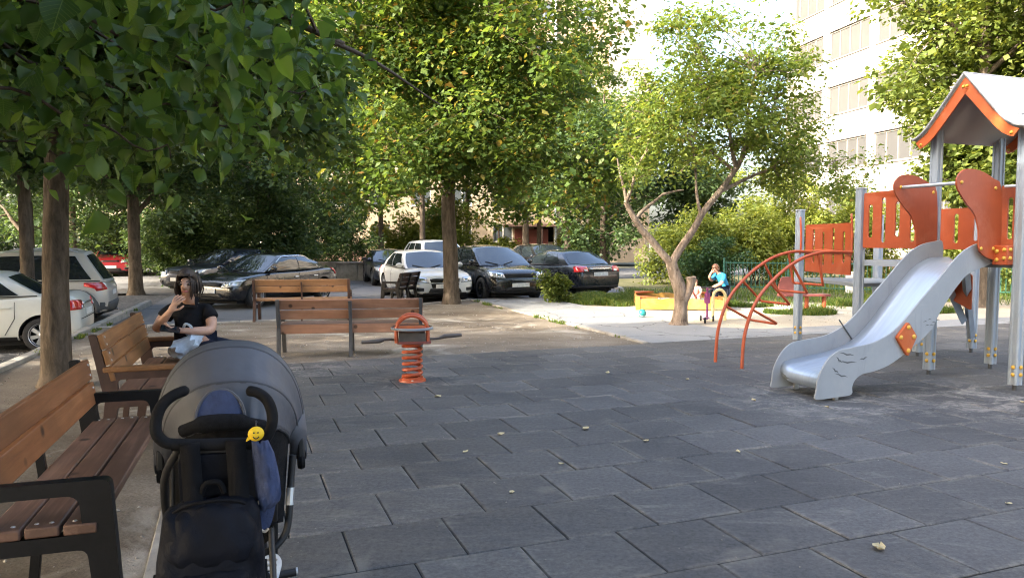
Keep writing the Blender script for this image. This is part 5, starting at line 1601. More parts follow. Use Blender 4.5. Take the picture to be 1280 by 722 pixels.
SC = thing('kick_scooter', 'small purple kick scooter standing in the sand before the boy', 'scooter', (3.78, 14.42, 0.0), R(70))
mb = MB(); mb.box((0, 0, 0.075), (0.36, 0.10, 0.022)); mb.build('footboard', M['purple'], SC, bevel=0.008)
mb = MB(); mb.tube([(0.19, 0, 0.06), (0.185, 0, 0.2), (0.155, 0, 0.66)], 0.021, 10); mb.build('steering_column', M['purple'], SC)
mb = MB(); mb.tube([(0.155, -0.13, 0.665), (0.155, 0.13, 0.665)], 0.017, 10); hb = mb.build('handlebar', M['trim'], SC)
mb = MB(); mb.plate(rounded([(-0.06, 0.35), (0.06, 0.35), (0.05, 0.56), (-0.05, 0.56)], 0.03), [], 0.03, frame((0.155, 0, 0), (0, 1, 0), (0, 0, 1))); mb.build('front_shield', M['purple'], SC, bevel=0.004)
for x, y in ((0.19, -0.12), (0.19, 0.12), (-0.2, 0)):
    mb = MB(); mb.lathe([(0.0, -0.016), (0.04, -0.018), (0.058, -0.012), (0.058, 0.012), (0.04, 0.018), (0, 0.016)], 16, Matrix.Translation((x, y, 0.055)) @ Matrix.Rotation(PI / 2, 4, 'X')); mb.build('wheel', M['tyre'], SC)
mb = MB(); mb.tube([(0.19, -0.12, 0.055), (0.19, 0.12, 0.055)], 0.012, 8); mb.build('axle', M['bolt'], SC)

# green fence behind
def fence(a, b, label, h, group=None):
    a, b = Vector((*a, -0.03)), Vector((*b, -0.03))
    root = thing('metal_fence', label, 'fence', a, math.atan2(b.y - a.y, b.x - a.x), group)
    L = (b - a).length
    n = int(L / 2.2) + 1
    for i in range(n + 1):
        mb = MB(); mb.box((L * i / n, 0, h / 2 + .04), (0.06, 0.06, h + 0.1)); mb.build('fence_post', M['greenfence'], root, bevel=0.005)
    mb = MB()
    for z in (0.12, h - 0.06):
        mb.box((L / 2, 0.0, z), (L, 0.03, 0.035))
    mb.build('fence_rail', M['greenfence'], root)
    bar = MB(); bar.box((0, 0, h / 2), (0.022, 0.018, h - 0.02)); bm_ = bar.mesh('fence_bar', M['greenfence'], smooth=0)
    k = int(L / 0.13)
    for i in range(k):
        link('fence_bar', bm_, root, 0, ((i + .5) * L / k, 0.028, 0))
    return root
fence((6.9, 24.2), (12.4, 22.2), 'green metal bar fence behind the climbing arch and the boy', 0.95, 'green bar fences')
fence((12.5, 22.1), (22.5, 18.4), 'green metal bar fence continuing to the right behind the tower', 0.95, 'green bar fences')

CB = thing('utility_box', 'small white utility box at the green fence', 'utility box', (10.2, 22.4, -0.03), R(-20))
mb = MB(); mb.box((0, 0, 0.33), (0.26, 0.2, 0.60)); mb.build('cabinet', M['white'], CB, bevel=0.01)
mb = MB(); mb.box((0, 0, 0.65), (0.32, 0.26, 0.04)); mb.build('lid', M['winframe'], CB, bevel=0.01)
mb = MB(); mb.box((0, -0.105, 0.34), (0.2, 0.012, 0.48)); mb.build('door', M['winframe'], CB, bevel=0.004)
mb = MB(); mb.box((0, 0, 0.01), (0.3, 0.24, 0.06)); mb.build('foot', M['kerb'], CB)

# across the road: low concrete wall and a dark bin house
LW = thing('concrete_wall', 'low grey concrete wall across the road behind the black sedan', 'wall', (-7.3, 31.0, -0.09), R(2))
for i in range(4):
    mb = MB(); mb.box((0, 0, 0.36), (0.86, 0.18, 0.72)); link('wall_block', mb.mesh('wall_block', M['kerb']), LW, 0.012, (-1.3 + 0.87 * i, 0, 0))
mb = MB(); mb.box((0.0, -0.02, 0.75), (3.5, 0.26, 0.07)); mb.build('coping', M['kerb'], LW, bevel=0.01)
BH = thing('waste_container', 'dark brown slatted waste container across the road', 'waste container', (-5.4, 30.5, -0.09), R(4))
mb = MB(); mb.box((0, 0, 0.47), (1.28, 0.8, 0.86)); mb.build('container_body', M['well'], BH)
sb_ = MB(); sb_.box((0, 0, 0), (1.3, 0.03, 0.10)); sm_ = sb_.mesh('slat', simple('brown grey slat', (0.075, 0.055, 0.055), 0.6, var=0.2))
for i in range(7):
    link('slat', sm_, BH, 0.005, (0, -0.42, 0.12 + i * 0.125))
mb = MB(); mb.box((0, 0, 0.95), (1.36, 0.9, 0.06)); mb.build('lid', M['grey_metal'], BH, bevel=0.01)
# ------------------------------------------------------------------ cars
def lerp(a, b, t): return a + (b - a) * t
def surf_hit(bvh, o, d):
    h = bvh.ray_cast(Vector(o), Vector(d), 6.0)
    return h[0], h[1]
def patch(bvh, corners, origin_fn, d, nu=8, nv=4, off=0.006):
    """bilinear patch thrown onto the body along d"""
    P = []
    c = [Vector(q) for q in corners]
    last = None
    for i in range(nv + 1):
        row = []
        for j in range(nu + 1):
            t, s = j / nu, i / nv
            q = (c[0] * (1 - t) + c[1] * t) * (1 - s) + (c[3] * (1 - t) + c[2] * t) * s
            o = origin_fn(q)
            h, n = surf_hit(bvh, o, d)
            if h is None:
                h = last if last is not None else Vector(o)
                n = -Vector(d)
            last = h
            row.append(h + (n if n.dot(Vector(d)) < 0 else -n) * off)
        P.append(row)
    return P

def car(label, pos, heading, paint, L=4.5, Wd=1.78, H=1.46, wb=2.62, wr=0.315, style='sedan', front=None, rims='alloy', cladding=False, chrome_line=False, grille='plain',
        roof_rails=False, cat='car', name='parked_car', group='cars parked round the yard', tail_high=False, plate=True, lower_dark=False, low=1.0, z=ROAD_Z, amber=False, seam=True, emblem=None):
    """x forward, y left; heading = angle of the nose"""
    root = thing(name, label, cat, (pos[0], pos[1], z), heading, group)
    h2 = L / 2
    gc = 0.19 if style != 'suv' else 0.24
    if style == 'suv':
        deck = [(-h2, .80), (-h2 + .05, 1.0), (-h2 + .15, 1.06), (-h2 * .5, 1.04), (h2 * .3, 1.02), (h2 * .45, 1.0), (h2 - .25, .92), (h2 - .06, .80), (h2, .68)]
        cab = dict(xr0=-h2 + .10, xr1=-h2 + .52, xf1=h2 * .10, xf0=h2 * .46)
        belt = 1.03
    elif style == 'hatch':
        deck = [(-h2, .78), (-h2 + .05, .95), (-h2 + .18, 1.0), (-h2 * .4, .98), (h2 * .3, .97), (h2 * .45, .95), (h2 - .3, .86), (h2 - .07, .74), (h2, .62)]
        cab = dict(xr0=-h2 + .14, xr1=-h2 + .75, xf1=h2 * .06, xf0=h2 * .50)
        belt = 0.98
    else:
        deck = [(-h2, .70), (-h2 + .04, .90), (-h2 + .16, .985), (-h2 + .62, 1.0), (-h2 * .3, .96), (h2 * .3, .95), (h2 * .42, .94), (h2 - .35, .84), (h2 - .08, .72), (h2, .60)]
        cab = dict(xr0=-h2 + .60, xr1=-h2 + 1.22, xf1=h2 * .10, xf0=h2 * .47)
        belt = 0.965
    belt *= low; H *= low
    dx, dz = [p[0] for p in deck], [p[1] * low for p in deck]
    xs = [-h2, -h2 + .025, -h2 + .09, -h2 + .22, -h2 + .42, -h2 + .7, -wb / 2 - .35, -wb / 2, -wb / 2 + .38, -.5, 0, .45, wb / 2 - .38, wb / 2, wb / 2 + .35, h2 - .42, h2 - .24, h2 - .10, h2 - .028, h2]
    xs = sorted(set(round(x, 3) for x in xs))
    mb = MB()
    rows = []
    for x in xs:
        f = abs(x) / h2
        w = Wd / 2 * (1 - 0.055 * f ** 3 - 0.16 * max(0, (f - .86) / .14) ** 2.2)
        zt = float(np.interp(x, dx, dz))
        zb = gc + 0.05 * max(0, (f - .8) / .2) + (0.10 if f > .995 else 0)
        if f > .995: zt -= 0.06
        sec = [(0, zb), (w * .86, zb), (w * .955, zb + .07), (w * .995, lerp(zb, zt, .36)), (w * 1.0, lerp(zb, zt, .58)), (w * .985, lerp(zb, zt, .8)), (w * .94, zt - .035), (w * .86, zt + .005), (w * .5, zt + .03), (0, zt + .04)]
        pts = [Vector((x, y, z_)) for y, z_ in sec] + [Vector((x, -y, z_)) for y, z_ in reversed(sec[1:-1])]
        rows.append(pts)
    n = len(rows[0])
    vs = [p for r in rows for p in r]
    fs = []
    for i in range(len(rows) - 1):
        for j in range(n):
            j2 = (j + 1) % n
            fs.append((i * n + j, i * n + j2, (i + 1) * n + j2, (i + 1) * n + j))
    fs.append(tuple(range(n))[::-1]); fs.append(tuple((len(rows) - 1) * n + j for j in range(n)))
    mb.add(vs, fs)
    me = mb.mesh('car_body', [paint, M['well']], smooth=60, merge=1e-5)
    tmp = bpy.data.objects.new('tmp_body', me); COL.objects.link(tmp)
    ss = tmp.modifiers.new('s', 'SUBSURF'); ss.levels = 2; ss.render_levels = 2
    cut = MB()
    R_ = wr + 0.055
    for x in (-wb / 2, wb / 2):
        for s in (-1, 1):
            cut.lathe([(0, -0.16), (R_, -0.16), (R_, 0.25), (0, 0.25)], 28, Matrix.Translation((x, s * (Wd / 2 - 0.08), wr)) @ Matrix.Rotation(PI / 2 * -s, 4, 'X'), 1)
    cme = cut.mesh('cut', [paint, M['well']], smooth=0, merge=1e-5)
    cob = bpy.data.objects.new('tmp_cut', cme); COL.objects.link(cob)
    bo = tmp.modifiers.new('b', 'BOOLEAN'); bo.operation = 'DIFFERENCE'; bo.solver = 'EXACT'; bo.object = cob
    dg = bpy.context.evaluated_depsgraph_get()
    bme = bpy.data.meshes.new_from_object(tmp.evaluated_get(dg))
    bpy.data.objects.remove(tmp); bpy.data.objects.remove(cob)
    bme.polygons.foreach_set('use_smooth', [True] * len(bme.polygons)); bme.set_sharp_from_angle(angle=R(35))
    body = link('car_body', bme, root)
    bm = bmesh.new(); bm.from_mesh(bme); bvh = BVHTree.FromBMesh(bm); bm.free()

    # cabin: sides, screen, rear screen and roof
    yb, yr = Wd / 2 * .925, Wd / 2 * .70
    xr0, xr1, xf1, xf0 = cab['xr0'], cab['xr1'], cab['xf1'], cab['xf0']
    zs_b = belt - 0.02
    zr_ = H - .055
    bow_f, bow_r, arch = 0.16, 0.10, 0.05
    def side(s, t, sg, off=0.0):
        x = lerp(lerp(xr0, xf0, s), lerp(xr1, xf1, s), t)
        y = lerp(yb, yr, t) + 0.045 * math.sin(PI * t) - 0.05 * (2 * s - 1) ** 2 * (1 - t * .3)
        z_ = lerp(zs_b, zr_ + 0.035 * math.sin(PI * s) ** .7, t) + (0.0 if style != 'sedan' else 0.03 * (1 - s) * (1 - t))
        return Vector((x, sg * (y + off), z_ + off * .3))
    def ftop(sv): return arch * (1 - sv * sv)
    def screen(sv, t, rear, off=0.0):
        s_ = 0 if rear else 1
        e = side(s_, t, 1)
        bow = (bow_r if rear else bow_f) * (1 - sv * sv) * (1 - .45 * t)
        x = e.x + (-bow if rear else bow)
        z_ = e.z + (ftop(sv) * t) 
        v = Vector((x, e.y * sv, z_))
        if off: v += Vector((-.55 if rear else .55, 0, .8)) * off
        return v
    def roof(sv, q, off=0.0):
        a, b = screen(sv, 1, True), screen(sv, 1, False)
        v = a.lerp(b, q)
        v.y = sv * side(q, 1, 1).y
        v.z = side(q, 1, 1).z + ftop(sv)
        v.z += off
        return v
    cb = MB()
    N = 12
    for sg in (1, -1):
        cb.grid([[side(i / N, j / 6, sg) for j in range(7)] for i in range(N + 1)], flip=(sg < 0))
    for rear in (True, False):
        cb.grid([[screen(-1 + 2 * i / 10, j / 6, rear) for j in range(7)] for i in range(11)], flip=rear)
    cb.grid([[roof(-1 + 2 * i / 10, j / N) for j in range(N + 1)] for i in range(11)], flip=True)
    cb.build('roof', paint, root, smooth=38, merge=0.004)
    gl = M['glass']
    g = MB(); g.grid([[screen(-.93 + 1.86 * i / 10, lerp(.04, .95, j / 6), False, .006) for j in range(7)] for i in range(11)]); g.build('windscreen', gl, root, smooth=60)
    g = MB(); g.grid([[screen(-.88 + 1.76 * i / 10, lerp(.12 if style != 'suv' else .08, .90, j / 6), True, .006) for j in range(7)] for i in range(11)], flip=True); g.build('rear_window', gl, root, smooth=60)
    if style == 'suv':
        spans = [(.07, .27, 0.2), (.31, .60, 0), (.63, .95, -.5)]
    elif style == 'hatch':
        spans = [(.14, .50, 0.3), (.535, .93, -.5)]
    else:
        spans = [(.13, .47, .35), (.505, .93, -.5)]
    for sg in (1, -1):
        sgm = MB()   # dark pillar band and window strip
        for (a, b, sl) in spans:
            g = MB()
            G_ = []
            for i in range(7):
                row = []
                for j in range(6):
                    t = lerp(.09, .88, j / 5)
                    s0 = a + (0.05 * t if sl > 0 else 0); s1 = b - (0.04 * t if sl < 0 else 0)
                    row.append(side(lerp(s0, s1, i / 6), t, sg, .007))
                G_.append(row)
            g.grid(G_, flip=(sg < 0)); g.build('side_window', gl, root, smooth=60)
        if chrome_line:
            pts = [side(spans[0][0] - .03, .06, sg, .012)] + [side(lerp(spans[0][0], .93, k / 8), .93, sg, .012) for k in range(9)] + [side(.96, .06, sg, .012)]
            q = MB(); q.tube(pts, .014, 6); q.build('window_trim', M['chrome'], root)
        # belt moulding
        q = MB(); q.tube([side(lerp(.02, .98, k / 10), .035, sg, .006) for k in range(11)], .011, 5); q.build('belt_moulding', M['trim'], root)
        # mirror
        mc = side(.93, .10, sg) + Vector((0.0, sg * 0.11, 0.045))
        q = MB(); q.sphere(mc, 0.1, 12, 8, sc=(.6, 1.0, .68)); mi = q.build('wing_mirror', paint if not cladding else M['trim'], root)
        q = MB(); q.box(mc + Vector((0, -sg * .09, -.03)), (.05, .12, .035)); q.build('mirror_arm', M['trim'], mi)
        # door seams and handles thrown on the side
        o_y = sg * (Wd / 2 + .6)
        if seam:
            xd = [lerp(xr0, xf0, spans[-2][0]) - .05 if style != 'sedan' else lerp(xr0, xf0, .08) + .22, lerp(xr0, xf0, (spans[-2][1] + spans[-1][0]) / 2), lerp(xr0, xf0, .985)]
            for k, x in enumerate(xd):
                pts = []
                for m_ in range(9):
                    z_ = lerp(gc + .13, belt - .07, m_ / 8)
                    xx = x
                    if k == 0:    # follows the wheel arch
                        xx = x + 0.16 * max(0, 1 - m_ / 4)
                    h, nn = surf_hit(bvh, (xx, o_y, z_), (0, -sg, 0))
                    if h is not None and abs(h.y) > Wd * .38: pts.append(h + Vector((0, sg * .002, 0)))
                if len(pts) > 2:
                    q = MB(); q.tube(pts, .0055, 4); q.build('door_seam', M['well'], root)
            for k, x in enumerate(xd[:2]):
                z_ = belt - .17
                h, nn = surf_hit(bvh, (x + .14, o_y, z_), (0, -sg, 0))
                if h is not None:
                    q = MB(); q.box(h + Vector((0, sg * .014, 0)), (.17, .03, .028)); q.build('door_handle', paint if not chrome_line else M['chrome'], root, bevel=.006)
        # sill / cladding
        P = patch(bvh, [(-wb / 2 + R_ + .02, 0, gc + .03), (wb / 2 - R_ - .02, 0, gc + .03), (wb / 2 - R_ - .02, 0, gc + (.16 if cladding else .10)), (-wb / 2 + R_ + .02, 0, gc + (.16 if cladding else .10))],
                  lambda q_: (q_.x, o_y, q_.z), (0, -sg, 0), 10, 2, .008)
        q = MB(); q.grid(P, flip=(sg > 0)); q.build('sill', M['cladding'] if cladding else M['trim'], root)
        if cladding:
            for x in (-wb / 2, wb / 2):
                A_ = []
                for r0 in (R_ - .004, R_ + .085):
                    row = []
                    for m_ in range(15):
                        a = lerp(-.12, PI + .12, m_ / 14)
                        px, pz = x + r0 * math.cos(a), wr + r0 * math.sin(a)
                        h, nn = surf_hit(bvh, (px, o_y, max(pz, gc + .06)), (0, -sg, 0))
                        yy = (Wd / 2 * .99 * sg) if h is None or abs(h.y) < Wd * .42 else h.y + sg * .012
                        row.append(Vector((px, yy, max(pz, gc + .02))))
                    A_.append(row)
                q = MB(); q.grid(A_, flip=(sg > 0)); aw = q.build('arch_cladding', M['cladding'], root)
                so = aw.modifiers.new('s', 'SOLIDIFY'); so.thickness = .02
    # wheels
    rim = M[rims]
    key = (round(wr, 3), rims)
    if key not in WH:
        t = MB()
        wv = 0.20
        t.lathe([(wr * .62, -wv / 2 + .01), (wr * .78, -wv / 2), (wr * .95, -wv / 2 + .012), (wr, -wv / 2 + .04), (wr, wv / 2 - .04), (wr * .95, wv / 2 - .012), (wr * .78, wv / 2), (wr * .62, wv / 2 - .01), (wr * .6, 0), (wr * .62, -wv / 2 + .01)], 36, Matrix.Rotation(-PI / 2, 4, 'X'))
        tm_ = t.mesh('wheel', M['tyre'])
        r = MB()
        mt = Matrix.Rotation(-PI / 2, 4, 'X')
        r.lathe([(wr * .60, wv / 2 - .03), (wr * .67, wv / 2 - .004), (wr * .70, wv / 2 - .002), (wr * .665, wv / 2 - .016), (wr * .60, wv / 2 - .05)], 36, mt)
        for k in range(7):
            a = 2 * PI * k / 7
            m_ = Matrix.Rotation(a, 4, 'Y')
            r.add([m_ @ Vector(p) for p in [(-.026, wv / 2 - .012, .04), (.026, wv / 2 - .012, .04), (.036, wv / 2 - .024, wr * .64), (-.036, wv / 2 - .024, wr * .64), (-.03, wv / 2 - .05, .04), (.03, wv / 2 - .05, .04), (.04, wv / 2 - .055, wr * .64), (-.04, wv / 2 - .055, wr * .64)]],
                  [(0, 1, 2, 3), (4, 7, 6, 5), (0, 3, 7, 4), (1, 5, 6, 2), (3, 2, 6, 7), (0, 4, 5, 1)])
        r.lathe([(0, wv / 2 - .002), (.04, wv / 2 - .006), (.058, wv / 2 - .02), (.058, wv / 2 - .05)], 16, mt)
        rm_ = r.mesh('rim', rim)
        d = MB(); d.lathe([(0, .02), (wr * .60, .02), (wr * .61, wv / 2 - .06)], 24, mt)
        bd = d.mesh('brake_disc', M['well'])
        WH[key] = (tm_, rm_, bd)
    for x in (-wb / 2, wb / 2):
        for s in (-1, 1):
            o = link('wheel', WH[key][0], root, 0, (x, s * (Wd / 2 - .115), wr), (0, 0, 0 if s > 0 else PI))
            ry = random.uniform(0, 1.2)
            link('rim', WH[key][1], o, 0, None, (0, ry, 0)); link('brake_disc', WH[key][2], o)
    # front and rear furniture
    fo = lambda q_: (h2 + .8, q_.y, q_.z)
    ro = lambda q_: (-h2 - .8, q_.y, q_.z)
    fd, rd = (-1, 0, 0), (1, 0, 0)
    def put(nm, corners, fr, m, nu=8, nv=4, off=.007, parent=root):
        P = patch(bvh, corners, fo if fr else ro, fd if fr else rd, nu, nv, off)
        q = MB(); q.grid(P)
        me = q.mesh(nm, m)
        b_ = bmesh.new(); b_.from_mesh(me); bmesh.ops.recalc_face_normals(b_, faces=b_.faces)
        tot = sum((f.normal * f.calc_area() for f in b_.faces), Vector())
        if (tot.x < 0) == fr: bmesh.ops.reverse_faces(b_, faces=b_.faces)
        b_.to_mesh(me); b_.free()
        o = link(nm, me, parent)
        so = o.modifiers.new('s', 'SOLIDIFY'); so.thickness = .02; so.offset = 0.2
        return o
    hw = Wd / 2
    zf = (.62 if style == 'sedan' else .68) * low
    for s in (-1, 1):
        o = put('headlight', [(0, s * hw * .50, zf - .04), (0, s * hw * .93, zf - .0), (0, s * hw * .93, zf + .14), (0, s * hw * .55, zf + .09)], True, M['lens'])
        put('lamp_reflector', [(0, s * hw * .60, zf + .0), (0, s * hw * .76, zf + .01), (0, s * hw * .76, zf + .09), (0, s * hw * .60, zf + .075)], True, M['chrome'], 4, 3, .016, o)
        put('fog_lamp', [(0, s * hw * .66, .34), (0, s * hw * .85, .35), (0, s * hw * .85, .43), (0, s * hw * .66, .42)], True, M['trim'])
        if style == 'suv' or tail_high:
            put('taillight', [(0, s * hw * .80, .84), (0, s * hw * .945, .80), (0, s * hw * .95, 1.04), (0, s * hw * .86, 1.05)], False, M['taillens'])
        else:
            o = put('taillight', [(0, s * hw * .50, .74), (0, s * hw * .93, .72), (0, s * hw * .90, .90), (0, s * hw * .55, .88)], False, M['taillens'])
            put('reverse_lamp', [(0, s * hw * .55, .74), (0, s * hw * .68, .735), (0, s * hw * .68, .79), (0, s * hw * .56, .79)], False, M['lens'], 4, 2, .016, o)
        if amber:
            h, nn = surf_hit(bvh, (wb / 2 - .62, s * 2, .66), (0, -s, 0))
            if h is not None:
                q = MB(); q.box(h, (.09, .02, .04)); q.build('side_repeater', M['amber'], root, bevel=.006)
    # grille
    gz = zf - .12
    if grille == 'split':
        put('grille', [(0, -hw * .44, zf - .02), (0, hw * .44, zf - .02), (0, hw * .47, zf + .06), (0, -hw * .47, zf + .06)], True, M['well'])
        put('grille', [(0, -hw * .40, zf - .17), (0, hw * .40, zf - .17), (0, hw * .44, zf - .05), (0, -hw * .44, zf - .05)], True, M['well'])
        for zz in (zf - .035, zf + .06):
            put('grille_trim', [(0, -hw * .46, zz), (0, hw * .46, zz), (0, hw * .46, zz + .014), (0, -hw * .46, zz + .014)], True, M['chrome'], 8, 1, .014)
    elif grille == 'wide':
        put('grille', [(0, -hw * .48, zf - .03), (0, hw * .48, zf - .03), (0, hw * .50, zf + .07), (0, -hw * .50, zf + .07)], True, M['well'])
        for k in range(3):
            put('grille_bar', [(0, -hw * .47, zf - .01 + k * .025), (0, hw * .47, zf - .01 + k * .025), (0, hw * .47, zf + k * .025), (0, -hw * .47, zf + k * .025)], True, M['trim'], 8, 1, .014)
    else:
        put('grille', [(0, -hw * .40, zf - .0), (0, hw * .40, zf - .0), (0, hw * .42, zf + .07), (0, -hw * .42, zf + .07)], True, M['trim'])
    put('air_intake', [(0, -hw * .52, .30), (0, hw * .52, .30), (0, hw * .46, .40), (0, -hw * .46, .40)], True, M['trim'])
    put('front_lip', [(0, -hw * .84, gc + .05), (0, hw * .84, gc + .05), (0, hw * .84, gc + .10), (0, -hw * .84, gc + .10)], True, M['trim'])
    if emblem:
        h, nn = surf_hit(bvh, (h2 + .6, 0, zf + .005), (-1, 0, 0))
        if h is not None:
            q = MB()      # cross-shaped badge, flat bar with a wider middle
            q.plate([(-.075, -.016), (-.025, -.016), (-.02, -.028), (.03, -.028), (.025, -.016), (.075, -.016), (.085, .016), (.03, .016), (.026, .028), (-.024, .028), (-.02, .016), (-.066, .016)], [], .012, frame(h + Vector((.022, 0, 0)), (0, 1, 0), (0, 0, 1)))
            q.build('emblem', M['yellow_cap'], root, smooth=0)
    # bumper mouldings, plate at both ends
    bz = .50
    put('rear_bumper', [(0, -hw * .90, gc + .06), (0, hw * .90, gc + .06), (0, hw * .92, gc + (.30 if cladding else .12)), (0, -hw * .92, gc + (.30 if cladding else .12))], False, M['cladding'] if cladding else M['trim'], 12, 3, .012)
    if style == 'sedan':
        put('boot_trim', [(0, -hw * .44, .80), (0, hw * .44, .80), (0, hw * .44, .83), (0, -hw * .44, .83)], False, M['chrome'], 8, 1, .012)
        put('boot_seam', [(0, -hw * .78, .555), (0, hw * .78, .555), (0, hw * .78, .563), (0, -hw * .78, .563)], False, M['well'], 10, 1, .002)
    if plate:
        h, nn = surf_hit(bvh, (h2 + .6, 0, .46), (-1, 0, 0))
        q = MB(); q.box((h.x + .015, 0, .455), (.014, .52, .112)); q.build('number_plate', M['plate_white'], root, bevel=.004)
        pz = .66 if style == 'sedan' else .74
        h, nn = surf_hit(bvh, (-h2 - .6, 0, pz), (1, 0, 0))
        q = MB(); q.box((h.x - .015, 0, pz), (.014, .52, .112)); q.build('number_plate', M['plate_white'], root, bevel=.004)
    # bonnet seam, wipers
    for s in (-1, 1):
        q = MB(); a = screen(s * .1 - .25, .03, False, .02); b = screen(s * .35 - .05 if s > 0 else -.75, .18, False, .02); q.tube([a, b], .01, 4); q.build('wiper', M['trim'], root)
    if roof_rails:
        for sg in (-1, 1):
            pts = [roof(sg * .86, lerp(.08, .92, k / 8), .055 if 0 < k < 8 else .0) for k in range(9)]
            q = MB(); q.tube(pts, .018, 8); q.build('roof_rail', M['alloy'] if not lower_dark else M['trim'], root)
    # exhaust
    q = MB(); q.tube([(-h2 + .25, -hw * .6, gc + .03), (-h2 - .01, -hw * .6, gc + .03)], .028, 10); q.build('exhaust', M['bolt'], root)
    # undercarriage
    q = MB(); q.box((0, 0, gc - .01), (L * .86, Wd * .72, .10)); q.build('underbody', M['well'], root)
    return root
WH = {}
PAINT = {
    'white': paint_mat('white car paint', (0.70, 0.70, 0.67), 0.0, 0.35, 0.25), 'silver': paint_mat('silver car paint', (0.58, 0.56, 0.52), 0.3, 0.33, 0.15),
    'black': paint_mat('black car paint', (0.010, 0.010, 0.012), 0.2, 0.22, 0.05), 'navy': paint_mat('blue black car paint', (0.014, 0.018, 0.028), 0.3, 0.22, 0.05),
    'red': paint_mat('red car paint', (0.36, 0.02, 0.03), 0.2, 0.3, 0.1), 'darkblue': paint_mat('dark blue car paint', (0.02, 0.028, 0.05), 0.4, 0.28, 0.1), 'cream': paint_mat('off white car paint', (0.66, 0.66, 0.60), 0.0, 0.34, 0.2)}
def ang(dx, dy): return math.atan2(dy, dx)
# left parking: noses away from the playground
car('old white sedan cut by the left edge, parked behind the leaning linden', (-9.80, 13.32), ang(-.936, -.352), PAINT['cream'], L=3.85, Wd=1.72, H=1.40, wb=2.65, wr=.305, amber=True, z=GRAVEL_Z)
car('silver sport utility car with grey plastic wheel arches behind the white sedan', (-11.5, 17.25), ang(-.936, -.352), PAINT['silver'], L=4.0, Wd=1.84, H=1.72, wb=2.63, wr=.36, style='suv', cladding=True, roof_rails=True, z=GRAVEL_Z)
car('red car far back at the left between the trunks', (-19.0, 36.0), ang(.3, -.95), PAINT['red'], L=4.2, style='hatch', H=1.5)
car('black sedan with bright window line parked behind the tan bench', (-6.55, 19.85), ang(-.385, -.923), PAINT['black'], L=4.2, Wd=1.76, H=1.42, wb=2.65, wr=.31, chrome_line=True, low=.92)
car('dark blue car behind the head of the woman, left of the black sedan', (-9.6, 25.2), ang(-.385, -.923), PAINT['darkblue'], L=4.4, Wd=1.80, H=1.46, wb=2.65, style='hatch', low=.94)
# row in the middle: noses or tails towards the path
car('white sedan facing us behind the maple trunk with a black split grille', (-2.62, 21.75), ang(.38, -.925), PAINT['white'], L=4.5, Wd=1.76, H=1.46, low=.94, wb=2.68, wr=.325, grille='split', emblem=True)
car('black hatchback facing us with its nose at the sapling', (-.62, 22.2), ang(.41, -.912), PAINT['black'], L=4.2, Wd=1.80, H=1.50, wb=2.6, wr=.325, style='hatch', rims='dark_rim', grille='wide')
car('blue-black sedan showing its red tail lights beside the grass', (1.55, 24.3), ang(-.50, .866), PAINT['navy'], L=4.5, Wd=1.76, H=1.44, low=.93, wb=2.68, wr=.325, rims='dark_rim')
car('white rounded car close behind the white sedan', (-2.75, 27.6), ang(.40, -.917), PAINT['white'], L=4.4, Wd=1.86, H=1.66, wb=2.65, wr=.345, style='suv')
car('dark car with its nose showing left of the white sedan', (-4.75, 29.0), ang(.30, -.954), PAINT['darkblue'], L=4.4, H=1.42, low=.92)
car('black car half hidden between the two black cars in front', (1.3, 30.0), ang(.40, -.917), PAINT['black'], L=4.4, H=1.5, style='hatch')
# ------------------------------------------------------------------ people
def skin(name, nodes, edges, mat, parent, levels=2, root=0, smooth=True):
    """connected joints with a radius each, grown into one continuous surface"""
    me = bpy.data.meshes.new(name)
    me.from_pydata([n[:3] for n in nodes], edges, [])
    o = bpy.data.objects.new(name, me)
    COL.objects.link(o)
    sk = o.modifiers.new('skin', 'SKIN')
    sk.use_smooth_shade = True
    sk.branch_smoothing = 0.6
    for v, n in zip(me.skin_vertices[0].data, nodes):
        v.radius = (n[3], n[4] if len(n) > 4 else n[3])
    me.skin_vertices[0].data[root].use_root = True
    ss = o.modifiers.new('sub', 'SUBSURF'); ss.levels = levels; ss.render_levels = levels
    dg = bpy.context.evaluated_depsgraph_get()
    m2 = bpy.data.meshes.new_from_object(o.evaluated_get(dg))
    bpy.data.objects.remove(o)
    m2.materials.clear(); m2.materials.append(mat)
    m2.polygons.foreach_set('use_smooth', [True] * len(m2.polygons))
    return link(name, m2, parent)

class Body:
    def __init__(s): s.n = []; s.e = []
    def add(s, p, r, frm=None):
        r = r if hasattr(r, '__len__') else (r, r)
        s.n.append((p[0], p[1], p[2], r[0], r[1])); i = len(s.n) - 1
        if frm is not None: s.e.append((frm, i))
        return i
    def chain(s, frm, pts):
        for p, r in pts:
            frm = s.add(p, r, frm)
        return frm

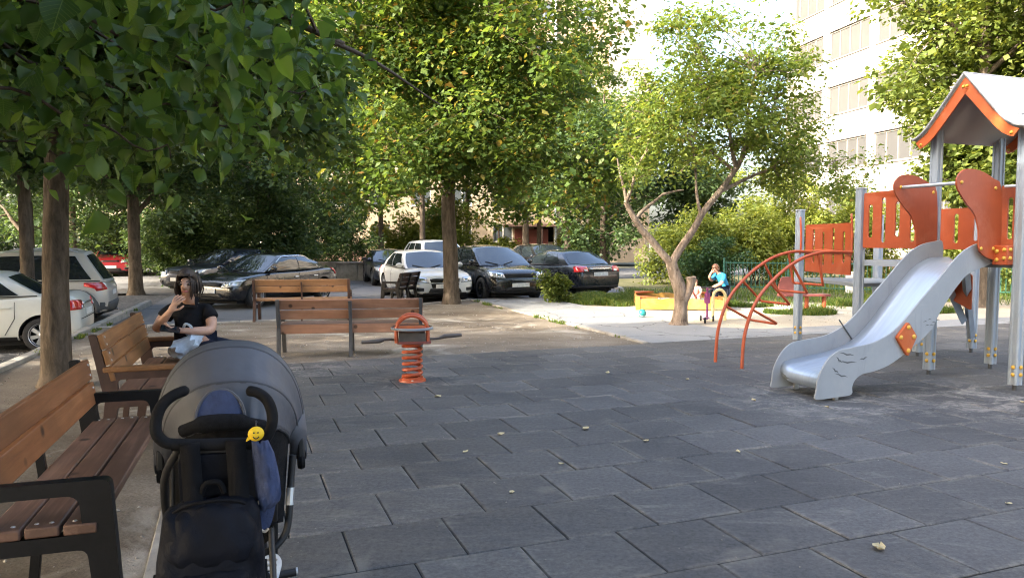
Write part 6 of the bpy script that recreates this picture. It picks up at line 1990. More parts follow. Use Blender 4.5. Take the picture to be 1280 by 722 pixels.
def hand(b, wrist, w, d, nrm, size, curl, thumb_side):
    """palm and five fingers growing from the wrist; d along the hand, nrm out of the palm"""
    d = Vector(d).normalized(); nrm = Vector(nrm); nrm = (nrm - d * nrm.dot(d)).normalized(); sd = d.cross(nrm) * thumb_side
    k = size / 0.18
    w = Vector(w)
    palm = b.add(w + d * 0.045 * k, (0.022 * k, 0.034 * k), wrist)
    kn = b.add(w + d * 0.085 * k, (0.016 * k, 0.036 * k), palm)
    for i, (off, ln) in enumerate([(0.030, 0.072), (0.010, 0.082), (-0.011, 0.076), (-0.031, 0.060)]):
        p0 = w + d * 0.098 * k + sd * off * k
        p1 = p0 + (d * math.cos(curl * .5) + nrm * math.sin(curl * .5) + sd * (0.08 * (1.2 - i))) * ln * 0.5 * k
        p2 = p1 + (d * math.cos(curl * 1.3) + nrm * math.sin(curl * 1.3)) * ln * 0.55 * k
        b.chain(kn, [(p0, 0.0098 * k), (p1, 0.0088 * k), (p2, 0.0072 * k)])
    t0 = w + d * 0.035 * k + sd * 0.034 * k + nrm * .006
    b.chain(palm, [(t0, 0.012 * k), (t0 + (d * .7 + sd * .6 + nrm * .25) * 0.036 * k, 0.0105 * k), (t0 + (d * .95 + sd * .35 + nrm * .5) * 0.068 * k, 0.0085 * k)])

def head(root, c, f, up, size, hair, hairlen, skinm, nm='person'):
    """face parts on a skinned head; f = where the face looks"""
    f = Vector(f).normalized(); up = Vector(up); up = (up - f * up.dot(f)).normalized(); sd = f.cross(up)
    c = Vector(c); k = size / 0.22
    def P(a, b_, u): return c + f * a * k + sd * b_ * k + up * u * k
    for s in (-1, 1):
        mb = MB(); mb.sphere((0, 0, 0), 0.0125 * k, 10, 8); mb.v = [tuple(Vector(v) + P(.086, s * .033, .010)) for v in mb.v]; mb.build('eye', M['eye'], root)
        mb = MB(); mb.tube([P(.093, s * .018, .032), P(.095, s * .035, .037), P(.084, s * .052, .030)], .0045 * k, 6); mb.build('eyebrow', hair, root)
        mb = MB(); mb.sphere((0, 0, 0), 0.03 * k, 10, 8, sc=(.45, .35, 1)); mb.v = [tuple(P(.0 + v[0], s * .078 + v[1], .0 + v[2])) for v in mb.v]; mb.build('ear', skinm, root)
    mb = MB(); mb.tube([P(.088, -.020, -.050), P(.098, 0, -.048), P(.088, .020, -.050)], .0065 * k, 8); mb.build('mouth', M['lip'], root)
    # hair cap: shell over the skull, open at the face
    mb = MB()
    G_ = []
    for i in range(15):
        az = lerp(-PI + .0, PI, i / 14)
        row = []
        for j in range(9):
            el = lerp(PI / 2, -0.95 if hairlen > 0 else -0.35, j / 8)
            fa = math.cos(az)
            lim = el
            if fa > 0.35:
                lim = max(el, lerp(-0.7, 0.66, min(1, (fa - .35) / .3)))
            r = 1.0 + 0.04 * math.sin(az * 9) * (1 - abs(el) / 2) + (.10 * hairlen if el < -.4 else 0)
            row.append(P(.098 * r * math.cos(lim) * math.cos(az) - .010, .086 * r * math.cos(lim) * math.sin(az), .118 * r * math.sin(lim) + .012 - (hairlen * .05 if el < -.5 and fa < .35 else 0)))
        G_.append(row)
    mb.grid(G_)
    o = mb.build('hair', hair, root, smooth=80)
    so = o.modifiers.new('s', 'SOLIDIFY'); so.thickness = .014 * k; so.offset = 1
    return P

# the woman on the brown bench
WP = Vector((-2.70, 6.18, 0.0))
wm = thing('person', 'woman in a black top on the golden brown bench, one hand at her mouth', 'person', WP)
b = Body()
def T(x, y, z): return (x, y, z)       # world offsets from WP: x right, y away
pel = b.add((0.0, 0.03, 0.70), (0.11, 0.09))
spn = b.add((0.03, -0.02, 0.85), (0.10, 0.08), pel)
che = b.add((0.05, -0.075, 1.0), (0.10, 0.075), spn)
nk0 = b.add((0.06, -0.12, 1.075), (0.06, 0.055), che)
nk = b.add((0.07, -0.16, 1.13), (0.052, 0.052), nk0)
ja = b.add((0.085, -0.205, 1.175), (0.055, 0.060), nk)
hd = b.add((0.080, -0.195, 1.245), (0.079, 0.090), ja)
hd2 = b.add((0.075, -0.180, 1.305), (0.060, 0.070), hd)
nose = b.add((0.10, -0.300, 1.222), (0.014, 0.018), hd)
# legs bent over the seat edge, feet on the ground
for s, kx, ky in ((-1, 0.36, -0.12), (1, 0.40, 0.10)):
    b.chain(pel, [((0.08, 0.03 + s * .07, 0.69), 0.098), ((kx, ky, 0.66), 0.070), ((kx + .03, ky - .02, 0.34), 0.055), ((kx + .02, ky, 0.09), 0.040), ((kx + .13, ky - .05, 0.04), (0.042, 0.032)), ((kx + .2, ky - .08, 0.03), (0.034, 0.024))])
# right arm (left in the picture): elbow out, hand at the mouth
w1 = b.chain(che, [((-0.085, -0.08, 1.035), 0.05), ((-0.160, -0.12, 0.95), 0.048), ((-0.185, -0.18, 0.865), 0.044), ((-0.09, -0.27, 0.945), 0.037), ((0.0, -0.325, 1.03), 0.026)])
hand(b, w1, (0.0, -0.325, 1.03), (0.55, 0.0, 0.85), (0.2, 0.95, -0.1), 0.165, 0.7, -1)
# left arm (right in the picture): forearm across the lap, holding a phone
w2 = b.chain(che, [((0.175, -0.06, 1.03), 0.05), ((0.235, -0.10, 0.93), 0.048), ((0.25, -0.15, 0.855), 0.045), ((0.19, -0.26, 0.865), 0.037), ((0.10, -0.33, 0.875), 0.026)])
hand(b, w2, (0.10, -0.33, 0.875), (-0.95, -0.25, 0.18), (0.1, 0.55, 0.8), 0.165, 0.75, 1)
body = skin('body', b.n, b.e, M['skin'], wm, 2, pel)
# top with short sleeves, trousers, shoes: cloth grown over the same joints
b2 = Body()
p0 = b2.add((0.0, 0.03, 0.66), (0.17, 0.15))
p1 = b2.add((0.03, -0.02, 0.85), (0.155, 0.14), p0)
p2 = b2.add((0.05, -0.08, 0.99), (0.145, 0.135), p1)
p3 = b2.add((0.058, -0.115, 1.06), (0.088, 0.085), p2)
b2.add((0.062, -0.128, 1.09), (0.074, 0.072), p3)
for ch in ([((-0.085, -0.08, 1.03), 0.078), ((-0.14, -0.105, 0.975), 0.070), ((-0.158, -0.12, 0.945), 0.066)], [((0.175, -0.06, 1.025), 0.078), ((0.218, -0.085, 0.965), 0.070), ((0.232, -0.095, 0.94), 0.066)]):
    b2.chain(p2, ch)
skin('black_top', b2.n, b2.e, M['black_cloth'], wm, 2, p0)
for kx, ky in ((0.36, -0.12), (0.40, 0.10)):
    mb = MB()
    mb.tube(spline([(kx - .03, ky + .015, 0.045), (kx + .04, ky - .015, 0.05), (kx + .13, ky - .05, 0.04), (kx + .21, ky - .085, 0.028), (kx + .245, ky - .10, 0.024)], 4), [.045] * 4 + [.05] * 4 + [.048] * 4 + [.04] * 4 + [.022], 12, flat=.72)
    mb.build('shoe', M['trim'], wm, smooth=80)
b3 = Body()
q0 = b3.add((0.0, 0.03, 0.69), (0.175, 0.145))
for s, kx, ky in ((-1, 0.36, -0.12), (1, 0.40, 0.10)):
    b3.chain(q0, [((0.08, 0.03 + s * .07, 0.69), 0.112), ((kx, ky, 0.66), 0.084), ((kx + .03, ky - .02, 0.34), 0.068), ((kx + .02, ky, 0.12), 0.055)])
skin('trousers', b3.n, b3.e, M['navy_cloth'], wm, 2, q0)
head(wm, (0.08, -0.195, 1.245), (0.22, -1, -0.18), (0, -.1, 1), 0.215, M['hair'], 0.12, M['skin'])
hb_ = MB()
rg2 = random.Random(9)
for i in range(46):      # loose strands round the face and on the neck
    s_ = rg2.choice((-1, 1)); a0 = rg2.uniform(.0, 1.0)
    x0 = .08 + s_ * (.058 + .03 * a0); y0 = -.25 + .12 * a0
    hb_.tube(spline([(x0 - s_ * .03, y0 + .02, 1.325 + rg2.uniform(-.02, .01)), (x0, y0, 1.27), (x0 + s_ * rg2.uniform(-.004, .016), y0 + rg2.uniform(-.01, .02), 1.20), (x0 - s_ * rg2.uniform(0, .02), y0 + .01, rg2.uniform(1.11, 1.16))], 3), [.006] * 8 + [.004, .0015], 5)
hb_.build('hair_strands', M['hair'], wm, smooth=80)
# what she holds and has on her lap
ph = thing('phone', 'dark phone in the hand of the woman in black', 'phone', WP + Vector((0.02, -0.375, 0.895)))
mb = MB(); mb.box((0, 0, 0), (0.145, 0.075, 0.010), (0.55, 0.15, 0.35)); mb.build('case', M['phone'], ph, bevel=0.003)
mb = MB(); mb.box(Vector((0.0, -0.003, 0.006)), (0.13, 0.066, 0.004), (0.55, 0.15, 0.35)); mb.build('screen', M['glass'], ph, bevel=0.001)
bg = thing('plastic_bag', 'pale blue plastic bag crumpled on the lap of the woman in black', 'bag', WP + Vector((0.07, -0.24, 0.755)))
mb = MB()
rg = random.Random(5)
G_ = []
for i in range(19):
    az = 2 * PI * i / 18
    row = []
    for j in range(11):
        el = lerp(-PI / 2, PI / 2, j / 10)
        r = 1 + .20 * math.sin(az * 5 + j) * math.cos(el) + .10 * math.sin(az * 9 - j * 2)
        row.append(Vector((.120 * r * math.cos(el) * math.cos(az) + .05 * max(0, math.sin(el)), .10 * r * math.cos(el) * math.sin(az), .085 * math.sin(el) * r + .03 * math.cos(az))))
    G_.append(row)
G_[-1] = G_[0]
mb.grid(G_); mb.build('bag_body', M['bag_plastic'], bg, smooth=50)
mb = MB(); mb.tube(spline([(0.06, -.02, .09), (0.09, -.08, .15), (0.055, -.10, .175), (0.02, -.06, .13), (.03, -.02, .08)], 4), .012, 6, flat=.35); mb.build('bag_handle', M['bag_plastic'], bg)

def small_person(name, label, loc, rz, sc, shirt, pants, hairm, pose, hairlen=.2, cat='person'):
    r = thing(name, label, cat, loc, rz)
    b = Body()
    P_ = lambda p: (p[0] * sc, p[1] * sc, p[2] * sc)
    pel = b.add(P_((0, 0, pose['hip'])), (.10 * sc, .09 * sc))
    sp = b.add(P_(pose['spine']), (.09 * sc, .08 * sc), pel)
    ch = b.add(P_(pose['chest']), (.09 * sc, .08 * sc), sp)
    n0 = b.add(P_(pose['neck']), .05 * sc, ch)
    hd_ = Vector(pose['head'])
    h1 = b.add(P_(hd_ + Vector((0.02, 0, -.05))), (.065 * sc, .06 * sc), n0)
    h2_ = b.add(P_(hd_), (.088 * sc, .088 * sc), h1)
    b.add(P_(hd_ + Vector((-.01, 0, .07))), (.065 * sc, .065 * sc), h2_)
    b.add(P_(hd_ + Vector(pose['face']) * .105 + Vector((0, 0, -.02))), .014 * sc, h2_)
    for leg in pose['legs']:
        b.chain(pel, [(P_(p), q * sc) for p, q in zip(leg, (.085, .062, .048, .038, .034))])
    for arm, hdv, ts in pose['arms']:
        w = b.chain(ch, [(P_(p), q * sc) for p, q in zip(arm, (.062, .046, .040, .030))])
        hand(b, w, P_(arm[-1]), hdv, (0.3, 0.1, -.6), .17 * sc, .8, ts)
    skin('body', b.n, b.e, M['skin'], r, 2, pel)
    c = Body()
    a0 = c.add(P_((pose['spine'][0] * .3, pose['spine'][1] * .3, pose['hip'] + .04)), (.155 * sc, .13 * sc)); a1 = c.add(P_(pose['spine']), (.155 * sc, .12 * sc), a0); a2 = c.add(P_(pose['chest']), (.155 * sc, .135 * sc), a1); c.add(P_(Vector(pose['chest']).lerp(Vector(pose['neck']), .75)), (.085 * sc, .085 * sc), a2)
    for arm, _, _ in pose['arms']:
        m_ = Vector(arm[0]).lerp(Vector(arm[1]), .9)
        c.chain(a2, [(P_(arm[0]), .08 * sc), (P_(m_), .066 * sc)])
    skin('shirt', c.n, c.e, shirt, r, 2, a0)
    c = Body()
    a0 = c.add(P_((0, 0, pose['hip'])), (.15 * sc, .13 * sc))
    for leg in pose['legs']:
        c.chain(a0, [(P_(p), q * sc) for p, q in zip(leg[:4], (.10, .078, .062, .052))])
    skin('trousers', c.n, c.e, pants, r, 2, a0)
    for leg in pose['legs']:
        f = Vector(leg[4]); a = Vector(leg[3])
        mb = MB(); mb.tube([P_(a + Vector((0, 0, -.03))), P_(a.lerp(f, .5) + Vector((0, 0, -.01))), P_(f)], [.05 * sc, .05 * sc, .038 * sc], 10, flat=.8); mb.build('shoe', M['trim'], r, smooth=80)
    head(r, P_(hd_), pose['face'], (0, 0, 1), .22 * sc, hairm, hairlen, M['skin'])
    return r
small_person('person', 'boy in a bright blue shirt sitting hunched on the sandbox corner', (4.98, 17.3, 0.0), R(200), 0.92, M['blue_cloth'], M['navy_cloth'], M['hair2'],
    dict(hip=.47, spine=(.06, 0, .64), chest=(.17, 0, .82), neck=(.24, 0, .92), head=(.31, 0, 1.01), face=Vector((.85, 0.1, -.5)),
         legs=[[(.10, -.09, .47), (.42, -.11, .50), (.40, -.10, .27), (.38, -.09, .08), (.50, -.10, .03)], [(.10, .09, .47), (.40, .12, .49), (.37, .11, .26), (.33, .10, .08), (.45, .11, .03)]],
         arms=[([(.17, -.17, .86), (.27, -.22, .70), (.40, -.13, .80), (.40, -.07, .90)], (-.3, .4, .8), 1), ([(.17, .17, .86), (.27, .20, .66), (.40, .12, .58), (.46, .08, .55)], (.8, -.2, -.2), -1)]))
small_person('person', 'small child in pale pink crouching in the sandbox behind the forked trunk', (4.25, 17.2, 0.13), R(-100), 0.60, M['pink_cloth'], M['pink_cloth'], M['hair2'],
    dict(hip=.25, spine=(.05, 0, .40), chest=(.12, 0, .58), neck=(.16, 0, .70), head=(.20, 0, .82), face=Vector((.9, 0, -.4)),
         legs=[[(.08, -.10, .25), (.30, -.14, .34), (.16, -.13, .16), (.14, -.12, .06), (.25, -.13, .03)], [(.08, .10, .25), (.30, .14, .34), (.16, .13, .16), (.14, .12, .06), (.25, .13, .03)]],
         arms=[([(.12, -.16, .62), (.24, -.2, .46), (.34, -.14, .36), (.42, -.10, .30)], (.8, .1, -.5), 1), ([(.12, .16, .62), (.24, .2, .46), (.34, .14, .36), (.42, .10, .30)], (.8, -.1, -.5), -1)]), .4)

# ------------------------------------------------------------------ stroller (x right, y forward; handle at the origin)
ST = thing('stroller', 'dark grey baby stroller seen from behind with a wide fabric hood', 'stroller', (-0.95, 2.45, 0.0), ANG)
SU0, SV0 = -0.027, 2.627
# hood: ribs turning about a pivot on each side
piv = Vector((0.012, 0.50, 0.765))
def rib(phi, hwid, hr, k, squash=0.62):
    """phi: tilt of the rib plane, 0 = pointing back, 90 = up"""
    out = []
    n = 42
    d = Vector((0, -math.cos(phi), math.sin(phi)))
    for i in range(n + 1):
        a = PI * i / n
        ca_, sa_ = math.cos(a), math.sin(a)
        x = -hwid * math.copysign(abs(ca_) ** 0.82, ca_)
        r = hr * sa_ ** 0.80
        out.append(piv + Vector((x, 0, 0)) + d * r)
    return out
ribs = [(R(28), .212, .325), (R(52), .246, .388), (R(78), .272, .420), (R(104), .280, .424), (R(128), .276, .41)]
P = []
marks = []
for i in range(len(ribs) - 1):
    for q in range(6):
        t = q / 6
        ph, hw_, hr_ = [lerp(ribs[i][k], ribs[i + 1][k], t) for k in range(3)]
        sag = 1 - 0.030 * math.sin(PI * t)
        row = rib(ph, hw_ * sag, hr_ * sag, 0)
        for j in range(len(row)):    # gathers in the cloth
            w = math.sin(j * 2.1 + i) * .0020 * math.sin(PI * t)
            if i == 0:      # gathered towards the peek window
                w += .013 * math.sin(j * 2.4) * (1 - t) ** .8 * max(0, 1 - abs(j - 21) / 16)
            row[j] = row[j] + Vector((0, -w, w))
        if q == 0: marks.append(len(P))
        P.append(row)
P.append(rib(*ribs[-1], 0)); marks.append(len(P) - 1)
mb = MB(); mb.grid(P[:marks[3] + 1], flip=True); hood = mb.build('hood', M['hood'], ST, smooth=180)
so = hood.modifiers.new('s', 'SOLIDIFY'); so.thickness = .006
mb = MB(); mb.grid(P[marks[3]:], flip=True); o = mb.build('hood_front', M['hood_dark'], ST, smooth=180)
so = o.modifiers.new('s', 'SOLIDIFY'); so.thickness = .008
for m_ in marks:
    mb = MB(); mb.tube(P[m_], .0075, 6); mb.build('seam', M['hood_dark'], hood, smooth=80)
for dm in (marks[2] + 1, marks[3] - 1):
    mb = MB(); mb.tube([p + Vector((0, 0, .002)) for p in P[dm]], .0035, 5); mb.build('stitching', M['hood_dark'], hood, smooth=80)
# hem hanging at the sides
for s in (-1, 1):
    idx = 0 if s < 0 else -1
    col = [P[m_][idx] for m_ in marks]
    G_ = []
    for k, p in enumerate(col):
        rr_ = [P[marks[k]][j if s < 0 else -1 - j] for j in (3, 1, 0)]
        G_.append([rr_[0] + Vector((s * .004, 0, 0)), rr_[1] + Vector((s * .006, 0, -.01)), rr_[2] + Vector((s * .004, 0, -.055 - .02 * math.sin(k * 2.0)))])
    mb = MB(); mb.grid(G_); o = mb.build('hood_side', M['hood'], ST, smooth=180)
    so = o.modifiers.new('s', 'SOLIDIFY'); so.thickness = .006; so.offset = 0
# back panel below the hood with peek window
bp = []
for j in range(9):
    t = j / 8
    z0_, y0_ = P[0][21].z, P[0][21].y
    row = []
    for i in range(13):
        s = -1 + 2 * i / 12
        top_ = P[0][int(round(21 + s * 20))]
        bot_ = Vector((s * .19, .30 + .03 * s * s, .50))
        p = top_.lerp(bot_, t); p.y -= .02 * math.sin(PI * t) * (1 - s * s)
        row.append(p)
    bp.append(row)
mb = MB(); mb.grid(bp, flip=True); mb.build('seat_back', M['mesh_dark'], ST, smooth=180)
def hood_pt(x, f):      # point on the back part of the hood, f along the ribs
    r = P[int(f)]
    j = min(range(len(r)), key=lambda q: abs(r[q].x - x)); return r[j]
wi = []
for i in range(13):
    a = PI * i / 12
    wi.append((-.025 - .082 * math.cos(a), .105 * math.sin(a)))
mbw = MB(); G_ = []
for j in range(6):
    row = []
    for i in range(13):
        x, zt_ = wi[i][0], wi[i][1] * j / 5
        row.append(Vector((x, piv.y - .335 + zt_ * .33 - .015 * (1 - ((x + .025) / .085) ** 2), .955 + zt_)))
    G_.append(row)
mbw.grid(G_); o = mbw.build('peek_window', M['denim'], ST, smooth=180)
mb = MB(); mb.tube([Vector((x, piv.y - .342 + z_ * .33, .955 + z_)) for x, z_ in wi], .006, 6); mb.build('window_piping', M['hood'], ST)
mb = MB(); mb.tube(spline([(-.15, .17, .925), (-.09, .14, .95), (-.02, .13, .955), (.05, .14, .945), (.12, .17, .92)], 4), [.022] * 4 + [.03] * 9 + [.022] * 4, 10); mb.build('rolled_cover', M['mesh_dark'], ST, smooth=80)
# handle
hornR = [(.075, 0, .905), (.115, -.004, .915), (.138, -.004, .955), (.143, .005, 1.0), (.128, .02, 1.045), (.098, .035, 1.07), (.062, .045, 1.078)]
hornL = [(-.155, 0, .925), (-.19, -.004, .935), (-.214, -.004, .965), (-.216, .005, 1.005), (-.200, .02, 1.05), (-.165, .035, 1.080), (-.118, .05, 1.094)]
for hn in (hornR, hornL):
    mb = MB(); pp = spline(hn, 5); mb.tube(pp, [.0185] * (len(pp) - 2) + [.016, .007], 12); mb.build('handle_grip', M['foam'], ST, smooth=60)
mb = MB(); mb.tube(spline([(-.17, 0, .925), (-.10, -.005, .918), (0, -.006, .912), (.08, 0, .905)], 4), .021, 12); mb.build('handle_bar', M['foam'], ST, smooth=60)
mb = MB(); mb.plate(rounded([(-.15, .80), (.05, .79), (.062, .915), (-.155, .925)], .02), [], .03, frame((0, .03, 0), (1, 0, 0), (0, 0, 1))); mb.build('handle_console', M['trim'], ST, bevel=.006)
# frame
for s in (-1, 1):
    xo = -.03 + s * .175
    mb = MB(); mb.tube(spline([(-.03 + s * .12, .0, .91), (xo, .10, .78), (xo + s * .012, .30, .55), (xo + s * .02, .52, .30), (xo + s * .02, .72, .12)], 5), .013, 8); mb.build('frame_tube', M['trim'], ST, smooth=60)
    mb = MB(); mb.tube(spline([(xo, .46, .72), (xo, .40, .55), (xo, .22, .30), (xo, .10, .12)], 5), .012, 8); mb.build('frame_tube', M['trim'], ST, smooth=60)
    mb = MB(); mb.box((.0 + (piv.x + s * .262), .50, .735), (.028, .05, .10)); j_ = mb.build('hood_joint', M['trim'], ST, bevel=.008)
    mb = MB(); mb.lathe([(0, .016), (.03, .014), (.036, 0), (.03, -.014), (0, -.016)], 16, Matrix.Translation((piv.x + s * .262, .50, .685)) @ Matrix.Rotation(PI / 2, 4, 'Y')); mb.build('joint_knob', M['foam'], j_)
mb = MB(); mb.tube(spline([(.235, .40, .74), (.225, .39, .64), (.218, .37, .55), (.20, .35, .45), (.15, .33, .40), (.08, .32, .385)], 5), .014, 10); mb.build('side_bar', M['trim'], ST, smooth=60)
mb = MB(); mb.tube([(.222, .385, .615), (.217, .37, .55)], .016, 8); mb.build('bar_clip', M['alloy'], ST)
# foot rest of pale slatted plastic at the right rear, and the wheels
mb = MB()
mb.plate(rounded([(-.05, -.10), (.035, -.10), (.055, .03), (.03, .065), (-.04, .055)], .02), [rounded([(-.038, y), (.034, y), (.036, y + .009), (-.038, y + .009)], .003, 2) for y in (-.085, -.062, -.039, -.016, .007, .03)], .014,
         Matrix.Translation((.128, .36, .305)) @ Matrix.Rotation(R(38), 4, 'X') @ Matrix.Rotation(R(-8), 4, 'Z')); mb.build('foot_rest', M['plastic_white'], ST, smooth=30, bevel=.002)
mb = MB(); mb.tube([(.12, .36, .275), (.235, .36, .28)], .016, 10); mb.build('axle', M['trim'], ST)
mb = MB(); mb.tube([(.236, .36, .28), (.242, .36, .28)], .018, 10); mb.build('axle_cap', M['alloy'], ST)
mb = MB(); mb.plate(rounded([(.05, .40), (.13, .42), (.155, .47), (.14, .53), (.05, .55)], .02), [], .02, frame((0, .36, 0), (1, 0, 0), (0, 0, 1))); mb.build('leg_panel', M['mesh_dark'], ST, smooth=30)
for s in (-1, 1):
    for y, r_ in ((.12, .105), (.74, .09)):
        mb = MB(); mb.lathe([(r_ * .55, -.018), (r_ * .85, -.02), (r_, -.012), (r_, .012), (r_ * .85, .02), (r_ * .55, .018)], 24, Matrix.Translation((-.03 + s * .20, y, r_)) @ Matrix.Rotation(PI / 2, 4, 'Y')); w_ = mb.build('wheel', M['tyre'], ST)
        mb = MB(); mb.lathe([(0, -.015), (r_ * .58, -.012), (r_ * .58, .012), (0, .015)], 16, Matrix.Translation((-.03 + s * .20, y, r_)) @ Matrix.Rotation(PI / 2, 4, 'Y')); mb.build('hub', M['grey_metal'], w_)
mb = MB(); mb.tube([(-.22, .12, .105), (.16, .12, .105)], .012, 8); mb.build('rear_axle', M['grey_metal'], ST)
# seat shell and basket
mb = MB(); mb.box((-.02, .52, .50), (.34, .36, .05)); mb.build('seat', M['mesh_dark'], ST, bevel=.02)
mb = MB(); mb.box((-.02, .45, .24), (.32, .46, .14)); mb.build('basket', M['mesh_dark'], ST, bevel=.02)

# backpack hanging from the handle
BPK = thing('backpack', 'dark navy backpack hanging by its straps from the stroller handle', 'backpack', (-0.95, 2.45, 0.0), ANG)
def soft(profile, n=72, px=4.2, rows=44, amp=.007, seed=1.0):
    """rounded-box body from rows of (z, half width, depth front, depth back, cx), with creases in the cloth"""
    pr = np.array(profile)
    tt = np.linspace(0, len(pr) - 1, rows)
    G_ = []
    for t in tt:
        z_, hw_, df, db_, cx = [float(np.interp(t, range(len(pr)), pr[:, k])) for k in range(5)]
        row = []
        for i in range(n + 1):
            a = 2 * PI * i / n
            c_, s_ = math.cos(a), math.sin(a)
            e = 2 / px
            x = hw_ * math.copysign(abs(c_) ** e, c_); y = (df if s_ < 0 else db_) * math.copysign(abs(s_) ** e, s_)
            u_ = x * 9 + seed
            cr = abs(math.sin(u_ * 1.7 + z_ * 13 + 1.2 * math.sin(z_ * 17 + u_))) ** .6 + .8 * abs(math.sin(z_ * 21 - u_ * 2.6 + 1.5 * math.sin(u_ * 2.1))) ** .7 + .5 * math.sin(u_ * 7 + z_ * 40)
            k = amp * (cr - 1.1)
            row.append(Vector((cx + x * (1 + k * 1.6), y - .045 + (k * (1 if s_ < 0 else -.4) * -1.2), z_ + k * .6)))
        row[-1] = row[0].copy()
        G_.append(row)
    return G_
prof = [(.205, .02, .01, .01, -.06), (.21, .12, .07, .03, -.06), (.235, .165, .095, .04, -.06), (.32, .176, .110, .045, -.06), (.44, .172, .110, .045, -.06), (.56, .163, .100, .04, -.058), (.65, .154, .085, .035, -.055), (.70, .146, .070, .03, -.053), (.735, .125, .05, .025, -.052), (.75, .085, .03, .02, -.052), (.752, .02, .01, .01, -.052)]
mb = MB(); mb.grid(soft(prof)); mb.build('pack_body', M['pack'], BPK, smooth=180)
pk = [(.235, .02, .10, 0, -.055), (.24, .10, .135, 0, -.055), (.26, .128, .150, 0, -.055), (.36, .136, .155, 0, -.055), (.46, .130, .148, 0, -.055), (.52, .115, .135, 0, -.055), (.54, .09, .115, 0, -.055), (.545, .02, .10, 0, -.055)]
mb = MB(); mb.grid(soft(pk, amp=.008, seed=3.3)); mb.build('front_pocket', M['pack'], BPK, smooth=180)
fl = [(.555, .02, .085, 0, -.055), (.557, .12, .100, 0, -.055), (.60, .143, .112, 0, -.055), (.66, .138, .100, 0, -.054), (.71, .12, .080, 0, -.053), (.735, .08, .06, 0, -.053), (.74, .02, .05, 0, -.053)]
mb = MB(); mb.grid(soft(fl, amp=.006, seed=5.1, rows=24)); mb.build('top_flap', M['pack'], BPK, smooth=180)
mb = MB(); mb.tube([Vector((-.055 + .128 * math.cos(a), -.203 + .02 * abs(math.cos(a)), .44 + .085 * math.sin(a))) for a in np.linspace(.05, PI - .05, 14)], .005, 6); mb.build('zip', M['strap'], BPK)
mb = MB(); mb.tube([Vector((-.055 + -.0 + .145 * math.cos(a), -.12 + .05 * abs(math.cos(a)), .66 + .10 * math.sin(a))) for a in np.linspace(.0, PI, 14)], .006, 6); mb.build('zip', M['strap'], BPK)
for x, w_ in ((-.115, .030), (.025, .032)):
    mb = MB()
    pts = [Vector((x, .02, .90)), Vector((x, -.022, .925)), Vector((x, -.034, .90)), Vector((x + .004, -.045, .82)), Vector((x + .006, -.06, .74)), Vector((x + .0, -.085, .68))]
    sp_ = spline(pts, 4)
    mb.grid([[p + Vector((-w_, 0, 0)), p + Vector((w_, 0, 0))] for p in sp_]); o = mb.build('shoulder_strap', M['strap'], BPK, smooth=180)
    so = o.modifiers.new('s', 'SOLIDIFY'); so.thickness = .012; so.offset = 0
mb = MB(); mb.tube(spline([(-.085, -.05, .765), (-.07, -.055, .80), (-.03, -.055, .80), (-.015, -.05, .765)], 4), .010, 8); mb.build('grab_loop', M['strap'], BPK)
for x in (-.225, .115):
    mb = MB(); mb.grid([[Vector((x, -.06 + .03 * k, z_)) for k in range(3)] for z_ in (.26, .5)]); o = mb.build('side_pocket', M['mesh_dark'], BPK)
    so = o.modifiers.new('s', 'SOLIDIFY'); so.thickness = .012
mb = MB(); mb.plate(rounded([(-.15, .70), (.055, .695), (.06, .88), (-.155, .89)], .03), [], .03, frame((0, .015, 0), (1, 0, 0), (0, 0, 1))); mb.build('back_pad', M['pack'], BPK, bevel=.01)

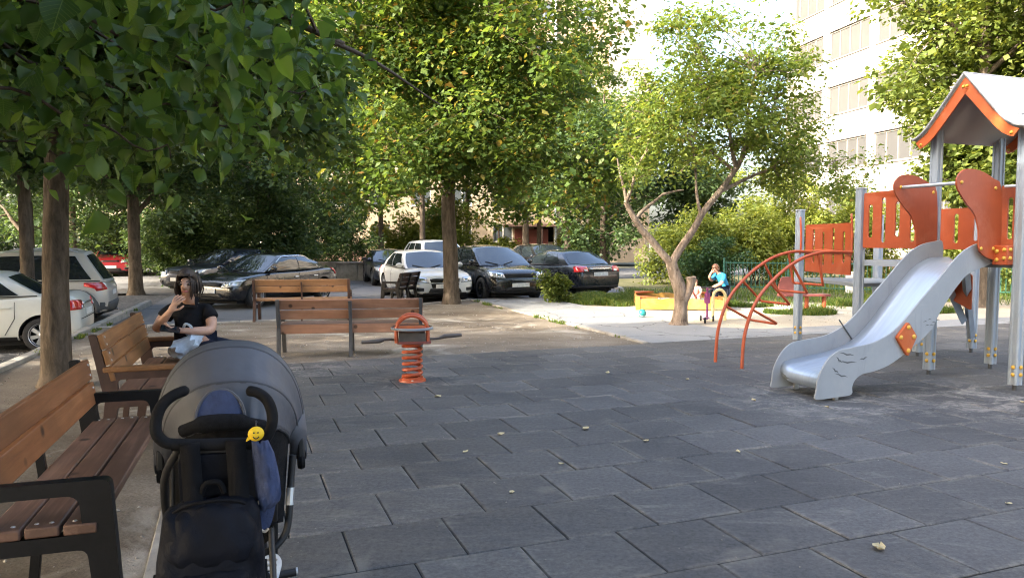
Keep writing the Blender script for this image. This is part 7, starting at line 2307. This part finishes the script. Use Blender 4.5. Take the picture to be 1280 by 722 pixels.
# cloth cap with beige edge hanging at the right
CP = thing('cloth_cap', 'navy denim cap with beige piping hanging at the right of the stroller handle', 'cap', (-0.95, 2.45, 0.0), ANG)
G_ = []
outl = [(.92, .078, .122), (.88, .080, .140), (.83, .083, .150), (.78, .085, .158), (.74, .088, .162), (.715, .088, .158), (.69, .090, .130)]
for z_, xa, xb in outl:
    G_.append([Vector((lerp(xa, xb, k / 8), -.028 - .030 * math.sin(PI * k / 8) + .008 * math.sin(z_ * 55 + k * 1.7), z_ + .006 * math.sin(k * 1.3))) for k in range(9)])
mb = MB(); mb.grid(G_, flip=True); o = mb.build('crown_cloth', M['denim'], CP, smooth=180)
so = o.modifiers.new('s', 'SOLIDIFY'); so.thickness = .012; so.offset = 0
br = [(.088, .705), (.085, .66), (.090, .628), (.108, .612), (.125, .625), (.138, .66), (.146, .70)]
mb = MB(); mb.plate([(x, z_) for x, z_ in spline([(x, z_, 0) for x, z_ in br], 4) and [(p.x, p.y) for p in spline([(x, z_, 0) for x, z_ in br], 4)]], [], .008, frame((0, -.030, 0), (1, 0, 0), (0, 0, 1))); mb.build('brim', M['denim'], CP, smooth=30)
mb = MB(); mb.tube(spline([(.100, -.040, .735), (.088, -.04, .70), (.084, -.04, .66), (.089, -.04, .628), (.108, -.04, .611), (.120, -.04, .62)], 5), .005, 6); mb.build('edge_piping', M['piping'], CP, smooth=60)

SM = thing('smiley_pendant', 'yellow round smiling pendant on the stroller handle', 'pendant', (-0.95, 2.45, 0.0), ANG)
mb = MB(); mb.sphere((0, 0, 0), .026, 16, 12, sc=(1, .6, .95)); mb.v = [tuple(Vector(v) + Vector((.088, -.045, .948))) for v in mb.v]; sm = mb.build('face', M['smiley'], SM, smooth=180)
mb = MB()
mb.tube(spline([(.078, -.0605, .943), (.083, -.062, .937), (.090, -.062, .936), (.097, -.0605, .942)], 3), .0018, 5)
mb.build('smile', M['trim'], sm)
for x in (.081, .094):
    mb = MB(); mb.sphere((x, -.0605, .955), .0028, 8, 6); mb.build('eye', M['trim'], sm)
mb = MB(); mb.plate(rounded([(.055, .925), (.075, .935), (.078, .950), (.060, .938)], .004), [], .006, frame((0, -.045, 0), (1, 0, 0), (0, 0, 1))); mb.build('tag', M['smiley'], SM)
mb = MB(); mb.tube(spline([(.088, -.045, .972), (.09, -.02, .985), (.092, 0.0, .975)], 3), .003, 5); mb.build('cord', M['trim'], SM)
